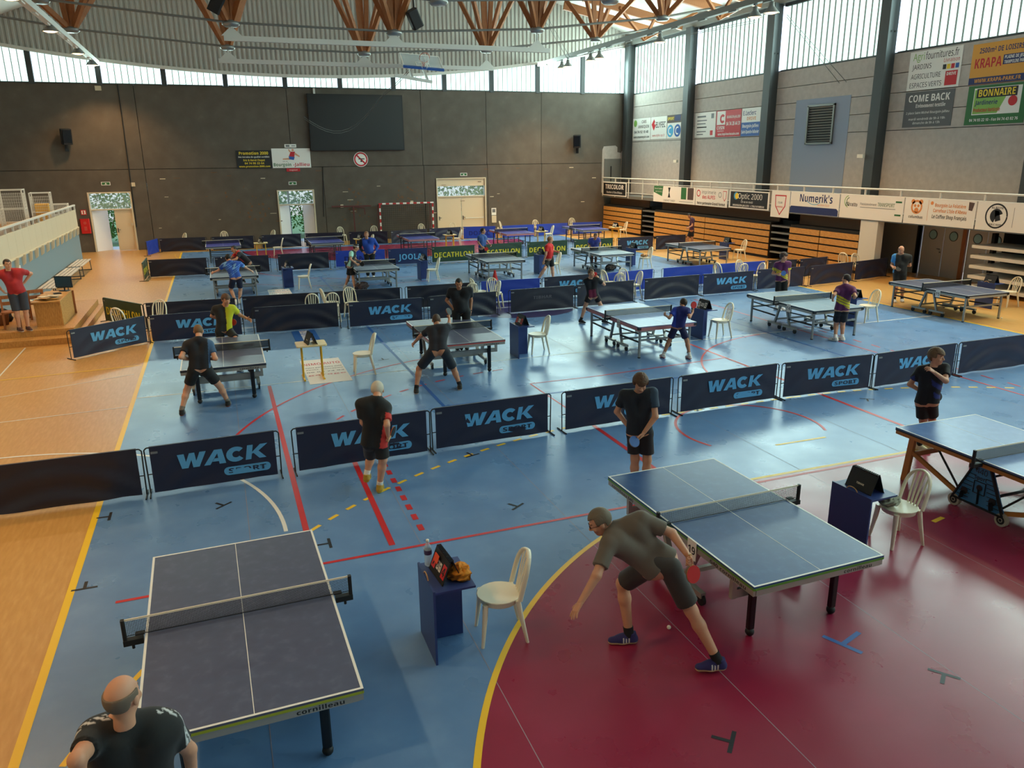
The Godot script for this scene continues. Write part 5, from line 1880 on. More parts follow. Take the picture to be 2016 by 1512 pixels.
func layout_stands() -> void:
	var st := [[1.62, 6.3, 0.0, "between near slate table and white chair", 1], [6.68, 6.4, 3.0, "right of the table with green stripe", 2], [6.35, 16.6, 0.0, "right of red-edged table", 1], [11.33, 16.62, 0.0, "behind boy in blue at table 13", 0], [15.95, 16.4, 0.0, "behind boy in purple at table 14", 0], [21.45, 16.75, 0.0, "at far right on orange floor", 2], [2.14, 29.3, 0.0, "left one in third row", 0], [7.2, 29.3, 0.0, "in front of sky blue lettered barrier", 0], [11.95, 29.0, 0.0, "behind walking player in red", 2], [16.35, 29.4, 0.0, "right of pale blue table in third row", 2], [21.2, 29.6, 0.0, "on orange floor before bleachers", 2]]
	for q in st:
		score_stand(q[0], q[1], q[2], "blue plywood score stand, " + q[3])
		score_board(q[0] + 0.02, 0.745, q[1], q[2] + (4.0 if q[4] != 2 else 0.0), "black tent-shaped score board on blue stand, " + q[3], q[4])
	var dk := [[1.55, 16.5, 0.0, "on the printed floor sheet"], [1.75, 38.85, 0.0, "leftmost in far row"], [6.4, 38.7, 0.0, "behind man in blue tracksuit jacket"], [10.95, 38.72, 0.0, "before the cream doors"], [15.9, 38.5, 0.0, "before blue far barriers"], [20.5, 38.9, 0.0, "beside far bleacher"]]
	for q in dk:
		small_desk(q[0], q[1], q[2], "small desk with yellow legs, " + q[3])
		score_board(q[0], 0.761, q[1], 8.0, "black tent-shaped score board on yellow desk, " + q[3], 2 if q[1] < 20 else 0)
	# bottle and towel on the nearest stand
	var b := thing("water_bottle", "clear water bottle with dark label on nearest blue stand", "bottle", P(1.53, 0.746, 6.52))
	var m := MB.new()
	m.lathe([Vector2(0.001, 0.0), Vector2(0.034, 0.0), Vector2(0.037, 0.02), Vector2(0.036, 0.12), Vector2(0.037, 0.17), Vector2(0.026, 0.215), Vector2(0.013, 0.235), Vector2(0.013, 0.25), Vector2(0.001, 0.25)], Transform3D.IDENTITY, 18)
	var wm := mat("bottle_clear", Color(0.82, 0.88, 0.92, 0.38), 0.08)
	wm.transparency = BaseMaterial3D.TRANSPARENCY_ALPHA
	put(b, "bottle_body", m, wm)
	m = MB.new()
	m.lathe([Vector2(0.0375, 0.125), Vector2(0.0385, 0.13), Vector2(0.0385, 0.165), Vector2(0.0375, 0.17)], Transform3D.IDENTITY, 18)
	put(b, "bottle_label", m, mat("label_violet", c8(70, 56, 92), 0.5))
	m = MB.new()
	m.lathe([Vector2(0.001, 0.272), Vector2(0.0155, 0.272), Vector2(0.0155, 0.25), Vector2(0.001, 0.25)], Transform3D.IDENTITY, 14)
	put(b, "cap", m, mats["white_plastic"])
	var tw := lump(Vector3(0.11, 0.075, 0.12), 5, 0.28)
	solo("towel", "crumpled orange towel lying on nearest blue stand", "towel", tw, mat("towel_orange", c8(212, 128, 28), 0.9), P(1.73, 0.805, 6.2), 0.4)
	var red := MB.new()
	red.box(Vector3(-0.0625, 0.155, 0.0), Vector3(0.005, 0.075, 0.1), Basis(Vector3(0, 0, 1), -0.38))
	solo("orange_card", "orange paper tag stuck to score board on nearest stand", "card", red, mat("tag_orange", c8(232, 84, 40), 0.6), P(1.632, 0.745, 6.36), deg_to_rad(4.0))
	# bags on chairs and under tables
	for q in [[7.12, 0.52, 6.42, 0.12, "patterned grey bag on chair seat behind table 19", c8(150, 150, 130), "bag"], [16.36, 0.53, 28.46, 0.14, "tan bag lying on chair seat right of pale blue table", c8(176, 132, 84), "bag"], [4.5, 0.16, 27.55, 0.2, "dark bag with towel on floor under table beside headband boy", c8(70, 52, 50), "bag"], [14.5, 0.2, 27.9, 0.18, "black sports bag under pale blue table of third row", c8(24, 24, 28), "bag"]]:
		solo("sports_bag", q[4], q[6], lump(Vector3(q[3] * 1.3, q[3] * (0.55 if q[1] > 0.4 else 0.8), q[3]), int(q[0] * 10), 0.2), mat("bag_%d" % int(q[0] * 100), q[5], 0.8), P(q[0], q[1] if q[1] < 0.4 else 0.462 + q[3] * 0.55, q[2]), 0.5)
	solo("white_cloth", "white towel hanging over small stool near table 15", "towel", lump(Vector3(0.16, 0.13, 0.13), 8, 0.3), mat("towel_white", c8(218, 214, 190), 0.9), P(22.55, 0.43, 16.0), 0.3)
	var stool := MB.new()
	for a in 3:
		stool.tube(Vector3(cos(a * 2.1) * 0.05, 0.32, sin(a * 2.1) * 0.05), Vector3(cos(a * 2.1) * 0.14, 0.0, sin(a * 2.1) * 0.14), 0.015, 6)
	stool.tube(Vector3(0, 0.3, 0), Vector3(0, 0.33, 0), 0.12, 12)
	solo("stool", "small dark stool with a towel on it near table 15", "stool", stool, mats["steel_grey"], P(22.55, 0, 16.0))
	# red cone
	var c := thing("traffic_cone", "red plastic cone under grey table of the third row", "cone", P(9.5, 0, 27.55))
	m = MB.new()
	m.lathe([Vector2(0.13, 0.02), Vector2(0.12, 0.05), Vector2(0.03, 0.44), Vector2(0.001, 0.45)], Transform3D.IDENTITY, 16)
	put(c, "cone_body", m, mats["red_plastic"])
	m = MB.new()
	m.chamfer_box(Vector3(0, 0.012, 0), Vector3(0.32, 0.024, 0.32), 0.03)
	put(c, "cone_base", m, mats["red_plastic"])
	for q in [[3.73, 0.022, 5.74, "white table tennis ball on purple floor by bending man's hand"], [20.3, 0.02, 15.35, "white table tennis ball on orange floor below table 15"], [-0.05, 1.12, 30.1, "white table tennis ball in the air above grey left table"], [13.9, 0.02, 37.4, "yellowish ball on floor near far pink-edged table"]]:
		var bl := MB.new()
		bl.ball(Vector3.ZERO, Vector3(0.021, 0.021, 0.021), 14, 10)
		solo("table_tennis_ball", q[3], "ball", bl, mats["white_plastic"], P(q[0], q[1], q[2]))

func lump(r: Vector3, seed_: int, rough: float) -> MB:
	var fn := FastNoiseLite.new()
	fn.seed = seed_
	fn.frequency = 1.6
	var m := MB.new()
	m.sheet(func(u, v):
		var a: float = TAU * u
		var b: float = -PI / 2 + PI * v
		var d := Vector3(cos(a) * cos(b), sin(b), -sin(a) * cos(b))
		var k: float = 1.0 + rough * fn.get_noise_3dv(d * 1.0) * 2.0
		var p := Vector3(d.x * r.x, d.y * r.y, d.z * r.z) * k
		p.y = maxf(p.y, -r.y * 0.75)
		return p, 20, 12)
	return m

# ---------------------------------------------------------------- signs and banners
# items: ["t", text, font key, cap height, x, y, material, fit] | ["r", x, y, w, h, material] | ["c", x, y, r, material] | ["p", [points], material]
func sign_board(called: String, label: String, category: String, at: Vector3, turn: float, size: Vector2, base: String, items: Array, group := "") -> Node3D:
	var t := thing(called, label, category, at, turn, group)
	var m := MB.new()
	m.box(Vector3(0, 0, 0), Vector3(size.x, size.y, 0.012))
	put(t, "board", m, mats[base])
	var z := 0.0075
	var by := {}
	var order := []
	for q in items:
		var mk: String
		match q[0]:
			"t": mk = q[6]
			"r": mk = q[5]
			"c": mk = q[4]
			"p": mk = q[2]
		var lt: String = "lettering" if q[0] == "t" else "emblem"
		var key := mk + lt
		if not by.has(key):
			by[key] = [MB.new(), mk, lt, z]
			order.append(key)
			z += 0.0009
		var mb: MB = by[key][0]
		var zz: float = by[key][3]
		match q[0]:
			"t":
				var f: Font = {"s": font_sans, "b": font_bold, "f": font_serif}[q[2]]
				text_into(mb, q[1], f, q[3], Transform3D(Basis.IDENTITY, Vector3(q[4], q[5], zz)), 0, q[7] if q.size() > 7 else 0.0)
			"r":
				mb.box(Vector3(q[1], q[2], zz - 0.0005), Vector3(q[3], q[4], 0.001))
			"c":
				mb.tube(Vector3(q[1], q[2], zz - 0.001), Vector3(q[1], q[2], zz), q[3], 24)
			"p":
				mb.face(PackedVector2Array(q[1]), Transform3D(Basis.IDENTITY, Vector3(0, 0, zz)))
	for key in order:
		put(t, by[key][2], by[key][0], mats[by[key][1]])
	return t

func ring_points(cx: float, cy: float, r0: float, r1: float, a0 := 0.0, a1 := 359.0) -> Array:
	var out := []
	for k in 33:
		var a := deg_to_rad(lerpf(a0, a1, k / 32.0))
		out.append(Vector2(cx + r1 * cos(a), cy + r1 * sin(a)))
	for k in 33:
		var a := deg_to_rad(lerpf(a1, a0, k / 32.0))
		out.append(Vector2(cx + r0 * cos(a), cy + r0 * sin(a)))
	return out

func make_signs() -> void:
	for q in [["ink_white", c8(236, 234, 228)], ["ink_black", c8(30, 30, 32)], ["ink_red", c8(196, 30, 42)], ["ink_navy", c8(32, 44, 100)], ["ink_orange", c8(220, 140, 72)], ["ink_yellow", c8(240, 208, 48)], ["ink_green", c8(44, 108, 56)], ["ink_lime", c8(132, 180, 84)], ["ink_sky", c8(72, 164, 208)], ["ink_blue", c8(44, 92, 168)], ["ink_grey", c8(112, 114, 116)], ["ink_brown", c8(84, 66, 60)], ["board_amber", c8(222, 158, 62)], ["board_charcoal", c8(94, 94, 96)], ["ink_skin", c8(214, 158, 124)]]:
		mat(q[0], q[1], 0.55)
	# on the dark far wall, facing the camera
	var fz := FAR - 0.02
	sign_board("club_sign", "black sign with yellow lettering on dark wall", "sign", P(2.15, 4.53, fz), 0, Vector2(1.82, 0.94), "ink_black", [["t", "Promotion 2000", "b", 0.15, 0, 0.32, "ink_yellow", 1.5], ["t", "Des terrains de qualité certifiée", "f", 0.08, 0, 0.13, "ink_white", 1.6], ["t", "Eric & Hervé Chapot", "b", 0.1, 0, -0.04, "ink_yellow", 1.1], ["t", "04 74 95 23 64", "b", 0.1, 0, -0.2, "ink_yellow", 1.0], ["t", "www.promotion-2000.com", "b", 0.09, 0, -0.36, "ink_yellow", 1.6]])
	sign_board("club_sign", "white sign Bourgoin-Jallieu with a leaping player on dark wall", "sign", P(4.1, 4.58, fz), 0, Vector2(2.04, 1.02), "ink_white", [["t", "Bourgoin", "b", 0.17, -0.5, -0.34, "ink_green", 0.92], ["t", "-Jallieu", "b", 0.17, 0.5, -0.34, "ink_red", 0.86], ["t", "Ville de", "s", 0.06, -0.35, -0.17, "ink_grey"], ["p", [Vector2(-0.12, 0.1), Vector2(0.16, 0.06), Vector2(0.22, 0.34), Vector2(-0.02, 0.34)], "ink_red"], ["p", [Vector2(0.2, 0.3), Vector2(0.46, 0.1), Vector2(0.42, 0.05), Vector2(0.16, 0.2)], "ink_skin"], ["p", [Vector2(0.0, 0.34), Vector2(-0.1, 0.48), Vector2(-0.14, 0.45), Vector2(-0.08, 0.3)], "ink_skin"], ["p", [Vector2(-0.14, 0.1), Vector2(0.18, 0.06), Vector2(0.12, -0.1), Vector2(-0.12, -0.06)], "ink_blue"], ["p", [Vector2(-0.1, 0.02), Vector2(-0.46, -0.02), Vector2(-0.46, -0.08), Vector2(-0.08, -0.08)], "ink_skin"], ["c", 0.1, 0.42, 0.06, "ink_skin"]])
	sign_board("small_sign", "small red strip sign under the white Bourgoin-Jallieu sign", "sign", P(4.15, 3.96, fz), 0, Vector2(0.72, 0.17), "ink_red", [["t", "cougnaud", "s", 0.07, 0, 0, "ink_white"]])
	sign_board("small_sign", "small pale notice above the white Bourgoin-Jallieu sign", "sign", P(4.1, 5.22, fz), 0, Vector2(0.62, 0.18), "ink_white", [["r", -0.15, 0, 0.2, 0.1, "ink_grey"], ["r", 0.15, 0, 0.2, 0.04, "ink_grey"]])
	sign_board("no_smoking_sign", "round red and white no smoking sign under the dark screen", "sign", P(7.88, 4.48, fz), 0, Vector2(0.02, 0.02), "ink_white", [["c", 0, 0, 0.41, "ink_white"], ["p", ring_points(0, 0, 0.3, 0.38), "ink_red"], ["p", [Vector2(-0.26, 0.2), Vector2(-0.2, 0.26), Vector2(0.26, -0.2), Vector2(0.2, -0.26)], "ink_red"], ["r", 0.04, 0.02, 0.34, 0.05, "ink_black"], ["r", 0.02, -0.1, 0.1, 0.08, "ink_black"]])
	for q in [[-5.2, 3.42, "above the left open door"], [4.05, 3.25, "above the middle open door"], [13.9, 3.56, "above the wide cream doors"]]:
		sign_board("exit_sign", "small green and white exit sign " + q[2], "exit sign", P(q[0], q[1], fz), 0, Vector2(0.42, 0.17), "ink_white", [["r", 0, 0, 0.36, 0.12, "ink_green"], ["p", [Vector2(-0.06, -0.04), Vector2(0.0, 0.04), Vector2(0.06, -0.04)], "ink_white"]])
	sign_board("hydrant_sign", "small red pictogram sign above the red hose cabinet", "sign", P(-6.42, 2.02, fz), 0, Vector2(0.26, 0.26), "ink_red", [["r", 0, 0, 0.18, 0.18, "ink_white"], ["r", 0, 0, 0.06, 0.16, "ink_red"]])
	sign_board("wall_notice", "framed white notice on dark wall right of cream doors", "notice", P(15.75, 1.35, fz), 0, Vector2(0.3, 0.42), "ink_white", [["r", 0, 0.05, 0.2, 0.2, "ink_grey"]])
	# red hose cabinet
	var hc := thing("hose_cabinet", "red fire hose cabinet on dark wall beside the left door", "cabinet", P(-6.42, 1.33, FAR - 0.06))
	var m := MB.new()
	m.chamfer_box(Vector3(0, 0, 0), Vector3(0.44, 0.74, 0.12), 0.03)
	put(hc, "cabinet_body", m, mats["red_plastic"])
	m = MB.new()
	m.tube(Vector3(0, 0.16, 0.06), Vector3(0, 0.16, 0.075), 0.07, 16)
	m.box(Vector3(0, -0.12, 0.065), Vector3(0.12, 0.2, 0.02))
	put(hc, "front_fitting", m, mats["stripe_red"])
	# dark score screen
	var sc := thing("score_screen", "large switched-off black score screen on the dark wall", "screen", P(7.77, 6.43, FAR - 0.12))
	m = MB.new()
	m.box(Vector3.ZERO, Vector3(5.2, 2.94, 0.2))
	put(sc, "casing", m, mats["black_matt"])
	m = MB.new()
	m.box(Vector3(0, 0, 0.102), Vector3(5.06, 2.8, 0.01))
	put(sc, "screen_face", m, mat("screen_black", c8(20, 21, 22), 0.42))
	m = MB.new()
	m.box(Vector3(-2.2, 1.6, 0), Vector3(0.1, 0.3, 0.1))
	put(sc, "bracket", m, mats["steel_white"])
	# wall speakers
	for q in [[-6.6, 5.7, 0.35, "left one above the open door"], [21.1, 5.4, -0.5, "right one near the balcony"]]:
		var sp := thing("wall_speaker", "black loudspeaker on bracket on dark wall, " + q[3], "speaker", P(q[0], q[1], FAR - 0.35), q[2])
		m = MB.new()
		m.chamfer_box(Vector3(0, 0, 0), Vector3(0.46, 0.72, 0.4), 0.06, Basis(Vector3.RIGHT, 0.15))
		put(sp, "cabinet", m, mats["black_matt"])
		m = MB.new()
		m.box(Vector3(0, 0, 0.205), Vector3(0.36, 0.6, 0.01), Basis(Vector3.RIGHT, 0.15))
		put(sp, "grille", m, mats["black_gloss"])
		m = MB.new()
		m.bar(Vector3(0, -0.1, -0.15), Vector3(0, -0.55, -0.28), 0.06, 0.06)
		m.box(Vector3(0, -0.5, -0.29), Vector3(0.16, 0.4, 0.03))
		put(sp, "bracket", m, mats["black_matt"])
	# speakers hung in the roof
	for q in [[0.75, 9.75, 31.3, -0.5, "left of the two in the timber struts"], [7.75, 9.55, 31.3, 0.5, "right of the two in the timber struts"]]:
		var t := solo("roof_speaker", "black box loudspeaker hung among roof struts, " + q[4], "speaker", MB.new(), mats["black_matt"], P(q[0], q[1], q[2]))
		var mb := MB.new()
		mb.chamfer_box(Vector3.ZERO, Vector3(0.42, 0.66, 0.36), 0.05, Basis(Vector3(0, 0, 1), q[3]) * Basis(Vector3.RIGHT, 0.3))
		mb.tube(Vector3(0, 0.2, 0), Vector3(0, 0.9, -0.1), 0.03, 6)
		t.mesh = mb.mesh()
	right_banners()
	balcony_banners()

func right_banners() -> void:
	var x := RIGHT - 0.012
	var tr := -PI / 2
	var B := func(label, z0, z1, y0, y1, base, items): sign_board("wall_banner", label, "banner", P(x, (y0 + y1) * 0.5, (z0 + z1) * 0.5), tr, Vector2(absf(z1 - z0), y1 - y0), base, items, "sponsor boards on the light wall")
	B.call("white board with green leaf and phone number, farthest on light wall", 42.85, 45.0, 5.43, 6.7, "ink_white", [["c", -0.75, 0.35, 0.2, "ink_lime"], ["t", "CARS", "b", 0.17, 0.3, 0.42, "ink_brown"], ["t", "ANNEQUIN", "b", 0.17, 0.25, 0.14, "ink_brown", 1.3], ["t", "04 74 92 18 40", "b", 0.15, 0, -0.16, "ink_black", 1.7], ["t", "www.carsannequin.com", "b", 0.13, 0, -0.45, "ink_black", 1.9]])
	B.call("white board with red diamond and bold black lettering", 41.0, 42.8, 5.45, 6.7, "ink_white", [["p", [Vector2(-0.55, 0.5), Vector2(-0.3, 0.2), Vector2(-0.55, -0.15), Vector2(-0.82, 0.2)], "ink_red"], ["p", [Vector2(-0.5, 0.3), Vector2(-0.25, 0.3), Vector2(-0.42, 0.15)], "ink_white"], ["t", "ELYFEC", "b", 0.32, 0.22, 0.16, "ink_black", 1.05], ["t", "www.elyfec-sps.fr", "s", 0.13, 0, -0.42, "ink_red", 1.4]])
	B.call("dark board above blue round emblems beside the first pillar", 39.5, 40.95, 5.45, 6.7, "ink_white", [["r", 0, 0.42, 1.44, 0.42, "ink_brown"], ["r", 0.36, 0.46, 0.6, 0.3, "ink_navy"], ["c", -0.38, -0.22, 0.34, "ink_sky"], ["c", 0.38, -0.22, 0.34, "ink_blue"], ["p", ring_points(-0.38, -0.22, 0.14, 0.22, 60, 300), "ink_white"], ["p", ring_points(0.38, -0.22, 0.14, 0.22, 60, 300), "ink_white"], ["t", "SPORT", "b", 0.16, -0.35, 0.44, "ink_yellow"]])
	B.call("white text board next to the red printer's board", 36.2, 38.1, 5.42, 6.68, "ink_white", [["r", -0.35, 0.42, 0.8, 0.08, "ink_grey"], ["r", -0.3, 0.22, 0.9, 0.05, "ink_grey"], ["r", -0.35, 0.06, 0.8, 0.05, "ink_grey"], ["r", -0.3, -0.12, 0.9, 0.06, "ink_black"], ["r", -0.32, -0.34, 0.86, 0.05, "ink_grey"], ["r", -0.45, -0.48, 0.6, 0.05, "ink_grey"], ["r", 0.66, 0.42, 0.24, 0.24, "ink_grey"], ["r", 0.62, -0.42, 0.24, 0.24, "ink_red"]])
	B.call("red printer's board with white emblem and telephone number", 34.05, 36.15, 5.4, 6.68, "ink_red", [["r", -0.62, 0.28, 0.72, 0.66, "ink_white"], ["p", ring_points(-0.5, 0.24, 0.1, 0.22, 40, 320), "ink_red"], ["t", "CUSIN", "b", 0.16, -0.62, -0.2, "ink_white"], ["t", "imprimerie", "s", 0.08, -0.62, -0.35, "ink_white"], ["t", "BOURGOIN-JALLIEU", "b", 0.12, 0.42, 0.3, "ink_white", 1.1], ["t", "04 74 28 44 31", "b", 0.18, 0.42, -0.02, "ink_white", 1.15], ["t", "www.imprimeriecusin.com", "b", 0.12, 0.05, -0.51, "ink_white", 1.8]])
	B.call("half white half blue board beside the second pillar", 32.55, 34.0, 5.38, 6.68, "ink_white", [["t", "E.Leclerc", "b", 0.2, -0.12, 0.42, "ink_navy", 1.0], ["t", "DRIVE", "b", 0.15, 0.05, 0.16, "ink_orange", 0.7], ["r", 0, -0.33, 1.45, 0.64, "ink_blue"], ["t", "Bourgoin-Jallieu", "b", 0.15, 0, -0.18, "ink_white", 1.25], ["t", "Saint-Quentin-Fallavier", "b", 0.15, 0, -0.45, "ink_white", 1.35]])
	B.call("white garden supplies board top left of nearest four", 21.75, 24.0, 6.72, 8.06, "ink_white", [["t", "Agri", "s", 0.24, -0.72, 0.48, "ink_lime", 0.5], ["t", "fournitures.fr", "s", 0.24, 0.28, 0.48, "ink_black", 1.4], ["t", "JARDINS", "s", 0.17, -0.55, 0.13, "ink_black", 0.85], ["t", "AGRICULTURE", "s", 0.17, -0.33, -0.2, "ink_black", 1.3], ["t", "ESPACES VERTS", "s", 0.17, -0.3, -0.5, "ink_black", 1.4], ["t", "Livraison", "s", 0.13, 0.72, 0.25, "ink_red", 0.65], ["r", 0.45, 0.03, 0.14, 0.16, "ink_black"], ["r", 0.62, 0.03, 0.14, 0.16, "ink_yellow"], ["r", 0.8, 0.03, 0.14, 0.16, "ink_red"], ["r", 0.98, 0.03, 0.14, 0.16, "ink_blue"], ["r", 0.78, -0.36, 0.5, 0.48, "ink_red"], ["t", "DRIVE", "b", 0.1, 0.78, -0.22, "ink_white"]])
	B.call("amber leisure park board top right of nearest four", 19.2, 21.35, 6.7, 8.0, "board_amber", [["t", "2500m² DE LOISIRS", "b", 0.16, 0, 0.42, "ink_navy", 1.6], ["t", "KRAPA", "b", 0.3, -0.42, 0.02, "ink_red", 1.0], ["r", 0.55, 0.06, 0.85, 0.3, "ink_navy"], ["t", "PLAINE DE JEUX", "b", 0.1, 0.55, 0.13, "ink_white", 0.75], ["t", "TRAMPOLINE PARK", "b", 0.1, 0.55, -0.02, "ink_white", 0.75], ["r", 0, -0.53, 2.15, 0.22, "ink_navy"], ["t", "WWW.KRAPA-PARK.FR", "b", 0.12, 0, -0.53, "board_amber", 1.7]])
	B.call("charcoal board with white lettering bottom left of nearest four", 21.85, 24.0, 5.42, 6.66, "board_charcoal", [["t", "COME BACK", "b", 0.24, 0, 0.38, "ink_white", 1.8], ["t", "Evènement textile", "f", 0.12, 0.1, 0.12, "ink_white", 1.3], ["t", "2 place Saint-Michel Bourgoin-Jallieu", "s", 0.08, 0, -0.12, "ink_white", 1.9], ["t", "mardi vendredi de 9h à 19h", "s", 0.08, 0, -0.34, "ink_white", 1.6], ["t", "dimanche de 9h à 13h", "s", 0.08, 0, -0.48, "ink_white", 1.2]])
	B.call("green garden centre board bottom right of nearest four", 19.1, 21.3, 5.4, 6.66, "ink_green", [["r", 0.02, 0.12, 1.75, 0.86, "ink_white"], ["p", [Vector2(-0.83, -0.28), Vector2(0.1, -0.28), Vector2(0.5, 0.5), Vector2(-0.83, 0.5)], "ink_lime"], ["r", 0.0, 0.38, 1.5, 0.3, "ink_black"], ["t", "BONNAIRE", "b", 0.22, 0, 0.38, "ink_yellow", 1.35], ["t", "Jardinerie", "b", 0.14, -0.35, 0.08, "ink_navy", 0.85], ["t", "Producteur horticole", "b", 0.12, -0.3, -0.16, "ink_red", 1.0], ["c", 0.62, 0.08, 0.16, "ink_red"], ["t", "04 74 93 22 10 - Fax 04 74 43 82 76", "b", 0.09, 0, -0.48, "ink_white", 1.8]])
	# pale blue painted field and louvre
	var m := MB.new()
	m.box(P(RIGHT - 0.006, 4.5, 28.45), Vector3(0.012, 4.6, 3.3))
	var wallr := get_node("wall_right")
	put(wallr, "painted_field", m, mat("field_blue", c8(150, 160, 178), 0.8))
	var lv := thing("ventilation_louvre", "grey ventilation louvre with horizontal slats on light wall", "louvre", P(RIGHT - 0.04, 5.72, 28.43), -PI / 2)
	m = MB.new()
	for s in [1, -1]:
		m.box(Vector3(0.78 * s, 0, 0), Vector3(0.08, 1.6, 0.1))
		m.box(Vector3(0, 0.78 * s, 0), Vector3(1.64, 0.08, 0.1))
	put(lv, "frame", m, mats["steel_grey"])
	for k in 14:
		m = MB.new()
		m.box(Vector3(0, -0.69 + 0.106 * k, 0), Vector3(1.5, 0.075, 0.012), Basis(Vector3.RIGHT, 0.7))
		put(lv, "slat", m, mats["galvanised"])
	m = MB.new()
	m.box(Vector3(0, 0, -0.02), Vector3(1.5, 1.5, 0.02))
	put(lv, "backing", m, mats["black_void"])
	for q in [[39.2, 4.2, "first pillar"], [25.5, 4.4, "third pillar"]]:
		m = MB.new()
		m.box(Vector3.ZERO, Vector3(0.12, 0.14, 0.3))
		solo("emergency_lamp", "small white emergency light fixed to %s" % q[2], "lamp", m, mats["white_plastic"], P(RIGHT - 0.5, q[1], q[0] - 0.1))

func balcony_banners() -> void:
	var x := 22.955
	var tr := -PI / 2
	var B := func(label, z0, z1, y0, y1, base, items): sign_board("balcony_banner", label, "banner", P(x, (y0 + y1) * 0.5, (z0 + z1) * 0.5), tr, Vector2(absf(z1 - z0), y1 - y0), base, items, "sponsor banners on the balcony rail")
	B.call("framed black banner at far end of balcony rail", 42.3, 45.4, 2.16, 2.98, "ink_white", [["r", 0, 0, 2.9, 0.7, "ink_black"], ["t", "TRICOLOR", "b", 0.26, 0, 0.12, "ink_white", 2.4], ["t", "Ravaleur à l'Isle d'Abeau", "s", 0.12, 0, -0.2, "ink_white", 2.0]])
	B.call("white banner with green corner and small boards", 35.0, 39.15, 2.06, 2.92, "ink_white", [["p", [Vector2(-2.05, 0.42), Vector2(-1.05, 0.42), Vector2(-1.15, -0.12), Vector2(-2.05, 0.08)], "ink_green"], ["t", "Rénov & Isolation", "s", 0.08, -1.55, 0.28, "ink_white", 0.8], ["t", "04 74 18 12", "s", 0.08, -1.5, 0.12, "ink_white", 0.7], ["p", [Vector2(-0.55, 0.36), Vector2(-0.3, 0.36), Vector2(-0.4, 0.1), Vector2(-0.3, -0.16), Vector2(-0.55, -0.16), Vector2(-0.45, 0.1)], "ink_black"], ["t", "CABINET TARDY", "s", 0.1, -0.4, -0.32, "ink_grey", 1.2], ["r", 1.0, 0.1, 0.5, 0.6, "ink_green"], ["r", 1.65, 0.1, 0.55, 0.6, "ink_brown"], ["r", 1.25, -0.32, 1.3, 0.02, "ink_grey"]])
	B.call("white printer's banner with red round logo", 32.25, 34.95, 2.06, 2.92, "ink_white", [["p", ring_points(-1.1, 0.17, 0.12, 0.17), "ink_red"], ["t", "imprimerie", "s", 0.17, -0.2, 0.24, "ink_grey", 1.2], ["t", "des ALPES", "b", 0.17, -0.2, 0.0, "ink_red", 1.1], ["p", ring_points(0.75, 0.15, 0.1, 0.13), "ink_grey"], ["p", [Vector2(0.98, 0.34), Vector2(1.28, 0.34), Vector2(1.26, 0.0), Vector2(1.13, -0.15), Vector2(1.0, 0.0)], "ink_red"], ["p", [Vector2(1.01, 0.31), Vector2(1.25, 0.31), Vector2(1.23, 0.01), Vector2(1.13, -0.1), Vector2(1.03, 0.01)], "ink_white"], ["t", "Votre partenaire Grand Format", "b", 0.13, 0, -0.3, "ink_black", 2.4]])
	B.call("black optician banner with yellow and blue disc", 29.15, 32.1, 2.1, 2.9, "ink_white", [["r", 0, 0.0, 2.75, 0.7, "ink_black"], ["c", -0.95, 0.15, 0.17, "ink_sky"], ["c", -0.88, 0.15, 0.14, "ink_yellow"], ["t", "Optic 2000", "s", 0.24, 0.1, 0.15, "ink_white", 1.75], ["t", "On va se revoir", "s", 0.1, -0.1, -0.1, "ink_white", 0.9], ["t", "BOURGOIN-JALLIEU - L'ISLE D'ABEAU", "b", 0.08, 0, -0.27, "ink_white", 2.3]])
	B.call("white pennant with red shield emblem on balcony", 27.8, 29.0, 1.86, 3.0, "ink_white", [["p", [Vector2(-0.36, 0.38), Vector2(0.38, 0.38), Vector2(0.34, -0.1), Vector2(0.0, -0.48), Vector2(-0.32, -0.1)], "ink_red"], ["p", [Vector2(-0.31, 0.33), Vector2(0.33, 0.33), Vector2(0.29, -0.08), Vector2(0.0, -0.41), Vector2(-0.27, -0.08)], "ink_white"], ["p", ring_points(0.02, 0.08, 0.13, 0.2, -20, 190), "ink_red"], ["t", "CLUB", "b", 0.08, 0.0, 0.06, "ink_grey"], ["t", "HANDBALL", "b", 0.06, 0.0, -0.12, "ink_red"]])
	B.call("white banner with navy lettering above a dark blue strip", 24.9, 27.75, 2.1, 2.98, "ink_white", [["t", "Numerik's", "b", 0.3, 0.1, 0.2, "ink_navy", 1.9], ["t", "INFORMATIQUE", "s", 0.08, 0.55, -0.04, "ink_orange", 0.7], ["p", ring_points(0.0, 0.7, 0.72, 0.745, 235, 300), "ink_sky"], ["p", [Vector2(-1.36, -0.14), Vector2(1.3, -0.14), Vector2(1.4, -0.22), Vector2(1.4, -0.43), Vector2(-1.42, -0.43), Vector2(-1.42, -0.22)], "ink_navy"], ["t", "Bourgoin - Vienne - Villeneuve - La Tour du Pin - Les Abrets", "b", 0.08, 0, -0.28, "ink_orange", 2.4]])
	B.call("white transport banner with green swoosh", 21.75, 24.85, 2.1, 2.98, "ink_white", [["p", ring_points(-1.1, 0.18, 0.2, 0.23, 100, 260), "ink_lime"], ["p", ring_points(-1.06, 0.18, 0.13, 0.16, 100, 260), "ink_green"], ["t", "Clivatto", "f", 0.14, -0.95, 0.08, "ink_black", 0.6], ["t", "Passionnément", "s", 0.09, -0.1, 0.12, "ink_grey", 0.8], ["t", "TRANSPORT", "s", 0.13, 0.75, 0.13, "ink_green", 0.8], ["r", 0.35, 0.0, 1.7, 0.015, "ink_grey"], ["r", 1.32, 0.26, 0.28, 0.06, "ink_green"], ["r", 1.32, -0.2, 0.28, 0.06, "ink_green"]])
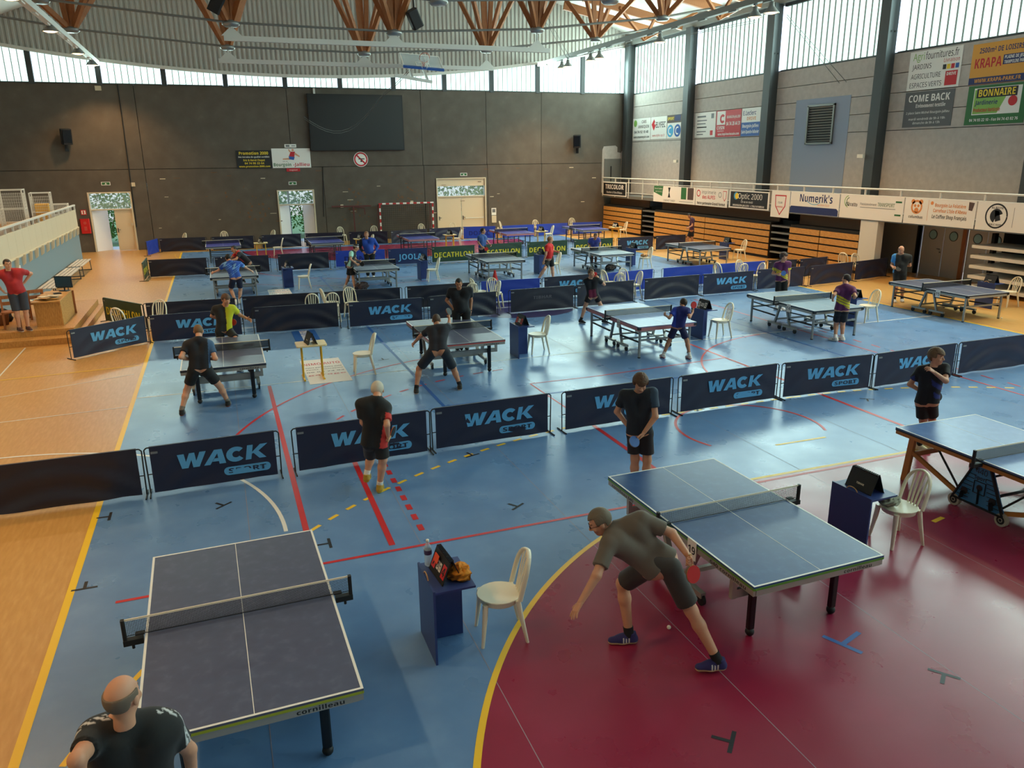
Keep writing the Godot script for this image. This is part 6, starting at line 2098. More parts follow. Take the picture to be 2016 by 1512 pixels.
	B.call("white banner with orange animal head and coffee shop lettering", 18.85, 21.7, 2.1, 2.98, "ink_white", [["c", -1.08, 0.32, 0.08, "ink_orange"], ["c", -0.74, 0.32, 0.08, "ink_orange"], ["p", ring_points(-0.91, 0.14, 0.17, 0.24), "ink_orange"], ["c", -0.98, 0.18, 0.05, "ink_orange"], ["c", -0.84, 0.18, 0.05, "ink_orange"], ["c", -0.91, 0.03, 0.09, "ink_orange"], ["t", "columbus", "b", 0.09, -0.91, -0.2, "ink_black", 0.6], ["r", -0.42, 0.05, 0.012, 0.7, "ink_skin"], ["t", "Bourgoin La Folatière", "b", 0.11, 0.45, 0.24, "ink_orange", 1.2], ["t", "Carrefour L'Isle d'Abeau", "b", 0.11, 0.45, 0.06, "ink_orange", 1.3], ["t", "Le Coffee Shop Français", "b", 0.12, 0.45, -0.14, "ink_black", 1.35], ["p", [Vector2(1.15, 0.4), Vector2(1.36, 0.38), Vector2(1.3, 0.12), Vector2(1.16, 0.14)], "ink_brown"], ["c", -0.28, 0.3, 0.06, "ink_orange"]])
	B.call("white banner with round black lion emblem at right edge", 15.6, 18.8, 2.1, 2.98, "ink_white", [["p", ring_points(-0.9, 0.02, 0.34, 0.39), "ink_black"], ["p", ring_points(-0.9, 0.02, 0.0, 0.22, 20, 250), "ink_black"], ["p", [Vector2(-0.98, 0.2), Vector2(-0.82, 0.18), Vector2(-0.74, -0.1), Vector2(-0.92, -0.16)], "ink_black"], ["t", "ALBION", "b", 0.07, -0.9, 0.27, "ink_black", 0.4], ["t", "PUBLIC HOUSE", "b", 0.06, -0.9, -0.25, "ink_black", 0.42], ["r", -0.32, 0.0, 0.012, 0.6, "ink_grey"], ["t", "L'Isle d'Abeau", "b", 0.1, 0.6, -0.1, "ink_black"]])

# ---------------------------------------------------------------- goal, hoop, organisers' corner, outside
func make_extras() -> void:
	# handball goal against the wall
	var g := thing("handball_goal", "red and white striped handball goal with net against dark wall", "goal", P(10.2, 0, 44.95))
	mat("goal_red", c8(186, 36, 38), 0.5)
	var m: MB
	for s in [1, -1]:
		for k in 10:
			m = MB.new()
			m.box(Vector3(1.54 * s, 0.1 + 0.2 * k, 0), Vector3(0.08, 0.2, 0.08))
			put(g, "post_section", m, mats["goal_red"] if k % 2 else mats["ink_white"])
		m = MB.new()
		m.bar(Vector3(1.54 * s, 2.0, 0), Vector3(1.54 * s, 1.95, -0.6), 0.05, 0.05)
		m.bar(Vector3(1.54 * s, 1.95, -0.6), Vector3(1.54 * s, 0.03, -0.65), 0.05, 0.05)
		m.bar(Vector3(1.54 * s, 0.03, 0), Vector3(1.54 * s, 0.03, -0.65), 0.05, 0.05)
		put(g, "back_frame", m, mat("goal_brown", c8(96, 44, 40), 0.6))
	for k in 16:
		m = MB.new()
		m.box(Vector3(-1.5 + 0.2 * k, 2.04, 0), Vector3(0.2, 0.08, 0.08))
		put(g, "crossbar_section", m, mats["goal_red"] if k % 2 == 0 else mats["ink_white"])
	m = MB.new()
	for k in 26:
		m.tube(Vector3(-1.5 + 0.12 * k, 0.05, -0.6), Vector3(-1.5 + 0.12 * k, 1.95, -0.5), 0.005, 4, -1.0, false)
	for k in 17:
		m.tube(Vector3(-1.5, 0.06 + 0.12 * k, -0.58), Vector3(1.5, 0.06 + 0.12 * k, -0.58), 0.005, 4, -1.0, false)
	for s in [1, -1]:
		for k in 16:
			m.tube(Vector3(1.52 * s, 0.06 + 0.12 * k, -0.02), Vector3(1.52 * s, 0.06 + 0.12 * k, -0.58), 0.005, 4, -1.0, false)
	put(g, "goal_net", m, mats["black_matt"])
	# folded red apparatus frame
	var ap := MB.new()
	ap.bar(Vector3(-1.1, 1.95, 0), Vector3(1.1, 1.92, 0), 0.06, 0.08)
	ap.bar(Vector3(0.1, 1.92, 0), Vector3(0.12, 0.02, 0), 0.07, 0.07)
	ap.bar(Vector3(0.1, 1.9, 0), Vector3(0.7, 1.82, 0.1), 0.04, 0.05)
	ap.bar(Vector3(0.7, 1.85, 0.1), Vector3(0.72, 1.45, 0.1), 0.04, 0.05)
	solo("red_steel_frame", "dark red steel apparatus frame standing left of the goal", "frame", ap, mats["goal_brown"], P(7.15, 0, 45.45))
	# ceiling-hung basketball hoop, folded up
	var h := thing("basketball_hoop", "basketball backboard folded up flat below the roof rails", "basketball hoop", P(9.3, 8.66, 36.6))
	var tilt := Basis(Vector3(0, 0, 1), -0.06) * Basis(Vector3.RIGHT, -0.95)
	m = MB.new()
	m.box(Vector3.ZERO, Vector3(1.8, 1.05, 0.03), tilt)
	var gl := mat("backboard_glass", Color(0.8, 0.85, 0.86, 0.45), 0.1)
	gl.transparency = BaseMaterial3D.TRANSPARENCY_ALPHA
	put(h, "backboard", m, gl)
	m = MB.new()
	for s in [1, -1]:
		m.box(tilt * Vector3(0.9 * s, 0, 0), Vector3(0.05, 1.1, 0.06), tilt)
	m.box(tilt * Vector3(0, 0.54, 0), Vector3(1.84, 0.05, 0.06), tilt)
	m.box(tilt * Vector3(0, -0.12, 0.02), Vector3(0.6, 0.03, 0.02), tilt)
	m.box(tilt * Vector3(0.3, -0.33, 0.02), Vector3(0.03, 0.45, 0.02), tilt)
	m.box(tilt * Vector3(-0.3, -0.33, 0.02), Vector3(0.03, 0.45, 0.02), tilt)
	put(h, "board_frame", m, mats["ink_white"])
	m = MB.new()
	m.box(tilt * Vector3(0, -0.55, 0.0), Vector3(1.86, 0.1, 0.09), tilt)
	put(h, "bottom_pad", m, mats["ink_blue"])
	m = MB.new()
	var ring := []
	for k in 20:
		var a := TAU * k / 20
		ring.append(tilt * Vector3(cos(a) * 0.225, -0.38, 0.4 + sin(a) * 0.225))
	m.sweep(ring, 0.012, 0.012, 6, true)
	m.box(tilt * Vector3(0, -0.38, 0.08), Vector3(0.12, 0.04, 0.16), tilt)
	put(h, "rim", m, mat("rim_orange", c8(206, 84, 44), 0.5))
	m = MB.new()
	for k in 12:
		var a := TAU * k / 12
		var b := TAU * (k + 1) / 12
		m.tube(tilt * Vector3(cos(a) * 0.22, -0.38, 0.4 + sin(a) * 0.22), tilt * Vector3(cos(b) * 0.12, -0.38, 0.4 + sin(b) * 0.12) + Vector3(0, -0.4, 0.0), 0.006, 4)
		m.tube(tilt * Vector3(cos(b) * 0.22, -0.38, 0.4 + sin(b) * 0.22), tilt * Vector3(cos(a) * 0.12, -0.38, 0.4 + sin(a) * 0.12) + Vector3(0, -0.4, 0.0), 0.006, 4)
	put(h, "hoop_net", m, mats["ink_white"])
	m = MB.new()
	m.bar(Vector3(-1.3, -0.62, 0.2), Vector3(0.4, -0.86, 0.2), 0.12, 0.12)
	m.bar(Vector3(-0.5, -0.7, 0.2), Vector3(-0.3, 0.0, -1.2), 0.1, 0.1)
	m.bar(Vector3(0.2, -0.8, 0.2), Vector3(0.3, 0.0, -1.2), 0.1, 0.1)
	put(h, "folding_arm", m, mats["steel_white"])
	# cables hung in front of the screen
	for s in 2:
		var pts := []
		for k in 15:
			var u := k / 14.0
			pts.append(P(lerpf(4.9, 9.1, u), 6.7 + 1.9 * u * u * u - 1.0 * sin(PI * minf(u * 1.35, 1.0)) * 0.9 - 0.1 * s, lerpf(45.3, 37.4, u)))
		var c := MB.new()
		c.sweep(pts, 0.012, 0.012, 5)
		solo("slack_cable", "thin slack cable hanging across the dark screen, %s" % ("upper one" if s == 0 else "lower one"), "cable", c, mats["cable"])
	for s in 2:
		var c := MB.new()
		c.tube(P(10.5 + 0.25 * s, 12.4, 30.0), P(18.4 + 0.2 * s, 9.6, 41.0), 0.012, 5)
		c.tube(P(18.4 + 0.2 * s, 9.6, 41.0), P(24.4, 10.4 + 0.1 * s, 33.0), 0.012, 5)
		c.tube(P(24.4, 10.3 + 0.1 * s, 30.8), P(24.6, 7.3, 27.4 - 0.4 * s), 0.012, 5)
		solo("roof_cable", "thin straight cable slung under the roof to right wall, %s" % ("upper one" if s == 0 else "lower one"), "cable", c, mats["cable"])
	# small white boxes on the rail
	organisers()
	outside()

func organisers() -> void:
	var m := MB.new()
	m.box(Vector3(0, 0.08, 0), Vector3(2.3, 0.16, 5.2))
	m.box(Vector3(-0.06, 0.24, -0.2), Vector3(2.1, 0.16, 4.7))
	var pd := solo("wooden_podium", "two-step orange plywood podium under the organisers desk", "podium", m, mats["plywood"], P(-4.83, 0, 24.85))
	# desk
	var t := thing("organisers_desk", "tall plywood counter desk covered with papers on the podium", "desk", P(-4.45, 0.32, 24.15))
	m = MB.new()
	m.box(Vector3(-0.02, 0.31, 0.92), Vector3(0.6, 0.62, 0.03))
	m.box(Vector3(-0.02, 0.31, -0.92), Vector3(0.6, 0.62, 0.03))
	put(t, "side_panel", m, mats["plywood"])
	m = MB.new()
	m.box(Vector3(0.29, 0.33, 0), Vector3(0.03, 0.66, 1.9))
	put(t, "front_panel", m, mats["bleacher_wood"])
	m = MB.new()
	m.box(Vector3(-0.03, 0.64, 0), Vector3(0.68, 0.03, 1.96))
	put(t, "desk_top", m, mats["bleacher_wood"])
	m = MB.new()
	m.box(Vector3(0.33, 0.3, -0.9), Vector3(0.05, 0.7, 0.04))
	put(t, "edge_post", m, mats["timber"])
	var rng := RandomNumberGenerator.new()
	rng.seed = 5
	for k in 14:
		var pm := MB.new()
		pm.box(Vector3.ZERO, Vector3(0.21, 0.006, 0.3), Basis(Vector3.UP, rng.randf() * 3.0))
		solo("paper_sheet", "loose paper or card strewn on the plywood desk", "paper", pm, mats["cream"] if k % 3 else mats["bleacher_wood"], P(-4.5 + rng.randf_range(-0.2, 0.15), 0.985 + 0.007 * k, 23.5 + rng.randf_range(-0.15, 0.4)), 0.0, "papers on the desk")
	var mo := thing("monitor", "dark flat monitor standing on far end of plywood desk", "monitor", P(-4.3, 0.975, 25.0), deg_to_rad(-25.0))
	m = MB.new()
	m.box(Vector3(0, 0.26, 0), Vector3(0.5, 0.32, 0.03))
	put(mo, "screen_casing", m, mats["black_matt"])
	m = MB.new()
	m.box(Vector3(0, 0.26, -0.017), Vector3(0.46, 0.28, 0.004))
	m.box(Vector3(0, 0.26, 0.017), Vector3(0.46, 0.28, 0.004))
	put(mo, "panel", m, mat("monitor_blue", c8(34, 66, 88), 0.3))
	m = MB.new()
	m.tube(Vector3(0, 0.1, 0), Vector3(0, 0.01, 0), 0.02, 8)
	m.box(Vector3(0, 0.008, 0), Vector3(0.24, 0.015, 0.18))
	put(mo, "stand", m, mats["black_matt"])
	m = MB.new()
	m.chamfer_box(Vector3(0, 0.012, 0), Vector3(0.36, 0.02, 0.24), 0.01)
	m.box(Vector3(0, 0.024, 0), Vector3(0.32, 0.006, 0.16))
	solo("laptop", "dark closed laptop lying on the plywood desk", "laptop", m, mats["black_matt"], P(-4.5, 0.975, 24.5), 0.3)
	for q in [[-5.35, 23.35, 12.0, "wooden chair at left edge in front of man in red"], [-5.0, 24.6, -160.0, "wooden chair tucked behind the plywood desk"]]:
		wooden_chair(q[0], q[1], q[2], q[3])
	var bk := MB.new()
	bk.lathe([Vector2(0.001, 0), Vector2(0.16, 0), Vector2(0.2, 0.3), Vector2(0.18, 0.3), Vector2(0.001, 0.26)], Transform3D.IDENTITY, 18)
	solo("waste_basket", "brown basket on podium at left edge of picture", "basket", bk, mat("basket_brown", c8(122, 76, 44), 0.7), P(-5.72, 0.32, 23.9))
	solo("black_bag", "black bag slumped above the brown basket at left edge", "bag", lump(Vector3(0.2, 0.2, 0.16), 14, 0.2), mats["black_matt"], P(-5.75, 0.47, 24.35), 0.2)
	# slatted benches along the blue wall
	for k in 3:
		var b := thing("slatted_bench", "slatted changing bench along grey-blue wall, %s" % ["nearest", "middle", "farthest"][k], "bench", P(-5.62, 0, 30.9 + 3.0 * k), 0.0, "slatted benches")
		for s in 4:
			m = MB.new()
			m.box(Vector3(-0.21 + 0.14 * s, 0.44, 0), Vector3(0.1, 0.025, 2.6))
			put(b, "slat", m, mat("bench_slat", c8(198, 188, 176), 0.6))
		for e in [1, -1]:
			m = MB.new()
			m.bar(Vector3(-0.22, 0.42, 1.1 * e), Vector3(-0.24, 0, 1.1 * e), 0.03, 0.03)
			m.bar(Vector3(0.22, 0.42, 1.1 * e), Vector3(0.24, 0, 1.1 * e), 0.03, 0.03)
			m.bar(Vector3(-0.24, 0.02, 1.1 * e), Vector3(0.24, 0.02, 1.1 * e), 0.03, 0.03)
			m.bar(Vector3(-0.24, 0.42, 1.1 * e), Vector3(0.24, 0.42, 1.1 * e), 0.03, 0.03)
			put(b, "leg_frame", m, mats["steel_dark"])
	# white mesh cages stored on the stand
	for q in [[-7.6, 36.6, 1.05, 1.5, "tall white cage trolley, leftmost on the stand", false], [-6.95, 38.6, 0.9, 1.6, "tall white mesh cage with yellow mat inside on the stand", true], [-6.75, 41.2, 0.9, 1.0, "low white mesh cage at end of the stand", false]]:
		var c := thing("mesh_cage", q[4], "cage", P(q[0], 1.68 if q[0] > -7.2 else 1.98, q[1]), 0.1)
		var w: float = q[2]
		var hh: float = q[3]
		for sx in [1, -1]:
			for sz in [1, -1]:
				m = MB.new()
				m.bar(Vector3(w * 0.4 * sx, 0, w * 0.5 * sz), Vector3(w * 0.4 * sx, hh, w * 0.5 * sz), 0.05, 0.05)
				put(c, "upright", m, mats["steel_white"])
		m = MB.new()
		for y in [0.06, hh * 0.5, hh - 0.02]:
			for s in [1, -1]:
				m.bar(Vector3(-w * 0.4, y, w * 0.5 * s), Vector3(w * 0.4, y, w * 0.5 * s), 0.035, 0.035)
				m.bar(Vector3(w * 0.4 * s, y, -w * 0.5), Vector3(w * 0.4 * s, y, w * 0.5), 0.035, 0.035)
		put(c, "frame_rails", m, mats["steel_white"])
		m = MB.new()
		for s in [1, -1]:
			for k in 12:
				var u := -0.5 + k / 11.0
				m.box(Vector3(w * 0.8 * u, hh * 0.45, w * 0.5 * s), Vector3(0.008, hh * 0.9, 0.008))
				m.box(Vector3(0, 0.06 + hh * 0.85 * k / 11.0, w * 0.5 * s), Vector3(w * 0.8, 0.008, 0.008))
				m.box(Vector3(w * 0.4 * s, hh * 0.45, w * u), Vector3(0.008, hh * 0.9, 0.008))
				m.box(Vector3(w * 0.4 * s, 0.06 + hh * 0.85 * k / 11.0, 0), Vector3(0.008, 0.008, w))
		var mm := put(c, "wire_mesh", m, mats["steel_white"])
		mm.set_meta("kind", "stuff")
		if q[5]:
			var y := MB.new()
			y.box(Vector3(0, 0.4, 0), Vector3(0.5, 0.75, 0.7))
			solo("yellow_mats", "yellow foam mats standing inside white mesh cage", "mats", y, mat("mat_yellow", c8(226, 172, 64), 0.7), c.position + Vector3(0, 0.35, 0), 0.1)
	# notice on the wall
	sign_board("wall_notice", "white notice hung on the grey-blue wall by red-shirted man", "notice", P(-5.98, 1.25, 28.2), PI / 2, Vector2(0.22, 0.3), "ink_white", [["p", [Vector2(-0.06, -0.06), Vector2(0.06, -0.06), Vector2(0, 0.06)], "ink_grey"]])

func wooden_chair(x: float, d: float, turn: float, label: String) -> void:
	var t := thing("wooden_chair", label, "chair", P(x, 0.32, d), deg_to_rad(turn), "old wooden chairs")
	var m := MB.new()
	m.box(Vector3(0, 0.43, 0), Vector3(0.4, 0.03, 0.4))
	put(t, "seat", m, mats["timber"])
	for sx in [1, -1]:
		m = MB.new()
		m.bar(Vector3(0.17 * sx, 0.42, 0.17), Vector3(0.18 * sx, 0, 0.19), 0.045, 0.045)
		put(t, "leg", m, mats["timber"])
		m = MB.new()
		m.bar(Vector3(0.17 * sx, 0.82, -0.24), Vector3(0.17 * sx, 0.42, -0.17), 0.045, 0.045)
		m.bar(Vector3(0.17 * sx, 0.42, -0.17), Vector3(0.18 * sx, 0, -0.2), 0.045, 0.045)
		put(t, "leg", m, mats["timber"])
		m = MB.new()
		m.bar(Vector3(0.175 * sx, 0.18, 0.18), Vector3(0.175 * sx, 0.18, -0.18), 0.03, 0.04)
		put(t, "stretcher", m, mats["timber"])
	for y in [0.62, 0.78]:
		m = MB.new()
		m.bar(Vector3(-0.17, y, -0.17 - (y - 0.42) * 0.17), Vector3(0.17, y, -0.17 - (y - 0.42) * 0.17), 0.025, 0.09)
		put(t, "back_rail", m, mats["timber"])

func outside() -> void:
	var m := MB.new()
	m.box(P(5, -0.12, 58.0), Vector3(60, 0.1, 24.0))
	var lawn := put(self, "ground_outside", m, mat("lawn", c8(96, 122, 58), 0.9))
	lawn.set_meta("kind", "structure")
	m = MB.new()
	m.box(P(5, -0.05, 47.2), Vector3(60, 0.08, 2.2))
	var pv := put(self, "path_outside", m, mat("paving", c8(190, 184, 172), 0.9))
	pv.set_meta("kind", "structure")
	var rng := RandomNumberGenerator.new()
	rng.seed = 99
	var k := 0
	for q in [[-6.2, 51.0, 1.9, 3.4], [-3.6, 52.5, 2.0, 4.2], [2.6, 50.8, 1.7, 3.2], [5.4, 51.4, 1.9, 3.8], [11.5, 52.0, 2.2, 4.4], [15.0, 51.6, 2.2, 4.2], [18.4, 52.6, 2.2, 4.4], [-9.6, 52.0, 2.2, 4.2], [8.4, 52.6, 2.1, 4.4]]:
		var t := thing("leafy_shrub", "leafy green shrub outside, %s" % ["seen through the left open door", "behind the gap of the left door", "seen through the middle open door", "right of the steel post outside", "left one above the cream doors", "middle one above the cream doors", "right one beyond the cream doors", "beyond the wall at far left", "between middle and cream doors"][k], "shrub", P(q[0], -0.07, q[1]))
		var fo := MB.new()
		fo.coloured = true
		for i in 1500:
			var d := Vector3(rng.randfn(), rng.randfn(), rng.randfn()).normalized()
			var rr := pow(rng.randf(), 0.3)
			var c := Vector3(d.x * q[2] * rr, q[3] * 0.5 + d.y * q[3] * 0.5 * rr + 0.1, d.z * q[2] * 0.7 * rr)
			if c.y < 0.05:
				continue
			var ax := Vector3(rng.randfn(), rng.randfn(), rng.randfn()).normalized()
			var bx := ax.cross(Vector3(rng.randfn(), rng.randfn(), rng.randfn()).normalized()).normalized()
			var s := rng.randf_range(0.07, 0.15)
			fo.col = Color(0.09, 0.2, 0.035).lerp(Color(0.2, 0.36, 0.07), rng.randf())
			fo.quad(c - ax * s, c - bx * s * 0.5, c + ax * s, c + bx * s * 0.5)
		var fm := mat("foliage", Color.WHITE, 0.7)
		fm.vertex_color_use_as_albedo = true
		fm.backlight_enabled = true
		fm.backlight = Color(0.3, 0.4, 0.1)
		put(t, "foliage", fo, fm)
		var tr := MB.new()
		for b in 4:
			tr.tube(Vector3(0.05 * b, 0, 0), Vector3((b - 1.5) * 0.5, q[3] * 0.6, (b % 2) * 0.4 - 0.2), 0.05, 6, 0.015)
		put(t, "stem", tr, mats["timber"])
		k += 1

# ---------------------------------------------------------------- people: smooth unions of tapered bones, meshed as surface nets
class Field:
	var lo: Vector3
	var cell: float
	var nx: int
	var ny: int
	var nz: int
	var f := PackedFloat32Array()
	var near := PackedByteArray()
	var list := PackedInt32Array()

	func _init(a: Vector3, b: Vector3, c: float) -> void:
		lo = a
		cell = c
		nx = int(ceil((b.x - a.x) / c)) + 1
		ny = int(ceil((b.y - a.y) / c)) + 1
		nz = int(ceil((b.z - a.z) / c)) + 1
		f.resize(nx * ny * nz)
		f.fill(10.0)
		near.resize(nx * ny * nz)

	# tapered bone; k blends it in; flat0 / flat1 cut the ends square; sq squashes along the unit vector sqd
	func bone(a: Vector3, b: Vector3, ra: float, rb: float, k := 0.02, flat0 := false, flat1 := false, sqd := Vector3.ZERO, sq := 1.0) -> void:
		var m := maxf(ra, rb) * maxf(1.0, 1.0 / sq) + k + cell * 2.0
		var p0 := a.min(b) - Vector3(m, m, m)
		var p1 := a.max(b) + Vector3(m, m, m)
		var i0 := maxi(int((p0.x - lo.x) / cell), 0)
		var j0 := maxi(int((p0.y - lo.y) / cell), 0)
		var k0 := maxi(int((p0.z - lo.z) / cell), 0)
		var i1 := mini(int((p1.x - lo.x) / cell) + 1, nx - 1)
		var j1 := mini(int((p1.y - lo.y) / cell) + 1, ny - 1)
		var k1 := mini(int((p1.z - lo.z) / cell) + 1, nz - 1)
		var ab := b - a
		var l2 := maxf(ab.length_squared(), 1e-9)
		var dir := ab.normalized()
		var edge := cell * 1.9
		for kk in range(k0, k1 + 1):
			for jj in range(j0, j1 + 1):
				var row := (kk * ny + jj) * nx
				for ii in range(i0, i1 + 1):
					var p := Vector3(lo.x + ii * cell, lo.y + jj * cell, lo.z + kk * cell)
					var ap := p - a
					var raw := ap.dot(ab) / l2
					var t := clampf(raw, 0.0, 1.0)
					var q := ap - ab * t
					if sq != 1.0:
						q += sqd * (q.dot(sqd) * (1.0 / sq - 1.0))
					var d := q.length() - (ra + (rb - ra) * t)
					if sq < 1.0:
						d *= sq * 0.5 + 0.5
					if flat0 and raw < 0.0:
						d = maxf(d, -ap.dot(dir))
					if flat1 and raw > 1.0:
						d = maxf(d, (p - b).dot(dir))
					if d > m:
						continue
					var id := row + ii
					var o := f[id]
					if o < 9.0 and k > 0.0:
						var h := clampf(0.5 + 0.5 * (o - d) / k, 0.0, 1.0)
						d = lerpf(o, d, h) - k * h * (1.0 - h)
					elif o < d:
						d = o
					f[id] = d
					if near[id] == 0 and absf(d) < edge:
						near[id] = 1
						list.append(id)

	# cut away an ellipsoid
	func carve(c: Vector3, r: Vector3) -> void:
		var i0 := maxi(int((c.x - r.x * 1.6 - lo.x) / cell), 0)
		var j0 := maxi(int((c.y - r.y * 1.6 - lo.y) / cell), 0)
		var k0 := maxi(int((c.z - r.z * 1.6 - lo.z) / cell), 0)
		var i1 := mini(int((c.x + r.x * 1.6 - lo.x) / cell) + 1, nx - 1)
		var j1 := mini(int((c.y + r.y * 1.6 - lo.y) / cell) + 1, ny - 1)
		var k1 := mini(int((c.z + r.z * 1.6 - lo.z) / cell) + 1, nz - 1)
		var rm := minf(r.x, minf(r.y, r.z))
		for kk in range(k0, k1 + 1):
			for jj in range(j0, j1 + 1):
				for ii in range(i0, i1 + 1):
					var p := Vector3(lo.x + ii * cell, lo.y + jj * cell, lo.z + kk * cell) - c
					var d := (Vector3(p.x / r.x, p.y / r.y, p.z / r.z).length() - 1.0) * rm
					var id := (kk * ny + jj) * nx + ii
					if -d > f[id]:
						f[id] = -d
						if near[id] == 0 and absf(d) < cell * 1.9:
							near[id] = 1
							list.append(id)

	func ellipsoid(c: Vector3, r: Vector3, k := 0.01) -> void:
		var i0 := maxi(int((c.x - r.x * 1.3 - k - lo.x) / cell) - 2, 0)
		var j0 := maxi(int((c.y - r.y * 1.3 - k - lo.y) / cell) - 2, 0)
		var k0 := maxi(int((c.z - r.z * 1.3 - k - lo.z) / cell) - 2, 0)
		var i1 := mini(int((c.x + r.x * 1.3 + k - lo.x) / cell) + 3, nx - 1)
		var j1 := mini(int((c.y + r.y * 1.3 + k - lo.y) / cell) + 3, ny - 1)
		var k1 := mini(int((c.z + r.z * 1.3 + k - lo.z) / cell) + 3, nz - 1)
		for kk in range(k0, k1 + 1):
			for jj in range(j0, j1 + 1):
				for ii in range(i0, i1 + 1):
					var p := Vector3(lo.x + ii * cell, lo.y + jj * cell, lo.z + kk * cell) - c
					var g := Vector3(p.x / r.x, p.y / r.y, p.z / r.z)
					var l := g.length()
					var g2 := Vector3(p.x / (r.x * r.x), p.y / (r.y * r.y), p.z / (r.z * r.z)).length()
					var d := l * (l - 1.0) / maxf(g2, 1e-6)
					var id := (kk * ny + jj) * nx + ii
					var o := f[id]
					if o < 9.0 and k > 0.0:
						var h := clampf(0.5 + 0.5 * (o - d) / k, 0.0, 1.0)
						d = lerpf(o, d, h) - k * h * (1.0 - h)
					elif o < d:
						d = o
					f[id] = d
					if near[id] == 0 and absf(d) < cell * 1.9:
						near[id] = 1
						list.append(id)

	func clip(fn: Callable) -> void:
		# fn(point) > 0 is cut away
		var extra := PackedInt32Array()
		for id in f.size():
			if f[id] > 0.05:
				continue
			var ii := id % nx
			var jj := int(id / nx) % ny
			var kk := int(id / (nx * ny))
			var c: float = fn.call(Vector3(lo.x + ii * cell, lo.y + jj * cell, lo.z + kk * cell))
			if c > f[id]:
				f[id] = c
				if near[id] == 0 and absf(c) < cell * 1.9:
					near[id] = 1
					list.append(id)

	func mesh_into(mb: MB, paint = null) -> void:
		var index := {}
		var sx := 1
		var sy := nx
		var sz := nx * ny
		var off := [0, sx, sy, sx + sy, sz, sz + sx, sz + sy, sz + sx + sy]
		var cells := {}
		for id in list:
			for dz in 2:
				for dy in 2:
					for dx in 2:
						var c := id - dx * sx - dy * sy - dz * sz
						if c >= 0:
							cells[c] = true
		for c in cells:
			var ii: int = c % nx
			var jj: int = int(c / nx) % ny
			var kk: int = int(c / sz)
			if ii >= nx - 1 or jj >= ny - 1 or kk >= nz - 1:
				continue
			var inside := 0
			var v8 := PackedFloat32Array()
			for e in 8:
				var q: float = f[c + off[e]]
				v8.append(q)
				if q < 0.0:
					inside += 1
			if inside == 0 or inside == 8:
				continue
			var sum := Vector3.ZERO
			var cnt := 0
			for e in 8:
				for ax in 3:
					if (e >> ax) & 1:
						continue
					var g := e | (1 << ax)
					if (v8[e] < 0.0) != (v8[g] < 0.0):
						var t := v8[e] / (v8[e] - v8[g])
						var p := Vector3(e & 1, (e >> 1) & 1, (e >> 2) & 1)
						p[ax] += t
						sum += p
						cnt += 1
			var local := sum / cnt
			var pos := lo + (Vector3(ii, jj, kk) + local) * cell
			var grad := Vector3(v8[1] + v8[3] + v8[5] + v8[7] - v8[0] - v8[2] - v8[4] - v8[6], v8[2] + v8[3] + v8[6] + v8[7] - v8[0] - v8[1] - v8[4] - v8[5], v8[4] + v8[5] + v8[6] + v8[7] - v8[0] - v8[1] - v8[2] - v8[3]).normalized()
			if paint != null:
				mb.col = paint.call(pos, grad)
			index[c] = mb.vert(pos, grad)
		for c in index:
			var v0: float = f[c]
			for ax in 3:
				var step: int = [sx, sy, sz][ax]
				var v1: float = f[c + step]
				if (v0 < 0.0) == (v1 < 0.0):
					continue
				var u: int = [sy, sz, sx][ax]
				var w: int = [sz, sx, sy][ax]
				var a = index.get(c)
				var b = index.get(c - u)
				var d = index.get(c - u - w)
				var e = index.get(c - w)
				if b == null or d == null or e == null:
					continue
				if v0 < 0.0:
					mb.tri_i(a, b, d); mb.tri_i(a, d, e)
				else:
					mb.tri_i(a, d, b); mb.tri_i(a, e, d)

# ------------------------------------------------------------- templates shared by all figures
var hand_shapes := {}
var head_shape: MB = null
var hair_shapes := {}
var shoe_shape: MB = null

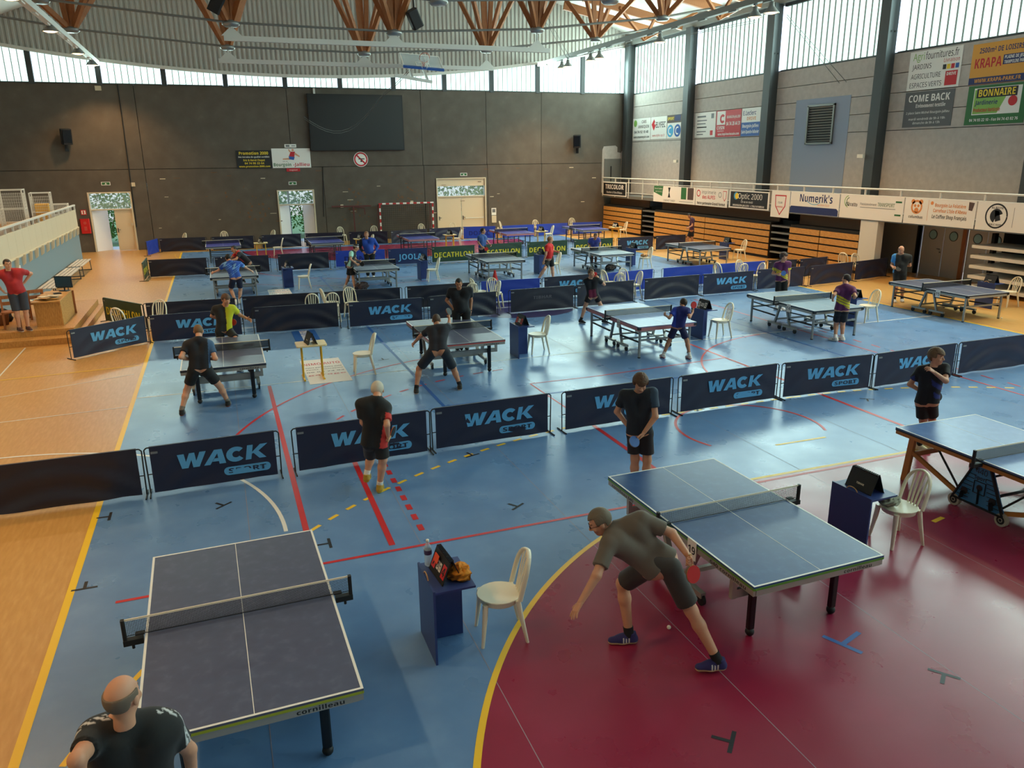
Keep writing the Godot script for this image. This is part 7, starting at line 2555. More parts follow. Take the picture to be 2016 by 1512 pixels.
func hand_template(pose: String) -> MB:
	# wrist at the origin, fingers along +y, palm towards +z, thumb on +x (a right hand)
	if hand_shapes.has(pose):
		return hand_shapes[pose]
	var fd := Field.new(Vector3(-0.09, -0.04, -0.05), Vector3(0.1, 0.22, 0.12), 0.0042)
	fd.bone(Vector3(0, -0.03, 0), Vector3(0, 0.02, 0), 0.026, 0.026, 0.012, false, false, Vector3(0, 0, 1), 0.75)
	for k in 4:
		var x: float = [0.03, 0.011, -0.009, -0.028][k]
		fd.bone(Vector3(x * 0.6, 0.015, 0), Vector3(x, 0.088 - 0.004 * absf(k - 1), 0), 0.0165, 0.0125, 0.012, false, false, Vector3(0, 0, 1), 0.85)
	var curl: Array = {"relaxed": [0.35, 0.55, 0.45], "grip": [1.25, 1.35, 0.9], "open": [0.1, 0.18, 0.15], "pinch": [0.5, 0.75, 0.5]}[pose]
	for k in 4:
		var x: float = [0.031, 0.011, -0.01, -0.029][k]
		var sp: float = [0.1, 0.03, -0.04, -0.14][k] * (2.0 if pose == "open" else 0.7)
		var ln: float = [0.068, 0.077, 0.071, 0.055][k]
		var p := Vector3(x, 0.086 - 0.004 * absf(k - 1), 0)
		var a := 0.0
		for s in 3:
			a += curl[s] * (1.0 + 0.06 * k)
			var sl: float = ln * [0.45, 0.31, 0.26][s]
			var q := p + Vector3(sin(sp) * cos(a), cos(sp) * cos(a), sin(a)) * sl
			fd.bone(p, q, [0.0098, 0.0088, 0.008][s], [0.0088, 0.008, 0.0072][s], 0.003)
			p = q
	var th: Array = [Vector3(0.022, 0.02, 0.006), Vector3(0.045, 0.048, 0.018), Vector3(0.056, 0.076, 0.026), Vector3(0.06, 0.098, 0.03)]
	if pose == "grip":
		th = [Vector3(0.022, 0.02, 0.006), Vector3(0.044, 0.045, 0.022), Vector3(0.04, 0.07, 0.042), Vector3(0.024, 0.082, 0.052)]
	elif pose == "open":
		th = [Vector3(0.022, 0.02, 0.006), Vector3(0.052, 0.04, 0.014), Vector3(0.074, 0.062, 0.02), Vector3(0.086, 0.08, 0.024)]
	for s in 3:
		fd.bone(th[s], th[s + 1], [0.015, 0.0115, 0.0098][s], [0.0115, 0.0098, 0.0085][s], 0.006)
	var mb := MB.new()
	mb.coloured = true
	fd.mesh_into(mb)
	hand_shapes[pose] = mb
	return mb

func head_template() -> MB:
	# centre of the head at the origin, face towards +z
	if head_shape != null:
		return head_shape
	var fd := Field.new(Vector3(-0.11, -0.16, -0.13), Vector3(0.11, 0.14, 0.15), 0.0055)
	fd.ellipsoid(Vector3(0, 0.03, -0.012), Vector3(0.076, 0.092, 0.096), 0.0)
	fd.ellipsoid(Vector3(0, -0.035, 0.022), Vector3(0.062, 0.082, 0.066), 0.03)
	fd.ellipsoid(Vector3(0, -0.088, 0.045), Vector3(0.034, 0.026, 0.034), 0.025)
	fd.bone(Vector3(-0.03, 0.03, 0.076), Vector3(0.03, 0.03, 0.076), 0.012, 0.012, 0.015)
	for s in [1, -1]:
		fd.carve(Vector3(0.031 * s, 0.008, 0.1), Vector3(0.019, 0.013, 0.018))
		fd.ellipsoid(Vector3(0.031 * s, 0.008, 0.074), Vector3(0.0135, 0.0125, 0.0125), 0.002)
		fd.ellipsoid(Vector3(0.078 * s, -0.006, -0.008), Vector3(0.011, 0.031, 0.02), 0.006)
		fd.ellipsoid(Vector3(0.04 * s, -0.028, 0.062), Vector3(0.022, 0.02, 0.02), 0.02)
	fd.bone(Vector3(0, 0.014, 0.088), Vector3(0, -0.024, 0.108), 0.008, 0.0125, 0.008)
	fd.bone(Vector3(-0.012, -0.03, 0.094), Vector3(0.012, -0.03, 0.094), 0.009, 0.009, 0.006)
	fd.bone(Vector3(-0.018, -0.056, 0.082), Vector3(0.018, -0.056, 0.082), 0.0065, 0.0065, 0.004)
	fd.bone(Vector3(-0.015, -0.066, 0.08), Vector3(0.015, -0.066, 0.08), 0.007, 0.007, 0.004)
	fd.bone(Vector3(0, -0.06, -0.01), Vector3(0, -0.15, -0.022), 0.052, 0.054, 0.02)
	var mb := MB.new()
	mb.coloured = true
	# vertex colours multiply the skin tone: lips, brows and eyes differ
	fd.mesh_into(mb, func(p: Vector3, n: Vector3) -> Color:
		if absf(p.y + 0.061) < 0.009 and absf(p.x) < 0.022 and p.z > 0.078:
			return Color(0.72, 0.42, 0.4)
		for s in [1, -1]:
			var q := Vector3(p.x - 0.031 * s, p.y - 0.008, 0)
			if q.length() < 0.0048 and p.z > 0.07:
				return Color(0.06, 0.05, 0.05)
			if absf(q.x) < 0.0125 and absf(q.y) < 0.0055 and p.z > 0.072:
				return Color(1.5, 1.7, 1.9)
			if absf(q.x) < 0.019 and p.y > 0.027 and p.y < 0.036 and p.z > 0.07:
				return Color(0.25, 0.2, 0.17)
		return Color.WHITE)
	head_shape = mb
	return mb

func hair_template(kind: String) -> MB:
	if hair_shapes.has(kind):
		return hair_shapes[kind]
	var thick: float = {"short": 0.012, "buzz": 0.006, "mop": 0.03, "fringe": 0.022, "ring": 0.008, "tied": 0.012}[kind]
	var fd := Field.new(Vector3(-0.13, -0.13, -0.19), Vector3(0.13, 0.17, 0.15), 0.0065)
	fd.ellipsoid(Vector3(0, 0.03, -0.012), Vector3(0.076 + thick, 0.092 + thick, 0.096 + thick), 0.0)
	if kind == "tied":
		fd.bone(Vector3(0, 0.02, -0.11), Vector3(0, -0.02, -0.14), 0.032, 0.03, 0.01)
	var fn := FastNoiseLite.new()
	fn.seed = 3
	fn.frequency = 22.0 if kind == "mop" or kind == "fringe" else 34.0
	var rough := 0.012 if kind == "mop" else (0.007 if kind == "fringe" else 0.004)
	fd.clip(func(p: Vector3) -> float:
		# face opening, nape and ears stay free
		var front := 0.058
		if kind == "mop" or kind == "fringe":
			front = 0.034
		var face: float = minf(p.z - 0.035, front + 0.02 * absf(p.x) / 0.05 - p.y)
		var side: float = minf(minf(p.z + 0.045, -p.y + (0.0 if kind == "mop" else 0.012)), 0.05)
		var nape: float = -0.07 - p.y
		if kind == "ring":
			return maxf(maxf(maxf(face, side), nape), maxf(p.y - 0.055, p.z - 0.02))
		var wild: float = fn.get_noise_3dv(p) * rough + rough * 0.3
		return maxf(maxf(maxf(face, side), nape), wild - 0.5 * rough + (Vector3(p.x / (0.076 + thick), (p.y - 0.03) / (0.092 + thick), (p.z + 0.012) / (0.096 + thick)).length() - 1.0) * 0.08))
	var mb := MB.new()
	fd.mesh_into(mb)
	hair_shapes[kind] = mb
	return mb

func shoe_template() -> MB:
	# ankle above the origin, toe towards +z, sole on y = 0
	if shoe_shape != null:
		return shoe_shape
	var fd := Field.new(Vector3(-0.08, -0.02, -0.12), Vector3(0.08, 0.14, 0.24), 0.0085)
	fd.bone(Vector3(0, 0.035, -0.045), Vector3(0, 0.035, 0.06), 0.042, 0.044, 0.0)
	fd.bone(Vector3(0, 0.03, 0.06), Vector3(0.004, 0.024, 0.155), 0.046, 0.036, 0.03)
	fd.bone(Vector3(0, 0.05, -0.03), Vector3(0, 0.105, -0.025), 0.04, 0.042, 0.03, false, true)
	fd.bone(Vector3(0, 0.075, 0.0), Vector3(0, 0.045, 0.09), 0.034, 0.026, 0.03)
	fd.clip(func(p: Vector3) -> float: return -p.y)
	var mb := MB.new()
	mb.coloured = true
	fd.mesh_into(mb, func(p: Vector3, n: Vector3) -> Color:
		if p.y < 0.024:
			return Color(0, 0, 0)
		if absf(p.x) > 0.03 and p.z > -0.01 and p.z < 0.06 and fposmod(p.z * 42.0, 1.0) < 0.45 and p.y < 0.07:
			return Color(0.5, 0.5, 0.5)
		return Color(1, 1, 1))
	shoe_shape = mb
	return mb

func basis_yz(y: Vector3, z: Vector3) -> Basis:
	var yy := y.normalized()
	var zz := (z - yy * z.dot(yy))
	if zz.length() < 0.01:
		zz = MB.frame(yy).z
	zz = zz.normalized()
	return Basis(yy.cross(zz), yy, zz)

func tinted(src: MB, base: Color) -> MB:
	var m := MB.new()
	m.v = src.v
	m.n = src.n
	m.uv = src.uv
	m.ix = src.ix
	m.coloured = true
	var cc := PackedColorArray()
	for q in src.c:
		cc.append(Color(minf(base.r * q.r, 1.0), minf(base.g * q.g, 1.0), minf(base.b * q.b, 1.0)))
	m.c = cc
	return m

# o: label, j (joints, metres), s (size), skin, hair [kind, colour], shirt colour, accent, shorts, shoe, cell, sleeve, leg, handl, handr
func person(o: Dictionary) -> Node3D:
	var j := {}
	for k in o.j:
		var q: Array = o.j[k]
		j[k] = Vector3(q[0], q[1], -q[2])
	var base := Vector3(j.pelvis.x, o.get("ground", 0.0), j.pelvis.z)
	var t := thing("person", o.label, "person", base)
	for k in j:
		if k != "face":
			j[k] -= base
	var s: float = o.get("s", 1.0)
	var stout: float = o.get("stout", 1.0)
	var cell: float = o.get("cell", 0.016)
	var face: Vector3 = j.face.normalized()
	var up: Vector3 = (j.neck - j.pelvis).normalized()
	var across: Vector3 = (j.shl - j.shr).normalized()
	var chest: Vector3 = across.cross(up).normalized()
	if chest.dot(Vector3(face.x, 0, face.z)) < 0.0 and absf(chest.dot(face)) > 0.5:
		chest = -chest
	var lo := Vector3(1e9, 1e9, 1e9)
	var hi := -lo
	for k in j:
		if k != "face":
			lo = lo.min(j[k])
			hi = hi.max(j[k])
	lo -= Vector3(0.22, 0.18, 0.22)
	hi += Vector3(0.22, 0.24, 0.22)
	lo.y = maxf(lo.y, -0.05)
	var skin: Color = o.skin
	# ---- body
	var fd := Field.new(lo, hi, cell)
	torso(fd, j, s, stout, chest, 0.0)
	fd.bone(j.neck - up * 0.02, j.neck.lerp(j.head, 0.55), 0.056 * s, 0.05 * s, 0.03)
	for a in ["l", "r"]:
		var sh: Vector3 = j["sh" + a]
		var el: Vector3 = j["el" + a]
		var wr: Vector3 = j["wr" + a]
		fd.bone(sh, el, 0.05 * s * stout, 0.04 * s, 0.03)
		fd.bone(el, wr, 0.041 * s, 0.027 * s, 0.02)
		var hp: Vector3 = j["hip" + a]
		var kn: Vector3 = j["kn" + a]
		var an: Vector3 = j["an" + a]
		fd.bone(hp, kn, 0.084 * s * stout, 0.058 * s, 0.04)
		fd.bone(kn, kn.lerp(an, 0.3), 0.055 * s, 0.056 * s, 0.03)
		fd.bone(kn.lerp(an, 0.3), an, 0.056 * s, 0.036 * s, 0.03)
	var body := MB.new()
	body.coloured = true
	fd.mesh_into(body)
	body = tinted(body, skin)
	# head and hands belong to the same skin mesh
	var hs: float = 1.0 * lerpf(1.0, s, 0.5)
	var hb := Basis(Vector3.UP.cross(face).normalized(), face.cross(Vector3.UP.cross(face)).normalized(), face)
	if o.get("head_turn", 0.0) != 0.0:
		hb = hb.rotated(Vector3.UP, o.head_turn)
	var ht := Transform3D(hb.scaled(Vector3(hs, hs, hs)), j.head)
	body.add(tinted(head_template(), skin), ht)
	for a in ["l", "r"]:
		var el: Vector3 = j["el" + a]
		var wr: Vector3 = j["wr" + a]
		var dir: Vector3 = o.get("handdir" + a, (wr - el).normalized())
		var palm: Vector3 = o.get("palm" + a, across * (1.0 if a == "r" else -1.0) + Vector3(0, 0.01, 0))
		var bs := basis_yz(dir, palm)
		if a == "l":
			bs = Basis(-bs.x, bs.y, bs.z)
		body.add(tinted(hand_template(o.get("hand" + a, "relaxed")), skin), Transform3D(bs.scaled(Vector3(hs, hs, hs)), wr - dir.normalized() * 0.005))
	var skm := mat("skin", Color.WHITE, 0.55)
	skm.vertex_color_use_as_albedo = true
	put(t, "body", body, skm)
	# ---- hair
	if o.has("hair"):
		put(t, "hair", hair_template(o.hair[0]), mat("hair_" + o.hair[1].to_html(false), o.hair[1], 0.65), ht)
	# ---- shirt
	var sf := Field.new(lo, hi, cell)
	var loose: float = o.get("loose", 0.018)
	torso(sf, j, s, stout, chest, loose, o.get("hem", 0.04))
	var sleeve: float = o.get("sleeve", 0.62)
	for a in ["l", "r"]:
		var sh: Vector3 = j["sh" + a]
		var el: Vector3 = j["el" + a]
		if sleeve <= 1.0:
			sf.bone(sh, sh.lerp(el, sleeve), 0.052 * s * stout + loose, 0.046 * s + loose * 1.3, 0.03, false, true)
		else:
			sf.bone(sh, el, 0.052 * s * stout + loose, 0.042 * s + loose, 0.03)
			sf.bone(el, el.lerp(j["wr" + a], 0.92), 0.042 * s + loose, 0.034 * s + loose * 0.7, 0.02, false, true)
	var nk: Vector3 = j.neck
	sf.carve(nk + up * 0.075 + chest * 0.025, Vector3(0.068, 0.07, 0.068) * s)
	var shirt := MB.new()
	shirt.coloured = true
	var sc: Color = o.shirt
	var acc: Color = o.get("accent", sc)
	var pat: String = o.get("pattern", "")
	var pelvis: Vector3 = j.pelvis
	var shl: Vector3 = j.shl
	var shr: Vector3 = j.shr
	var nl := (nk - pelvis).length()
	sf.mesh_into(shirt, func(p: Vector3, n: Vector3) -> Color:
		var v: float = (p - pelvis).dot(up) / nl
		var u: float = (p - pelvis).dot(across)
		match pat:
			"band":
				var w: float = v + u * 0.9 * (1.0 if chest.z > 0 else -1.0)
				if w > 0.2 and w < 0.52 and fposmod(w * 9.0 + u * 3.0, 1.0) < 0.72:
					return acc
				if (p - shl).length() > 0.13 and (p - shr).length() > 0.13 and (p - pelvis).length() > nl * 0.4 and absf(u) > 0.2 and v < 0.68:
					return acc
			"half":
				if u > 0.06:
					return acc
			"sleevel":
				if (p - shl).dot(across) > -0.03:
					return acc
			"sleever":
				if (p - shr).dot(across) < 0.03:
					return acc
			"sleeves":
				if (p - shl).dot(across) > 0.0 or (p - shr).dot(across) < 0.0:
					return acc
			"cuff":
				if (p - shr).dot(across) < 0.0 and (p - shr).length() > 0.15:
					return acc
			"glow":
				if v < 0.4 and n.dot(chest) > 0.2 and absf(u) < 0.1:
					return acc
			"streak":
				if fposmod(p.y * 9.0 + u * 5.0 + sin(p.y * 23.0 + u * 17.0) * 0.5, 1.0) < 0.16 and n.dot(chest) < 0.3:
					return acc
			"flank":
				if absf(u) > 0.11 and v < 0.75 and v > 0.15 and fposmod(v * 3.0 + absf(u) * 4.0, 1.0) < 0.5:
					return acc
			"stripes":
				for q in [shl, shr]:
					var r: Vector3 = p - q
					if r.dot(across) * (1.0 if q == shl else -1.0) > -0.06 and n.dot(up) > -0.2:
						var w: float = fposmod(r.dot(chest) * 55.0 + 0.5, 1.0)
						if absf(r.dot(chest)) < 0.028 and w < 0.42:
							return acc
		return sc)
	var shm := mat("cloth_vertex", Color.WHITE, 0.8)
	shm.vertex_color_use_as_albedo = true
	shm.rim_enabled = true
	shm.rim = 0.15
	put(t, "shirt", shirt, shm)
	# ---- shorts or trousers
	var leg: float = o.get("leg", 0.72)
	var pf := Field.new(lo, hi, cell)
	var waist: Vector3 = pelvis + up * 0.1
	pf.bone(waist + across * 0.07 * s, j.hipl, 0.095 * s * stout, 0.098 * s * stout, 0.03, true)
	pf.bone(waist - across * 0.07 * s, j.hipr, 0.095 * s * stout, 0.098 * s * stout, 0.03, true)
	for a in ["l", "r"]:
		var hp: Vector3 = j["hip" + a]
		var kn: Vector3 = j["kn" + a]
		var an: Vector3 = j["an" + a]
		var fl: float = o.get("flare", 0.024)
		if leg <= 1.0:
			pf.bone(hp, hp.lerp(kn, leg), 0.094 * s * stout, 0.072 * s + fl, 0.03, false, true)
		else:
			pf.bone(hp, kn, 0.094 * s * stout, 0.066 * s + fl * 0.5, 0.03)
			pf.bone(kn, kn.lerp(an, leg - 1.0), 0.066 * s + fl * 0.5, 0.055 * s + fl * 0.5, 0.03, false, true)
	var shorts := MB.new()
	shorts.coloured = true
	var pc: Color = o.shorts
	var pa: Color = o.get("shorts_accent", pc)
	pf.mesh_into(shorts, func(p: Vector3, n: Vector3) -> Color:
		if pa != pc:
			for a in ["l", "r"]:
				var hp: Vector3 = j["hip" + a]
				var sd := 1.0 if a == "l" else -1.0
				if n.dot(across) * sd > 0.75 and absf((p - hp).dot(chest)) < 0.03:
					return pa
		return pc)
	put(t, "trousers" if leg > 1.0 else "shorts", shorts, shm)
	# ---- socks and shoes
	for a in ["l", "r"]:
		var kn: Vector3 = j["kn" + a]
		var an: Vector3 = j["an" + a]
		var shin := (kn - an).normalized()
		if o.has("sock"):
			var sk := MB.new()
			sk.tube(an - shin * 0.03, an + shin * o.get("sock_high", 0.07), 0.043 * s, 12, 0.047 * s)
			put(t, "sock", sk, mat("sock_" + o.sock.to_html(false), o.sock, 0.9))
		var toe: Vector3 = o.get("toe" + a, Vector3(face.x, 0, face.z))
		toe.y = toe.y if o.has("toe" + a) else 0.0
		var lift: float = an.y - 0.095 * s
		var sb := basis_yz(Vector3.UP, toe)
		if absf(toe.y) > 0.01:
			var fw := toe.normalized()
			sb = Basis(Vector3.UP.cross(fw).normalized(), fw.cross(Vector3.UP.cross(fw)).normalized(), fw)
		var shoe: Array = o.shoe
		var so := MB.new()
		so.v = shoe_template().v
		so.n = shoe_template().n
		so.uv = shoe_template().uv
		so.ix = shoe_template().ix
		so.coloured = true
		var cc := PackedColorArray()
		for q in shoe_template().c:
			cc.append(shoe[1] if q.r < 0.1 else (shoe[2] if q.r < 0.7 else shoe[0]))
		so.c = cc
		put(t, "shoe", so, shm, Transform3D(sb.scaled(Vector3(s, s, s)), Vector3(an.x, maxf(lift, 0.002), an.z)))
	if o.get("glasses", false):
		var gm := MB.new()
		for q in [1, -1]:
			var ring := []
			for k in 12:
				var an := TAU * k / 12
				ring.append(Vector3(0.032 * q + cos(an) * 0.022, 0.008 + sin(an) * 0.016, 0.098))
			gm.sweep(ring, 0.002, 0.002, 5, true)
			gm.tube(Vector3(0.054 * q, 0.01, 0.096), Vector3(0.082 * q, 0.006, 0.0), 0.002, 5)
		gm.tube(Vector3(-0.01, 0.01, 0.1), Vector3(0.01, 0.01, 0.1), 0.002, 5)
		put(t, "glasses", gm, mats["black_gloss"], ht)
	if o.has("headband"):
		var hm := MB.new()
		var ring := []
		for k in 24:
			var an := TAU * k / 24
			ring.append(Vector3(cos(an) * 0.084, 0.048, -0.012 + sin(an) * 0.104))
		hm.sweep(ring, 0.004, 0.016, 6, true, Vector3(1, 0, 0))
		put(t, "headband", hm, mats["white_paper"], ht)
	if o.has("watch"):
		var wm := MB.new()
		var wr: Vector3 = j["wr" + o.watch]
		var el: Vector3 = j["el" + o.watch]
		var dr := (wr - el).normalized()
		wm.tube(wr - dr * 0.035, wr - dr * 0.012, 0.033 * s, 12)
		put(t, "wrist_band", wm, mats["black_matt"])
	return t

func torso(fd: Field, j: Dictionary, s: float, stout: float, chest: Vector3, grow: float, hem := -1.0) -> void:
	var up: Vector3 = (j.neck - j.pelvis).normalized()
	var nk: Vector3 = j.neck - up * 0.05 * s
	var pv: Vector3 = j.pelvis
	if hem >= 0.0:
		pv = pv - up * (hem - 0.02)
	var mid: Vector3 = j.pelvis.lerp(nk, 0.45)
	var lf: Vector3 = j.shl.lerp(nk, 0.42) - up * 0.05 * s
	var rt: Vector3 = j.shr.lerp(nk, 0.42) - up * 0.05 * s
	var ac: Vector3 = (j.shl - j.shr).normalized()
	var flat := hem >= 0.0
	var w := 0.075 * s
	fd.bone(lf, mid + ac * w * 0.75, 0.098 * s * stout + grow, 0.088 * s * stout + grow, 0.04)
	fd.bone(rt, mid - ac * w * 0.75, 0.098 * s * stout + grow, 0.088 * s * stout + grow, 0.04)
	if stout > 1.08:
		fd.bone(mid + chest * 0.05 * stout, j.pelvis.lerp(nk, 0.2) + chest * 0.05 * stout, 0.1 * s * stout + grow, 0.095 * s * stout + grow, 0.05)
	fd.bone(mid + ac * w * 0.75, pv + ac * w, 0.088 * s * stout + grow, 0.092 * s * stout + grow * 1.2, 0.04, false, flat)
	fd.bone(mid - ac * w * 0.75, pv - ac * w, 0.088 * s * stout + grow, 0.092 * s * stout + grow * 1.2, 0.04, false, flat)
	fd.bone(j.shl, nk + up * 0.02, 0.055 * s * stout + grow, 0.06 * s + grow, 0.05)
	fd.bone(j.shr, nk + up * 0.02, 0.055 * s * stout + grow, 0.06 * s + grow, 0.05)
	if not flat:
		fd.bone(j.pelvis + ac * w, j.hipl, 0.092 * s, 0.088 * s, 0.04)
		fd.bone(j.pelvis - ac * w, j.hipr, 0.092 * s, 0.088 * s, 0.04)

# racket: grip at `at`, blade along dir, rubber facing n
func racket(at: Vector3, dir: Vector3, n: Vector3, front: String, label: String) -> void:
	var t := thing("table_tennis_racket", label, "racket", at, 0.0, "rackets in hand")
	t.basis = basis_yz(dir, n)
	var m := MB.new()
	m.chamfer_box(Vector3(0, 0.0, 0), Vector3(0.03, 0.1, 0.022), 0.006)
	m.prism(PackedVector2Array([Vector2(-0.015, 0.04), Vector2(0.015, 0.04), Vector2(0.032, 0.075), Vector2(-0.032, 0.075)]), Transform3D(Basis.IDENTITY, Vector3(0, 0, -0.003)), 0.006)
	put(t, "handle", m, mats["racket_wood"])
	for q in [[0.0032, front], [-0.0092, "black_matt" if front != "black_matt" else "rubber_red"]]:
		var b := MB.new()
		var el := PackedVector2Array()
		for k in 22:
			var a := TAU * k / 22
			el.append(Vector2(cos(a) * 0.075, 0.135 + sin(a) * 0.079))
		b.prism(el, Transform3D(Basis.IDENTITY, Vector3(0, 0, q[0])), 0.006)
		put(t, "rubber", b, mats[q[1]])
	var w := MB.new()
	var rim := PackedVector2Array()
	for k in 22:
		var a := TAU * k / 22
		rim.append(Vector2(cos(a) * 0.0755, 0.135 + sin(a) * 0.0795))
	w.prism(rim, Transform3D(Basis.IDENTITY, Vector3(0, 0, -0.0032)), 0.0064)
	put(t, "blade", w, mats["racket_wood"])

func lin(r: int, g: int, b: int) -> Color:
	return Color8(r, g, b).srgb_to_linear()

func layout_people() -> void:
	var toe := Vector3.ZERO
	person({"label": "heavy balding man in black shirt with white shoulder stripes, nearest camera", "s": 1.05, "stout": 1.3, "cell": 0.014, "skin": lin(206,150,118), "hair": ["ring", c8(112, 96, 80)], "shirt": lin(22,22,24), "accent": lin(210,210,210), "pattern": "stripes", "shorts": lin(24,24,26), "shoe": [lin(30,30,30), lin(220,220,220), lin(200,200,200)], "sock": c8(30, 30, 30), "j": {"pelvis": [-0.78, 0.90, 4.16], "neck": [-0.79, 1.49, 4.16], "head": [-0.76, 1.69, 4.09], "shl": [-0.93, 1.46, 4.13], "ell": [-0.97, 1.55, 3.85], "wrl": [-0.99, 1.31, 3.94], "hipl": [-0.89, 0.99, 4.14], "knl": [-0.88, 0.54, 4.17], "anl": [-0.90, 0.09, 4.13], "shr": [-0.60, 1.36, 4.20], "elr": [-0.50, 1.10, 4.29], "wrr": [-0.51, 0.84, 4.34], "hipr": [-0.71, 0.91, 4.18], "knr": [-0.70, 0.50, 4.20], "anr": [-0.72, 0.09, 4.17], "face": [0.45, 0.00, 0.90]}})
	person({"label": "man in grey shirt and glasses bending to pick up a ball", "s": 1.05, "stout": 1.0, "cell": 0.012, "skin": lin(206,150,118), "hair": ["short", c8(112, 100, 82)], "shirt": lin(104,94,82), "shorts": lin(60,54,50), "shoe": [lin(44,40,96), lin(214,190,140), lin(230,226,216)], "sock": c8(30, 30, 34), "glasses": true, "handl": "open", "handr": "grip", "sleeve": 0.72, "leg": 0.82, "hem": 0.06, "j": {"pelvis": [3.38, 0.97, 5.41], "neck": [3.02, 1.27, 5.64], "head": [2.92, 1.33, 5.69], "shl": [2.91, 1.21, 5.49], "ell": [2.72, 1.02, 5.34], "wrl": [2.55, 0.83, 5.29], "hipl": [3.44, 0.95, 5.33], "knl": [3.61, 0.55, 5.21], "anl": [3.78, 0.13, 5.01], "shr": [3.26, 1.36, 5.55], "elr": [3.51, 1.23, 5.43], "wrr": [3.51, 1.15, 5.18], "hipr": [3.29, 0.93, 5.45], "knr": [3.21, 0.61, 5.76], "anr": [3.25, 0.11, 5.68], "face": [-0.90, -0.50, 0.30]}})
	person({"label": "brown-haired boy in black shirt looking down behind table nineteen", "s": 1.0, "stout": 0.92, "cell": 0.013, "skin": lin(206,150,118), "hair": ["mop", c8(92, 62, 40)], "shirt": lin(30,36,44), "accent": lin(48,66,84), "pattern": "sleevel", "shorts": lin(34,32,38), "shoe": [lin(230,230,230), lin(240,240,240), lin(60,60,60)], "sock": c8(230, 230, 226), "handl": "pinch", "handr": "pinch", "leg": 0.75, "j": {"pelvis": [4.97, 0.95, 8.60], "neck": [4.94, 1.49, 8.61], "head": [4.90, 1.65, 8.50], "shl": [5.10, 1.50, 8.52], "ell": [5.09, 1.20, 8.41], "wrl": [4.93, 0.99, 8.42], "hipl": [5.05, 0.93, 8.55], "knl": [5.07, 0.55, 8.54], "anl": [5.08, 0.09, 8.57], "shr": [4.78, 1.46, 8.70], "elr": [4.74, 1.19, 8.81], "wrr": [4.85, 1.00, 8.68], "hipr": [4.90, 0.91, 8.64], "knr": [4.93, 0.56, 8.62], "anr": [4.94, 0.09, 8.65], "face": [-0.30, -0.50, -0.90]}})
	person({"label": "curly-haired boy in black and blue shirt holding his shoulder at right", "s": 0.96, "stout": 0.92, "cell": 0.013, "skin": lin(206,150,118), "hair": ["mop", c8(104, 76, 50)], "shirt": lin(20,20,24), "accent": lin(40,52,116), "pattern": "flank", "shorts": lin(22,22,26), "shoe": [lin(226,216,180), lin(236,220,170), lin(200,190,160)], "sock": c8(30, 30, 30), "handr": "grip", "handl": "relaxed", "leg": 0.6, "j": {"pelvis": [9.76, 0.87, 8.35], "neck": [9.78, 1.42, 8.33], "head": [9.72, 1.59, 8.26], "shl": [9.87, 1.42, 8.22], "ell": [9.71, 1.28, 8.04], "wrl": [9.52, 1.42, 8.10], "hipl": [9.81, 0.86, 8.30], "anl": [10.14, 0.09, 8.59], "knl": [9.99, 0.47, 8.40], "shr": [9.67, 1.34, 8.46], "elr": [9.64, 1.09, 8.59], "wrr": [9.76, 0.98, 8.40], "hipr": [9.72, 0.82, 8.40], "anr": [9.91, 0.10, 8.50], "knr": [9.83, 0.46, 8.41], "face": [0.30, 0.00, -0.95]}})
	person({"label": "white-haired man in black polo and gold shoes seen from behind", "s": 1.0, "stout": 1.05, "cell": 0.013, "skin": lin(206,150,118), "hair": ["short", c8(204, 192, 172)], "shirt": lin(26,26,28), "accent": lin(196,50,44), "pattern": "cuff", "shorts": lin(22,22,24), "shoe": [lin(168,134,36), lin(222,190,50), lin(40,40,36)], "sock": c8(228, 224, 216), "handr": "grip", "leg": 0.85, "sleeve": 0.75, "hem": 0.1, "j": {"pelvis": [1.68, 0.80, 10.01], "neck": [1.74, 1.39, 10.00], "head": [1.79, 1.45, 10.18], "shl": [1.53, 1.32, 10.04], "ell": [1.54, 1.06, 10.04], "wrl": [1.64, 0.85, 10.14], "hipl": [1.61, 0.76, 10.02], "knl": [1.66, 0.45, 10.31], "anl": [1.58, 0.20, 10.28], "shr": [1.85, 1.25, 9.98], "elr": [1.81, 1.08, 9.75], "wrr": [1.84, 0.88, 9.88], "hipr": [1.76, 0.74, 10.00], "knr": [1.77, 0.50, 9.99], "anr": [1.72, 0.10, 10.08], "face": [0.35, 0.00, 0.95]}})
	person({"label": "player in dark shirt lunging forward over the red-edged table", "s": 1.02, "stout": 1.05, "cell": 0.014, "skin": lin(190,132,98), "hair": ["buzz", c8(84, 62, 46)], "shirt": lin(30,32,40), "shorts": lin(32,34,46), "shoe": [lin(44,40,38), lin(226,190,160), lin(220,214,206)], "sock": c8(26, 26, 28), "handr": "grip", "leg": 0.85, "j": {"pelvis": [3.78, 0.83, 14.47], "neck": [3.88, 1.25, 14.79], "head": [3.90, 1.35, 14.97], "shl": [3.72, 1.19, 14.84], "ell": [3.57, 1.03, 15.04], "wrl": [3.48, 0.87, 15.21], "hipl": [3.66, 0.80, 14.50], "knl": [3.43, 0.47, 14.66], "anl": [3.32, 0.10, 14.52], "shr": [4.06, 1.23, 14.75], "elr": [4.17, 1.22, 15.02], "wrr": [4.25, 1.30, 15.25], "hipr": [3.91, 0.80, 14.43], "knr": [4.11, 0.42, 14.56], "anr": [4.20, 0.10, 14.46], "face": [0.25, -0.10, 0.97]}})
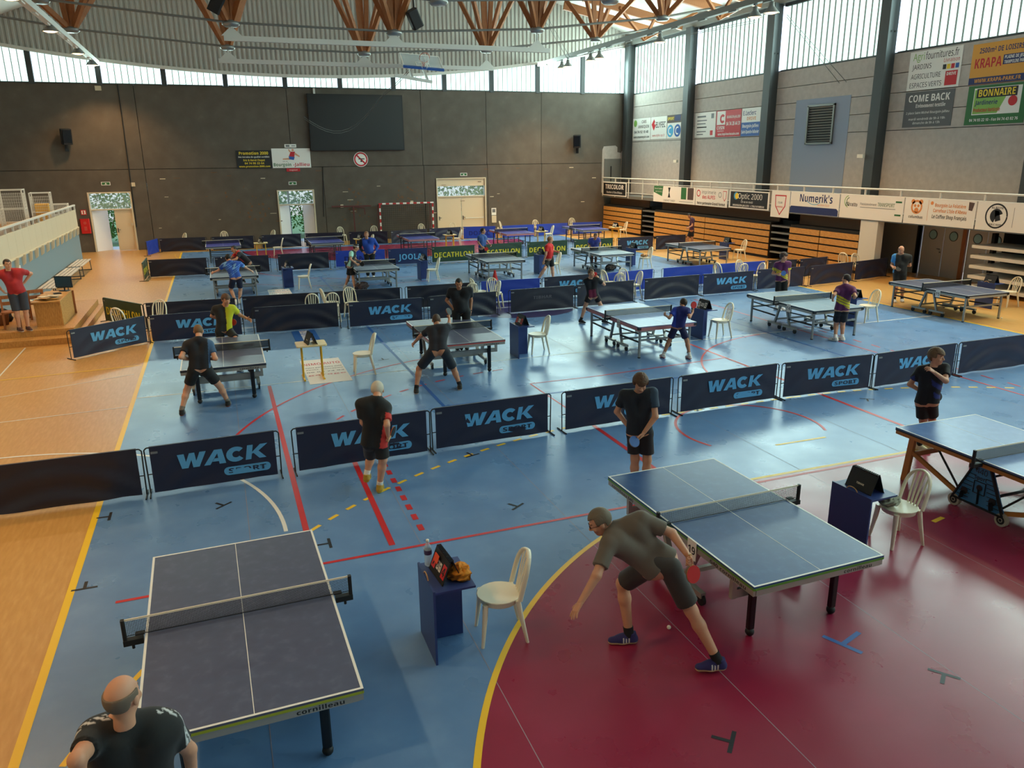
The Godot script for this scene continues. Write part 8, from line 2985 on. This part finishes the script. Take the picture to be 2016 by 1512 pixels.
	person({"label": "bearded man all in black standing behind the red-edged table", "s": 1.03, "stout": 1.15, "cell": 0.016, "skin": lin(190,132,98), "hair": ["buzz", c8(40, 36, 34)], "shirt": lin(28,28,30), "shorts": lin(24,24,26), "shoe": [lin(30,30,30), lin(200,200,200), lin(60,60,60)], "sock": c8(30, 30, 30), "handr": "grip", "watch": "l", "leg": 1.9, "j": {"pelvis": [5.24, 0.95, 17.73], "neck": [5.21, 1.47, 17.74], "head": [5.17, 1.63, 17.62], "shl": [5.45, 1.45, 17.67], "ell": [5.51, 1.18, 17.77], "wrl": [5.48, 0.92, 17.73], "hipl": [5.35, 0.92, 17.69], "knl": [5.34, 0.50, 17.66], "anl": [5.35, 0.09, 17.70], "shr": [5.02, 1.44, 17.79], "elr": [4.95, 1.19, 17.94], "wrr": [5.05, 1.03, 17.76], "hipr": [5.13, 0.91, 17.76], "knr": [5.12, 0.50, 17.73], "anr": [5.13, 0.09, 17.77], "face": [-0.25, -0.35, -0.95]}})
	person({"label": "player in black with wide stance seen from behind at left table", "s": 1.02, "stout": 1.1, "cell": 0.014, "skin": lin(206,150,118), "hair": ["buzz", c8(120, 88, 56)], "shirt": lin(20,20,22), "accent": lin(58,88,120), "pattern": "sleever", "shorts": lin(18,18,20), "shoe": [lin(26,26,28), lin(150,80,60), lin(200,200,200)], "sock": c8(120, 112, 104), "leg": 0.62, "j": {"pelvis": [-0.60, 0.85, 14.83], "neck": [-0.57, 1.37, 14.97], "head": [-0.56, 1.47, 15.15], "shl": [-0.77, 1.27, 14.96], "ell": [-0.89, 1.10, 14.77], "wrl": [-0.76, 1.00, 14.96], "hipl": [-0.71, 0.81, 14.82], "knl": [-0.88, 0.42, 14.94], "anl": [-1.00, 0.10, 14.82], "shr": [-0.40, 1.24, 14.98], "elr": [-0.32, 1.01, 14.80], "wrr": [-0.42, 0.96, 15.03], "hipr": [-0.49, 0.78, 14.83], "knr": [-0.30, 0.42, 14.98], "anr": [-0.20, 0.10, 15.08], "face": [0.10, 0.00, 1.00]}})
	person({"label": "young player in black and yellow shirt with red racket", "s": 1.0, "stout": 0.95, "cell": 0.016, "skin": lin(206,150,118), "hair": ["fringe", c8(92, 64, 44)], "shirt": lin(38,36,36), "accent": lin(206,204,36), "pattern": "half", "shorts": lin(24,24,26), "shoe": [lin(220,220,220), lin(230,230,230), lin(60,60,60)], "sock": c8(220, 220, 220), "handr": "grip", "handl": "open", "j": {"pelvis": [-0.14, 0.88, 18.08], "neck": [-0.08, 1.41, 18.08], "head": [-0.03, 1.56, 17.95], "shl": [0.09, 1.35, 18.08], "ell": [0.23, 1.15, 18.23], "wrl": [0.38, 1.09, 18.04], "hipl": [-0.04, 0.84, 18.08], "knl": [0.10, 0.68, 17.70], "anl": [0.08, 0.09, 17.73], "shr": [-0.27, 1.36, 18.08], "elr": [-0.36, 1.17, 18.27], "wrr": [-0.13, 1.03, 18.25], "hipr": [-0.24, 0.85, 18.07], "knr": [-0.23, 0.47, 18.05], "anr": [-0.24, 0.09, 18.08], "face": [0.35, -0.20, -0.90]}})
	person({"label": "girl in black and wine-red shirt holding racket to her chin", "s": 0.95, "stout": 0.9, "cell": 0.016, "skin": lin(206,150,118), "hair": ["tied", c8(92, 68, 46)], "shirt": lin(28,24,30), "accent": lin(120,38,66), "pattern": "glow", "shorts": lin(20,20,22), "shoe": [lin(28,28,30), lin(232,226,216), lin(60,60,60)], "sock": c8(30, 30, 30), "handr": "grip", "leg": 0.5, "j": {"pelvis": [9.52, 0.76, 19.30], "neck": [9.45, 1.26, 19.34], "head": [9.42, 1.41, 19.22], "shl": [9.63, 1.23, 19.25], "ell": [9.84, 1.07, 19.25], "wrl": [9.68, 1.25, 19.24], "hipl": [9.62, 0.73, 19.25], "knl": [9.72, 0.50, 19.20], "anl": [9.82, 0.10, 19.17], "shr": [9.34, 1.19, 19.39], "elr": [9.47, 0.98, 19.51], "wrr": [9.50, 1.18, 19.39], "hipr": [9.41, 0.72, 19.35], "knr": [9.34, 0.48, 19.39], "anr": [9.23, 0.10, 19.43], "face": [0.30, 0.00, -0.95]}})
	person({"label": "small boy in navy shirt with light blue disc on back", "s": 0.84, "stout": 0.95, "cell": 0.015, "skin": lin(190,132,98), "hair": ["short", c8(62, 46, 36)], "shirt": lin(34,42,104), "accent": lin(46,68,168), "pattern": "sleevel", "shorts": lin(32,30,70), "shoe": [lin(226,220,210), lin(214,60,50), lin(214,70,60)], "sock": c8(226, 220, 210), "handr": "grip", "leg": 0.7, "j": {"pelvis": [9.52, 0.77, 14.92], "neck": [9.58, 1.19, 14.88], "head": [9.67, 1.27, 14.99], "shl": [9.45, 1.14, 14.97], "ell": [9.28, 0.98, 14.92], "wrl": [9.30, 1.00, 15.12], "hipl": [9.46, 0.72, 14.96], "knl": [9.40, 0.40, 15.08], "anl": [9.29, 0.09, 15.11], "shr": [9.68, 1.14, 14.82], "elr": [9.61, 1.02, 14.62], "wrr": [9.76, 1.09, 14.74], "hipr": [9.59, 0.72, 14.87], "knr": [9.76, 0.41, 14.90], "anr": [9.78, 0.09, 14.79], "face": [0.05, 0.00, 1.00]}})
	person({"label": "boy in purple and yellow shirt seen from behind at table fourteen", "s": 0.96, "stout": 0.95, "cell": 0.015, "skin": lin(206,150,118), "hair": ["short", c8(46, 34, 30)], "shirt": lin(92,34,84), "accent": lin(216,200,40), "pattern": "band", "shorts": lin(20,20,22), "shoe": [lin(232,228,216), lin(226,222,214), lin(60,60,60)], "sock": c8(232, 230, 226), "j": {"pelvis": [14.10, 0.83, 14.84], "neck": [14.12, 1.42, 14.82], "head": [14.22, 1.54, 14.93], "shl": [14.01, 1.32, 14.93], "ell": [13.79, 1.20, 14.82], "wrl": [13.91, 1.08, 14.98], "hipl": [14.05, 0.76, 14.89], "knl": [14.19, 0.42, 15.07], "anl": [14.08, 0.10, 14.93], "shr": [14.24, 1.33, 14.70], "elr": [14.13, 1.20, 14.49], "wrr": [14.29, 1.14, 14.65], "hipr": [14.15, 0.77, 14.79], "knr": [14.30, 0.43, 14.97], "anr": [14.27, 0.10, 14.91], "face": [-0.30, 0.00, 0.95]}})
	person({"label": "boy in purple and yellow shirt with blue racket facing camera", "s": 1.0, "stout": 0.95, "cell": 0.018, "skin": lin(206,150,118), "hair": ["mop", c8(66, 50, 44)], "shirt": lin(96,40,92), "accent": lin(222,206,44), "pattern": "band", "shorts": lin(18,18,20), "shoe": [lin(220,220,220), lin(230,230,230), lin(60,60,60)], "sock": c8(220, 220, 220), "handr": "grip", "j": {"pelvis": [15.45, 0.92, 18.78], "neck": [15.45, 1.45, 18.78], "head": [15.39, 1.61, 18.68], "shl": [15.58, 1.41, 18.67], "ell": [15.63, 1.12, 18.70], "wrl": [15.62, 0.83, 18.65], "hipl": [15.52, 0.87, 18.72], "knl": [15.53, 0.48, 18.70], "anl": [15.51, 0.09, 18.73], "shr": [15.32, 1.37, 18.89], "elr": [15.28, 1.09, 18.97], "wrr": [15.26, 1.10, 18.72], "hipr": [15.39, 0.85, 18.82], "knr": [15.40, 0.47, 18.80], "anr": [15.39, 0.09, 18.83], "face": [0.35, 0.00, -0.93]}})
	person({"label": "bald man in black and blue shirt looking at his racket", "s": 1.02, "stout": 1.15, "cell": 0.018, "skin": lin(206,150,118), "hair": ["ring", c8(70, 56, 46)], "shirt": lin(22,22,26), "accent": lin(58,140,206), "pattern": "sleever", "shorts": lin(22,22,24), "shoe": [lin(226,222,214), lin(230,226,220), lin(190,190,190)], "sock": c8(40, 40, 40), "handl": "pinch", "handr": "grip", "watch": "l", "j": {"pelvis": [19.69, 0.93, 18.49], "neck": [19.69, 1.48, 18.49], "head": [19.57, 1.63, 18.43], "shl": [19.83, 1.41, 18.34], "ell": [19.95, 1.14, 18.38], "wrl": [19.76, 1.12, 18.55], "hipl": [19.75, 0.87, 18.42], "anl": [19.89, 0.10, 18.46], "knl": [19.80, 0.48, 18.41], "shr": [19.56, 1.41, 18.63], "elr": [19.57, 1.13, 18.72], "wrr": [19.43, 1.09, 18.51], "hipr": [19.64, 0.86, 18.54], "anr": [19.62, 0.10, 18.50], "knr": [19.61, 0.48, 18.48], "face": [-0.55, -0.40, -0.85]}})
	person({"label": "man in red shirt with white print, hand on hip at desk", "s": 1.06, "stout": 1.1, "cell": 0.016, "skin": lin(206,150,118), "hair": ["short", c8(50, 40, 34)], "shirt": lin(168,36,40), "shorts": lin(50,58,70), "shoe": [lin(70,36,34), lin(210,200,190), lin(60,60,60)], "ground": 0.32, "glasses": true, "leg": 0.95, "j": {"pelvis": [-4.99, 1.32, 22.79], "neck": [-5.08, 1.90, 22.77], "head": [-5.05, 2.05, 22.62], "shl": [-4.82, 1.83, 22.83], "ell": [-4.67, 1.74, 23.08], "wrl": [-4.85, 1.52, 23.01], "hipl": [-4.89, 1.26, 22.81], "knl": [-4.88, 0.84, 22.79], "anl": [-4.90, 0.41, 22.82], "shr": [-5.26, 1.81, 22.73], "elr": [-5.46, 1.63, 22.88], "wrr": [-5.33, 1.40, 22.83], "hipr": [-5.09, 1.26, 22.77], "knr": [-5.07, 0.84, 22.74], "anr": [-5.09, 0.41, 22.78], "face": [0.50, 0.00, -0.85]}})
	person({"label": "player in bright blue shirt with arms spread seen from behind", "s": 1.0, "stout": 1.0, "cell": 0.018, "skin": lin(206,150,118), "hair": ["short", c8(22, 20, 22)], "shirt": lin(40,84,176), "accent": lin(120,176,226), "pattern": "streak", "shorts": lin(24,26,50), "shoe": [lin(220,216,206), lin(226,222,214), lin(40,40,40)], "sock": c8(226, 222, 214), "j": {"pelvis": [0.32, 0.89, 26.36], "neck": [0.21, 1.37, 26.56], "head": [0.16, 1.48, 26.72], "shl": [0.01, 1.28, 26.56], "ell": [-0.17, 1.10, 26.70], "wrl": [-0.33, 1.02, 26.88], "hipl": [0.23, 0.82, 26.36], "knl": [0.14, 0.48, 26.60], "anl": [0.25, 0.10, 26.38], "shr": [0.49, 1.30, 26.56], "elr": [0.66, 1.14, 26.73], "wrr": [0.83, 1.01, 26.86], "hipr": [0.42, 0.83, 26.36], "knr": [0.43, 0.46, 26.58], "anr": [0.36, 0.10, 26.56], "face": [-0.10, 0.00, 1.00]}})
	person({"label": "dark-haired player in red shirt crouching behind left grey table", "s": 1.0, "stout": 1.0, "cell": 0.018, "skin": lin(190,132,98), "hair": ["short", c8(34, 28, 26)], "shirt": lin(206,34,36), "accent": lin(30,28,30), "pattern": "sleever", "shorts": lin(26,26,28), "shoe": [lin(26,26,28), lin(200,200,200), lin(200,200,200)], "sock": c8(30, 30, 30), "handr": "grip", "j": {"pelvis": [0.88, 0.78, 31.15], "neck": [0.55, 1.19, 31.16], "head": [0.42, 1.30, 31.16], "shl": [0.49, 1.10, 31.32], "ell": [0.31, 0.99, 31.12], "wrl": [0.17, 0.97, 30.92], "hipl": [0.82, 0.73, 31.15], "knl": [0.73, 0.50, 30.80], "anl": [0.64, 0.12, 31.03], "shr": [0.59, 1.12, 30.98], "elr": [0.47, 0.97, 30.76], "wrr": [0.26, 0.95, 30.62], "hipr": [0.94, 0.73, 31.15], "knr": [1.03, 0.42, 31.14], "anr": [1.10, 0.12, 30.70], "face": [-0.85, 0.00, -0.50]}})
	person({"label": "boy with white headband and mint sleeves beside grey table", "s": 0.95, "stout": 0.95, "cell": 0.018, "skin": lin(206,150,118), "hair": ["short", c8(44, 34, 32)], "shirt": lin(30,28,30), "accent": lin(176,226,206), "pattern": "sleeves", "shorts": lin(24,22,24), "shoe": [lin(226,222,210), lin(230,226,216), lin(200,200,200)], "sock": c8(226, 222, 210), "headband": true, "handr": "grip", "j": {"pelvis": [4.22, 0.84, 28.10], "neck": [4.39, 1.34, 28.07], "head": [4.48, 1.47, 28.06], "shl": [4.41, 1.28, 28.24], "ell": [4.46, 1.02, 28.24], "wrl": [4.57, 0.99, 28.03], "hipl": [4.27, 0.79, 28.09], "knl": [4.30, 0.40, 27.97], "anl": [4.26, 0.09, 27.58], "shr": [4.28, 1.30, 27.94], "elr": [4.22, 1.10, 27.77], "wrr": [4.42, 0.93, 27.74], "hipr": [4.21, 0.79, 28.10], "knr": [4.17, 0.41, 28.23], "anr": [4.01, 0.09, 28.15], "face": [0.95, -0.20, -0.20]}})
	person({"label": "man in blue and black tracksuit jacket with hand on hip", "s": 1.05, "stout": 1.1, "cell": 0.018, "skin": lin(206,150,118), "hair": ["short", c8(150, 104, 70)], "shirt": lin(38,76,172), "accent": lin(26,26,30), "pattern": "sleever", "shorts": lin(22,22,24), "shoe": [lin(230,226,220), lin(236,232,226), lin(60,60,60)], "sock": c8(30, 30, 30), "sleeve": 1.5, "leg": 1.9, "j": {"pelvis": [5.36, 0.99, 30.46], "neck": [5.30, 1.54, 30.48], "head": [5.27, 1.69, 30.34], "shl": [5.55, 1.47, 30.43], "ell": [5.71, 1.22, 30.51], "wrl": [5.58, 1.04, 30.37], "hipl": [5.47, 0.94, 30.45], "knl": [5.46, 0.52, 30.42], "anl": [5.47, 0.09, 30.45], "shr": [5.09, 1.44, 30.51], "elr": [5.04, 1.18, 30.66], "wrr": [5.12, 1.03, 30.45], "hipr": [5.25, 0.93, 30.48], "knr": [5.25, 0.51, 30.45], "anr": [5.26, 0.09, 30.49], "face": [-0.30, 0.00, -0.95]}})
	person({"label": "man in blue shirt with red racket before green barriers", "s": 1.0, "stout": 1.0, "cell": 0.02, "skin": lin(206,150,118), "hair": ["short", c8(36, 28, 26)], "shirt": lin(50,86,150), "shorts": lin(24,28,44), "shoe": [lin(230,230,230), lin(230,230,230), lin(60,60,60)], "sock": c8(230, 230, 230), "handr": "grip", "j": {"pelvis": [10.02, 0.97, 30.57], "neck": [10.03, 1.48, 30.57], "head": [10.06, 1.62, 30.56], "shl": [10.17, 1.36, 30.67], "ell": [10.25, 1.18, 30.64], "wrl": [10.30, 1.07, 30.41], "hipl": [10.09, 0.92, 30.55], "knl": [10.12, 0.50, 30.54], "anl": [10.08, 0.09, 30.56], "shr": [9.87, 1.38, 30.50], "elr": [9.84, 1.16, 30.52], "wrr": [9.93, 1.01, 30.34], "hipr": [9.97, 0.91, 30.59], "knr": [10.00, 0.50, 30.58], "anr": [9.96, 0.09, 30.60], "face": [0.90, 0.00, -0.40]}})
	person({"label": "player in red shirt walking right with blue racket", "s": 1.0, "stout": 1.05, "cell": 0.02, "skin": lin(206,150,118), "hair": ["short", c8(150, 110, 68)], "shirt": lin(208,36,38), "shorts": lin(24,24,26), "shoe": [lin(60,48,40), lin(70,60,50), lin(90,80,70)], "sock": c8(90, 80, 70), "handr": "grip", "shorts_accent": lin(220,216,210), "j": {"pelvis": [11.19, 0.95, 26.30], "neck": [11.19, 1.46, 26.30], "head": [11.21, 1.60, 26.29], "shl": [11.30, 1.36, 26.43], "ell": [11.37, 1.19, 26.39], "wrl": [11.44, 1.17, 26.15], "hipl": [11.24, 0.89, 26.28], "knl": [11.29, 0.55, 26.26], "anl": [11.32, 0.10, 26.25], "shr": [11.05, 1.37, 26.19], "elr": [10.96, 1.11, 26.10], "wrr": [10.89, 0.86, 26.14], "hipr": [11.13, 0.88, 26.32], "knr": [10.91, 0.59, 26.10], "anr": [10.64, 0.12, 26.21], "face": [0.97, 0.00, -0.10]}})
	person({"label": "man in violet-blue shirt leaning on the pale blue table", "s": 0.98, "stout": 1.1, "cell": 0.02, "skin": lin(190,132,98), "hair": ["buzz", c8(70, 56, 48)], "shirt": lin(64,74,160), "shorts": lin(30,30,36), "shoe": [lin(60,60,60), lin(200,200,200), lin(60,60,60)], "sock": c8(200, 200, 200), "j": {"pelvis": [14.68, 0.85, 29.73], "neck": [14.53, 1.20, 29.38], "head": [14.50, 1.34, 29.25], "shl": [14.66, 1.20, 29.32], "ell": [14.83, 1.05, 29.48], "wrl": [14.74, 0.96, 29.27], "hipl": [14.75, 0.80, 29.70], "knl": [14.74, 0.45, 29.67], "anl": [14.75, 0.09, 29.70], "shr": [14.36, 1.18, 29.46], "elr": [14.40, 1.01, 29.69], "wrr": [14.34, 0.92, 29.47], "hipr": [14.61, 0.80, 29.77], "knr": [14.60, 0.44, 29.74], "anr": [14.61, 0.09, 29.77], "face": [-0.20, -0.40, -0.90]}})
	person({"label": "dark-haired man in dark purple shirt walking by the bleachers", "s": 1.0, "stout": 1.0, "cell": 0.02, "skin": lin(190,132,98), "hair": ["short", c8(24, 20, 22)], "shirt": lin(70,36,66), "shorts": lin(20,20,22), "shoe": [lin(60,60,60), lin(200,200,200), lin(60,60,60)], "sock": c8(200, 200, 200), "j": {"pelvis": [22.13, 0.94, 33.89], "neck": [22.10, 1.50, 33.91], "head": [22.01, 1.62, 33.97], "shl": [22.04, 1.43, 33.74], "ell": [21.98, 1.16, 33.64], "wrl": [21.75, 1.08, 33.57], "hipl": [22.10, 0.89, 33.91], "knl": [21.99, 0.49, 33.98], "anl": [22.03, 0.09, 33.99], "shr": [22.25, 1.42, 34.00], "elr": [22.19, 1.12, 34.03], "wrr": [22.08, 1.04, 34.10], "hipr": [22.15, 0.89, 33.88], "knr": [22.16, 0.48, 33.87], "anr": [22.20, 0.09, 33.88], "face": [-0.90, -0.40, -0.30]}})
	racket(P(3.51, 1.13, 5.12), Vector3(0.10, -0.90, 0.20), Vector3(0.2, 0.3, 1), "rubber_red", "red racket held behind his back by bending man")
	racket(P(4.89, 0.94, 8.42), Vector3(-0.80, -0.20, 0.30), Vector3(0, 0.6, 1), "rubber_blue", "blue-faced racket held by boy behind table nineteen")
	racket(P(9.79, 0.95, 8.35), Vector3(0.95, -0.10, 0.20), Vector3(0, 0.3, 1), "black_matt", "black racket held by curly-haired boy at right")
	racket(P(1.86, 0.82, 9.92), Vector3(0.50, 0.40, -0.60), Vector3(1, 0, 0.2), "black_matt", "racket held edge-on by white-haired man")
	racket(P(4.27, 1.32, 15.31), Vector3(0.10, 0.70, -0.60), Vector3(0.4, 0, 1), "black_matt", "racket held out by lunging player")
	racket(P(5.07, 0.99, 17.71), Vector3(0.70, -0.20, 0.30), Vector3(0, 0.2, 1), "black_matt", "black racket held by man all in black")
	racket(P(-0.07, 0.99, 18.24), Vector3(0.95, 0.10, 0.20), Vector3(0, 0.1, 1), "rubber_red", "round red racket held by player in black and yellow")
	racket(P(9.51, 1.24, 19.35), Vector3(0.50, 0.80, 0.10), Vector3(0.3, 0, 1), "rubber_red", "red racket held at the chin by girl")
	racket(P(9.81, 1.12, 14.79), Vector3(0.10, 0.95, -0.10), Vector3(0, 0.1, 1), "rubber_red", "red racket held up by small boy in navy")
	racket(P(15.25, 1.10, 18.65), Vector3(0.90, 0.30, 0.20), Vector3(0, 0.2, 1), "rubber_blue", "blue racket held by boy in purple facing camera")
	racket(P(19.39, 1.08, 18.45), Vector3(0.70, -0.10, 0.40), Vector3(0, 0.5, 1), "black_matt", "dark racket inspected by bald man")
	racket(P(4.47, 0.89, 27.73), Vector3(0.80, 0.20, 0.30), Vector3(0, 0.2, 1), "black_matt", "dark racket held by boy with white headband")
	racket(P(9.96, 0.97, 30.29), Vector3(0.80, -0.30, 0.30), Vector3(0, 0.2, 1), "rubber_red", "red racket held by man in blue before green barriers")
	racket(P(10.87, 0.80, 26.14), Vector3(0.00, -1.00, 0.10), Vector3(0, 0, 1), "rubber_blue", "blue racket carried by walking player in red")

func _ready() -> void:
	view_and_light()
	make_materials()
	table_materials()
	barrier_materials()
	make_floor()
	make_far_wall()
	make_right_wall()
	make_left_side()
	make_roof()
	layout_tables()
	layout_barriers()
	layout_chairs()
	layout_stands()
	make_signs()
	make_extras()
	layout_people()
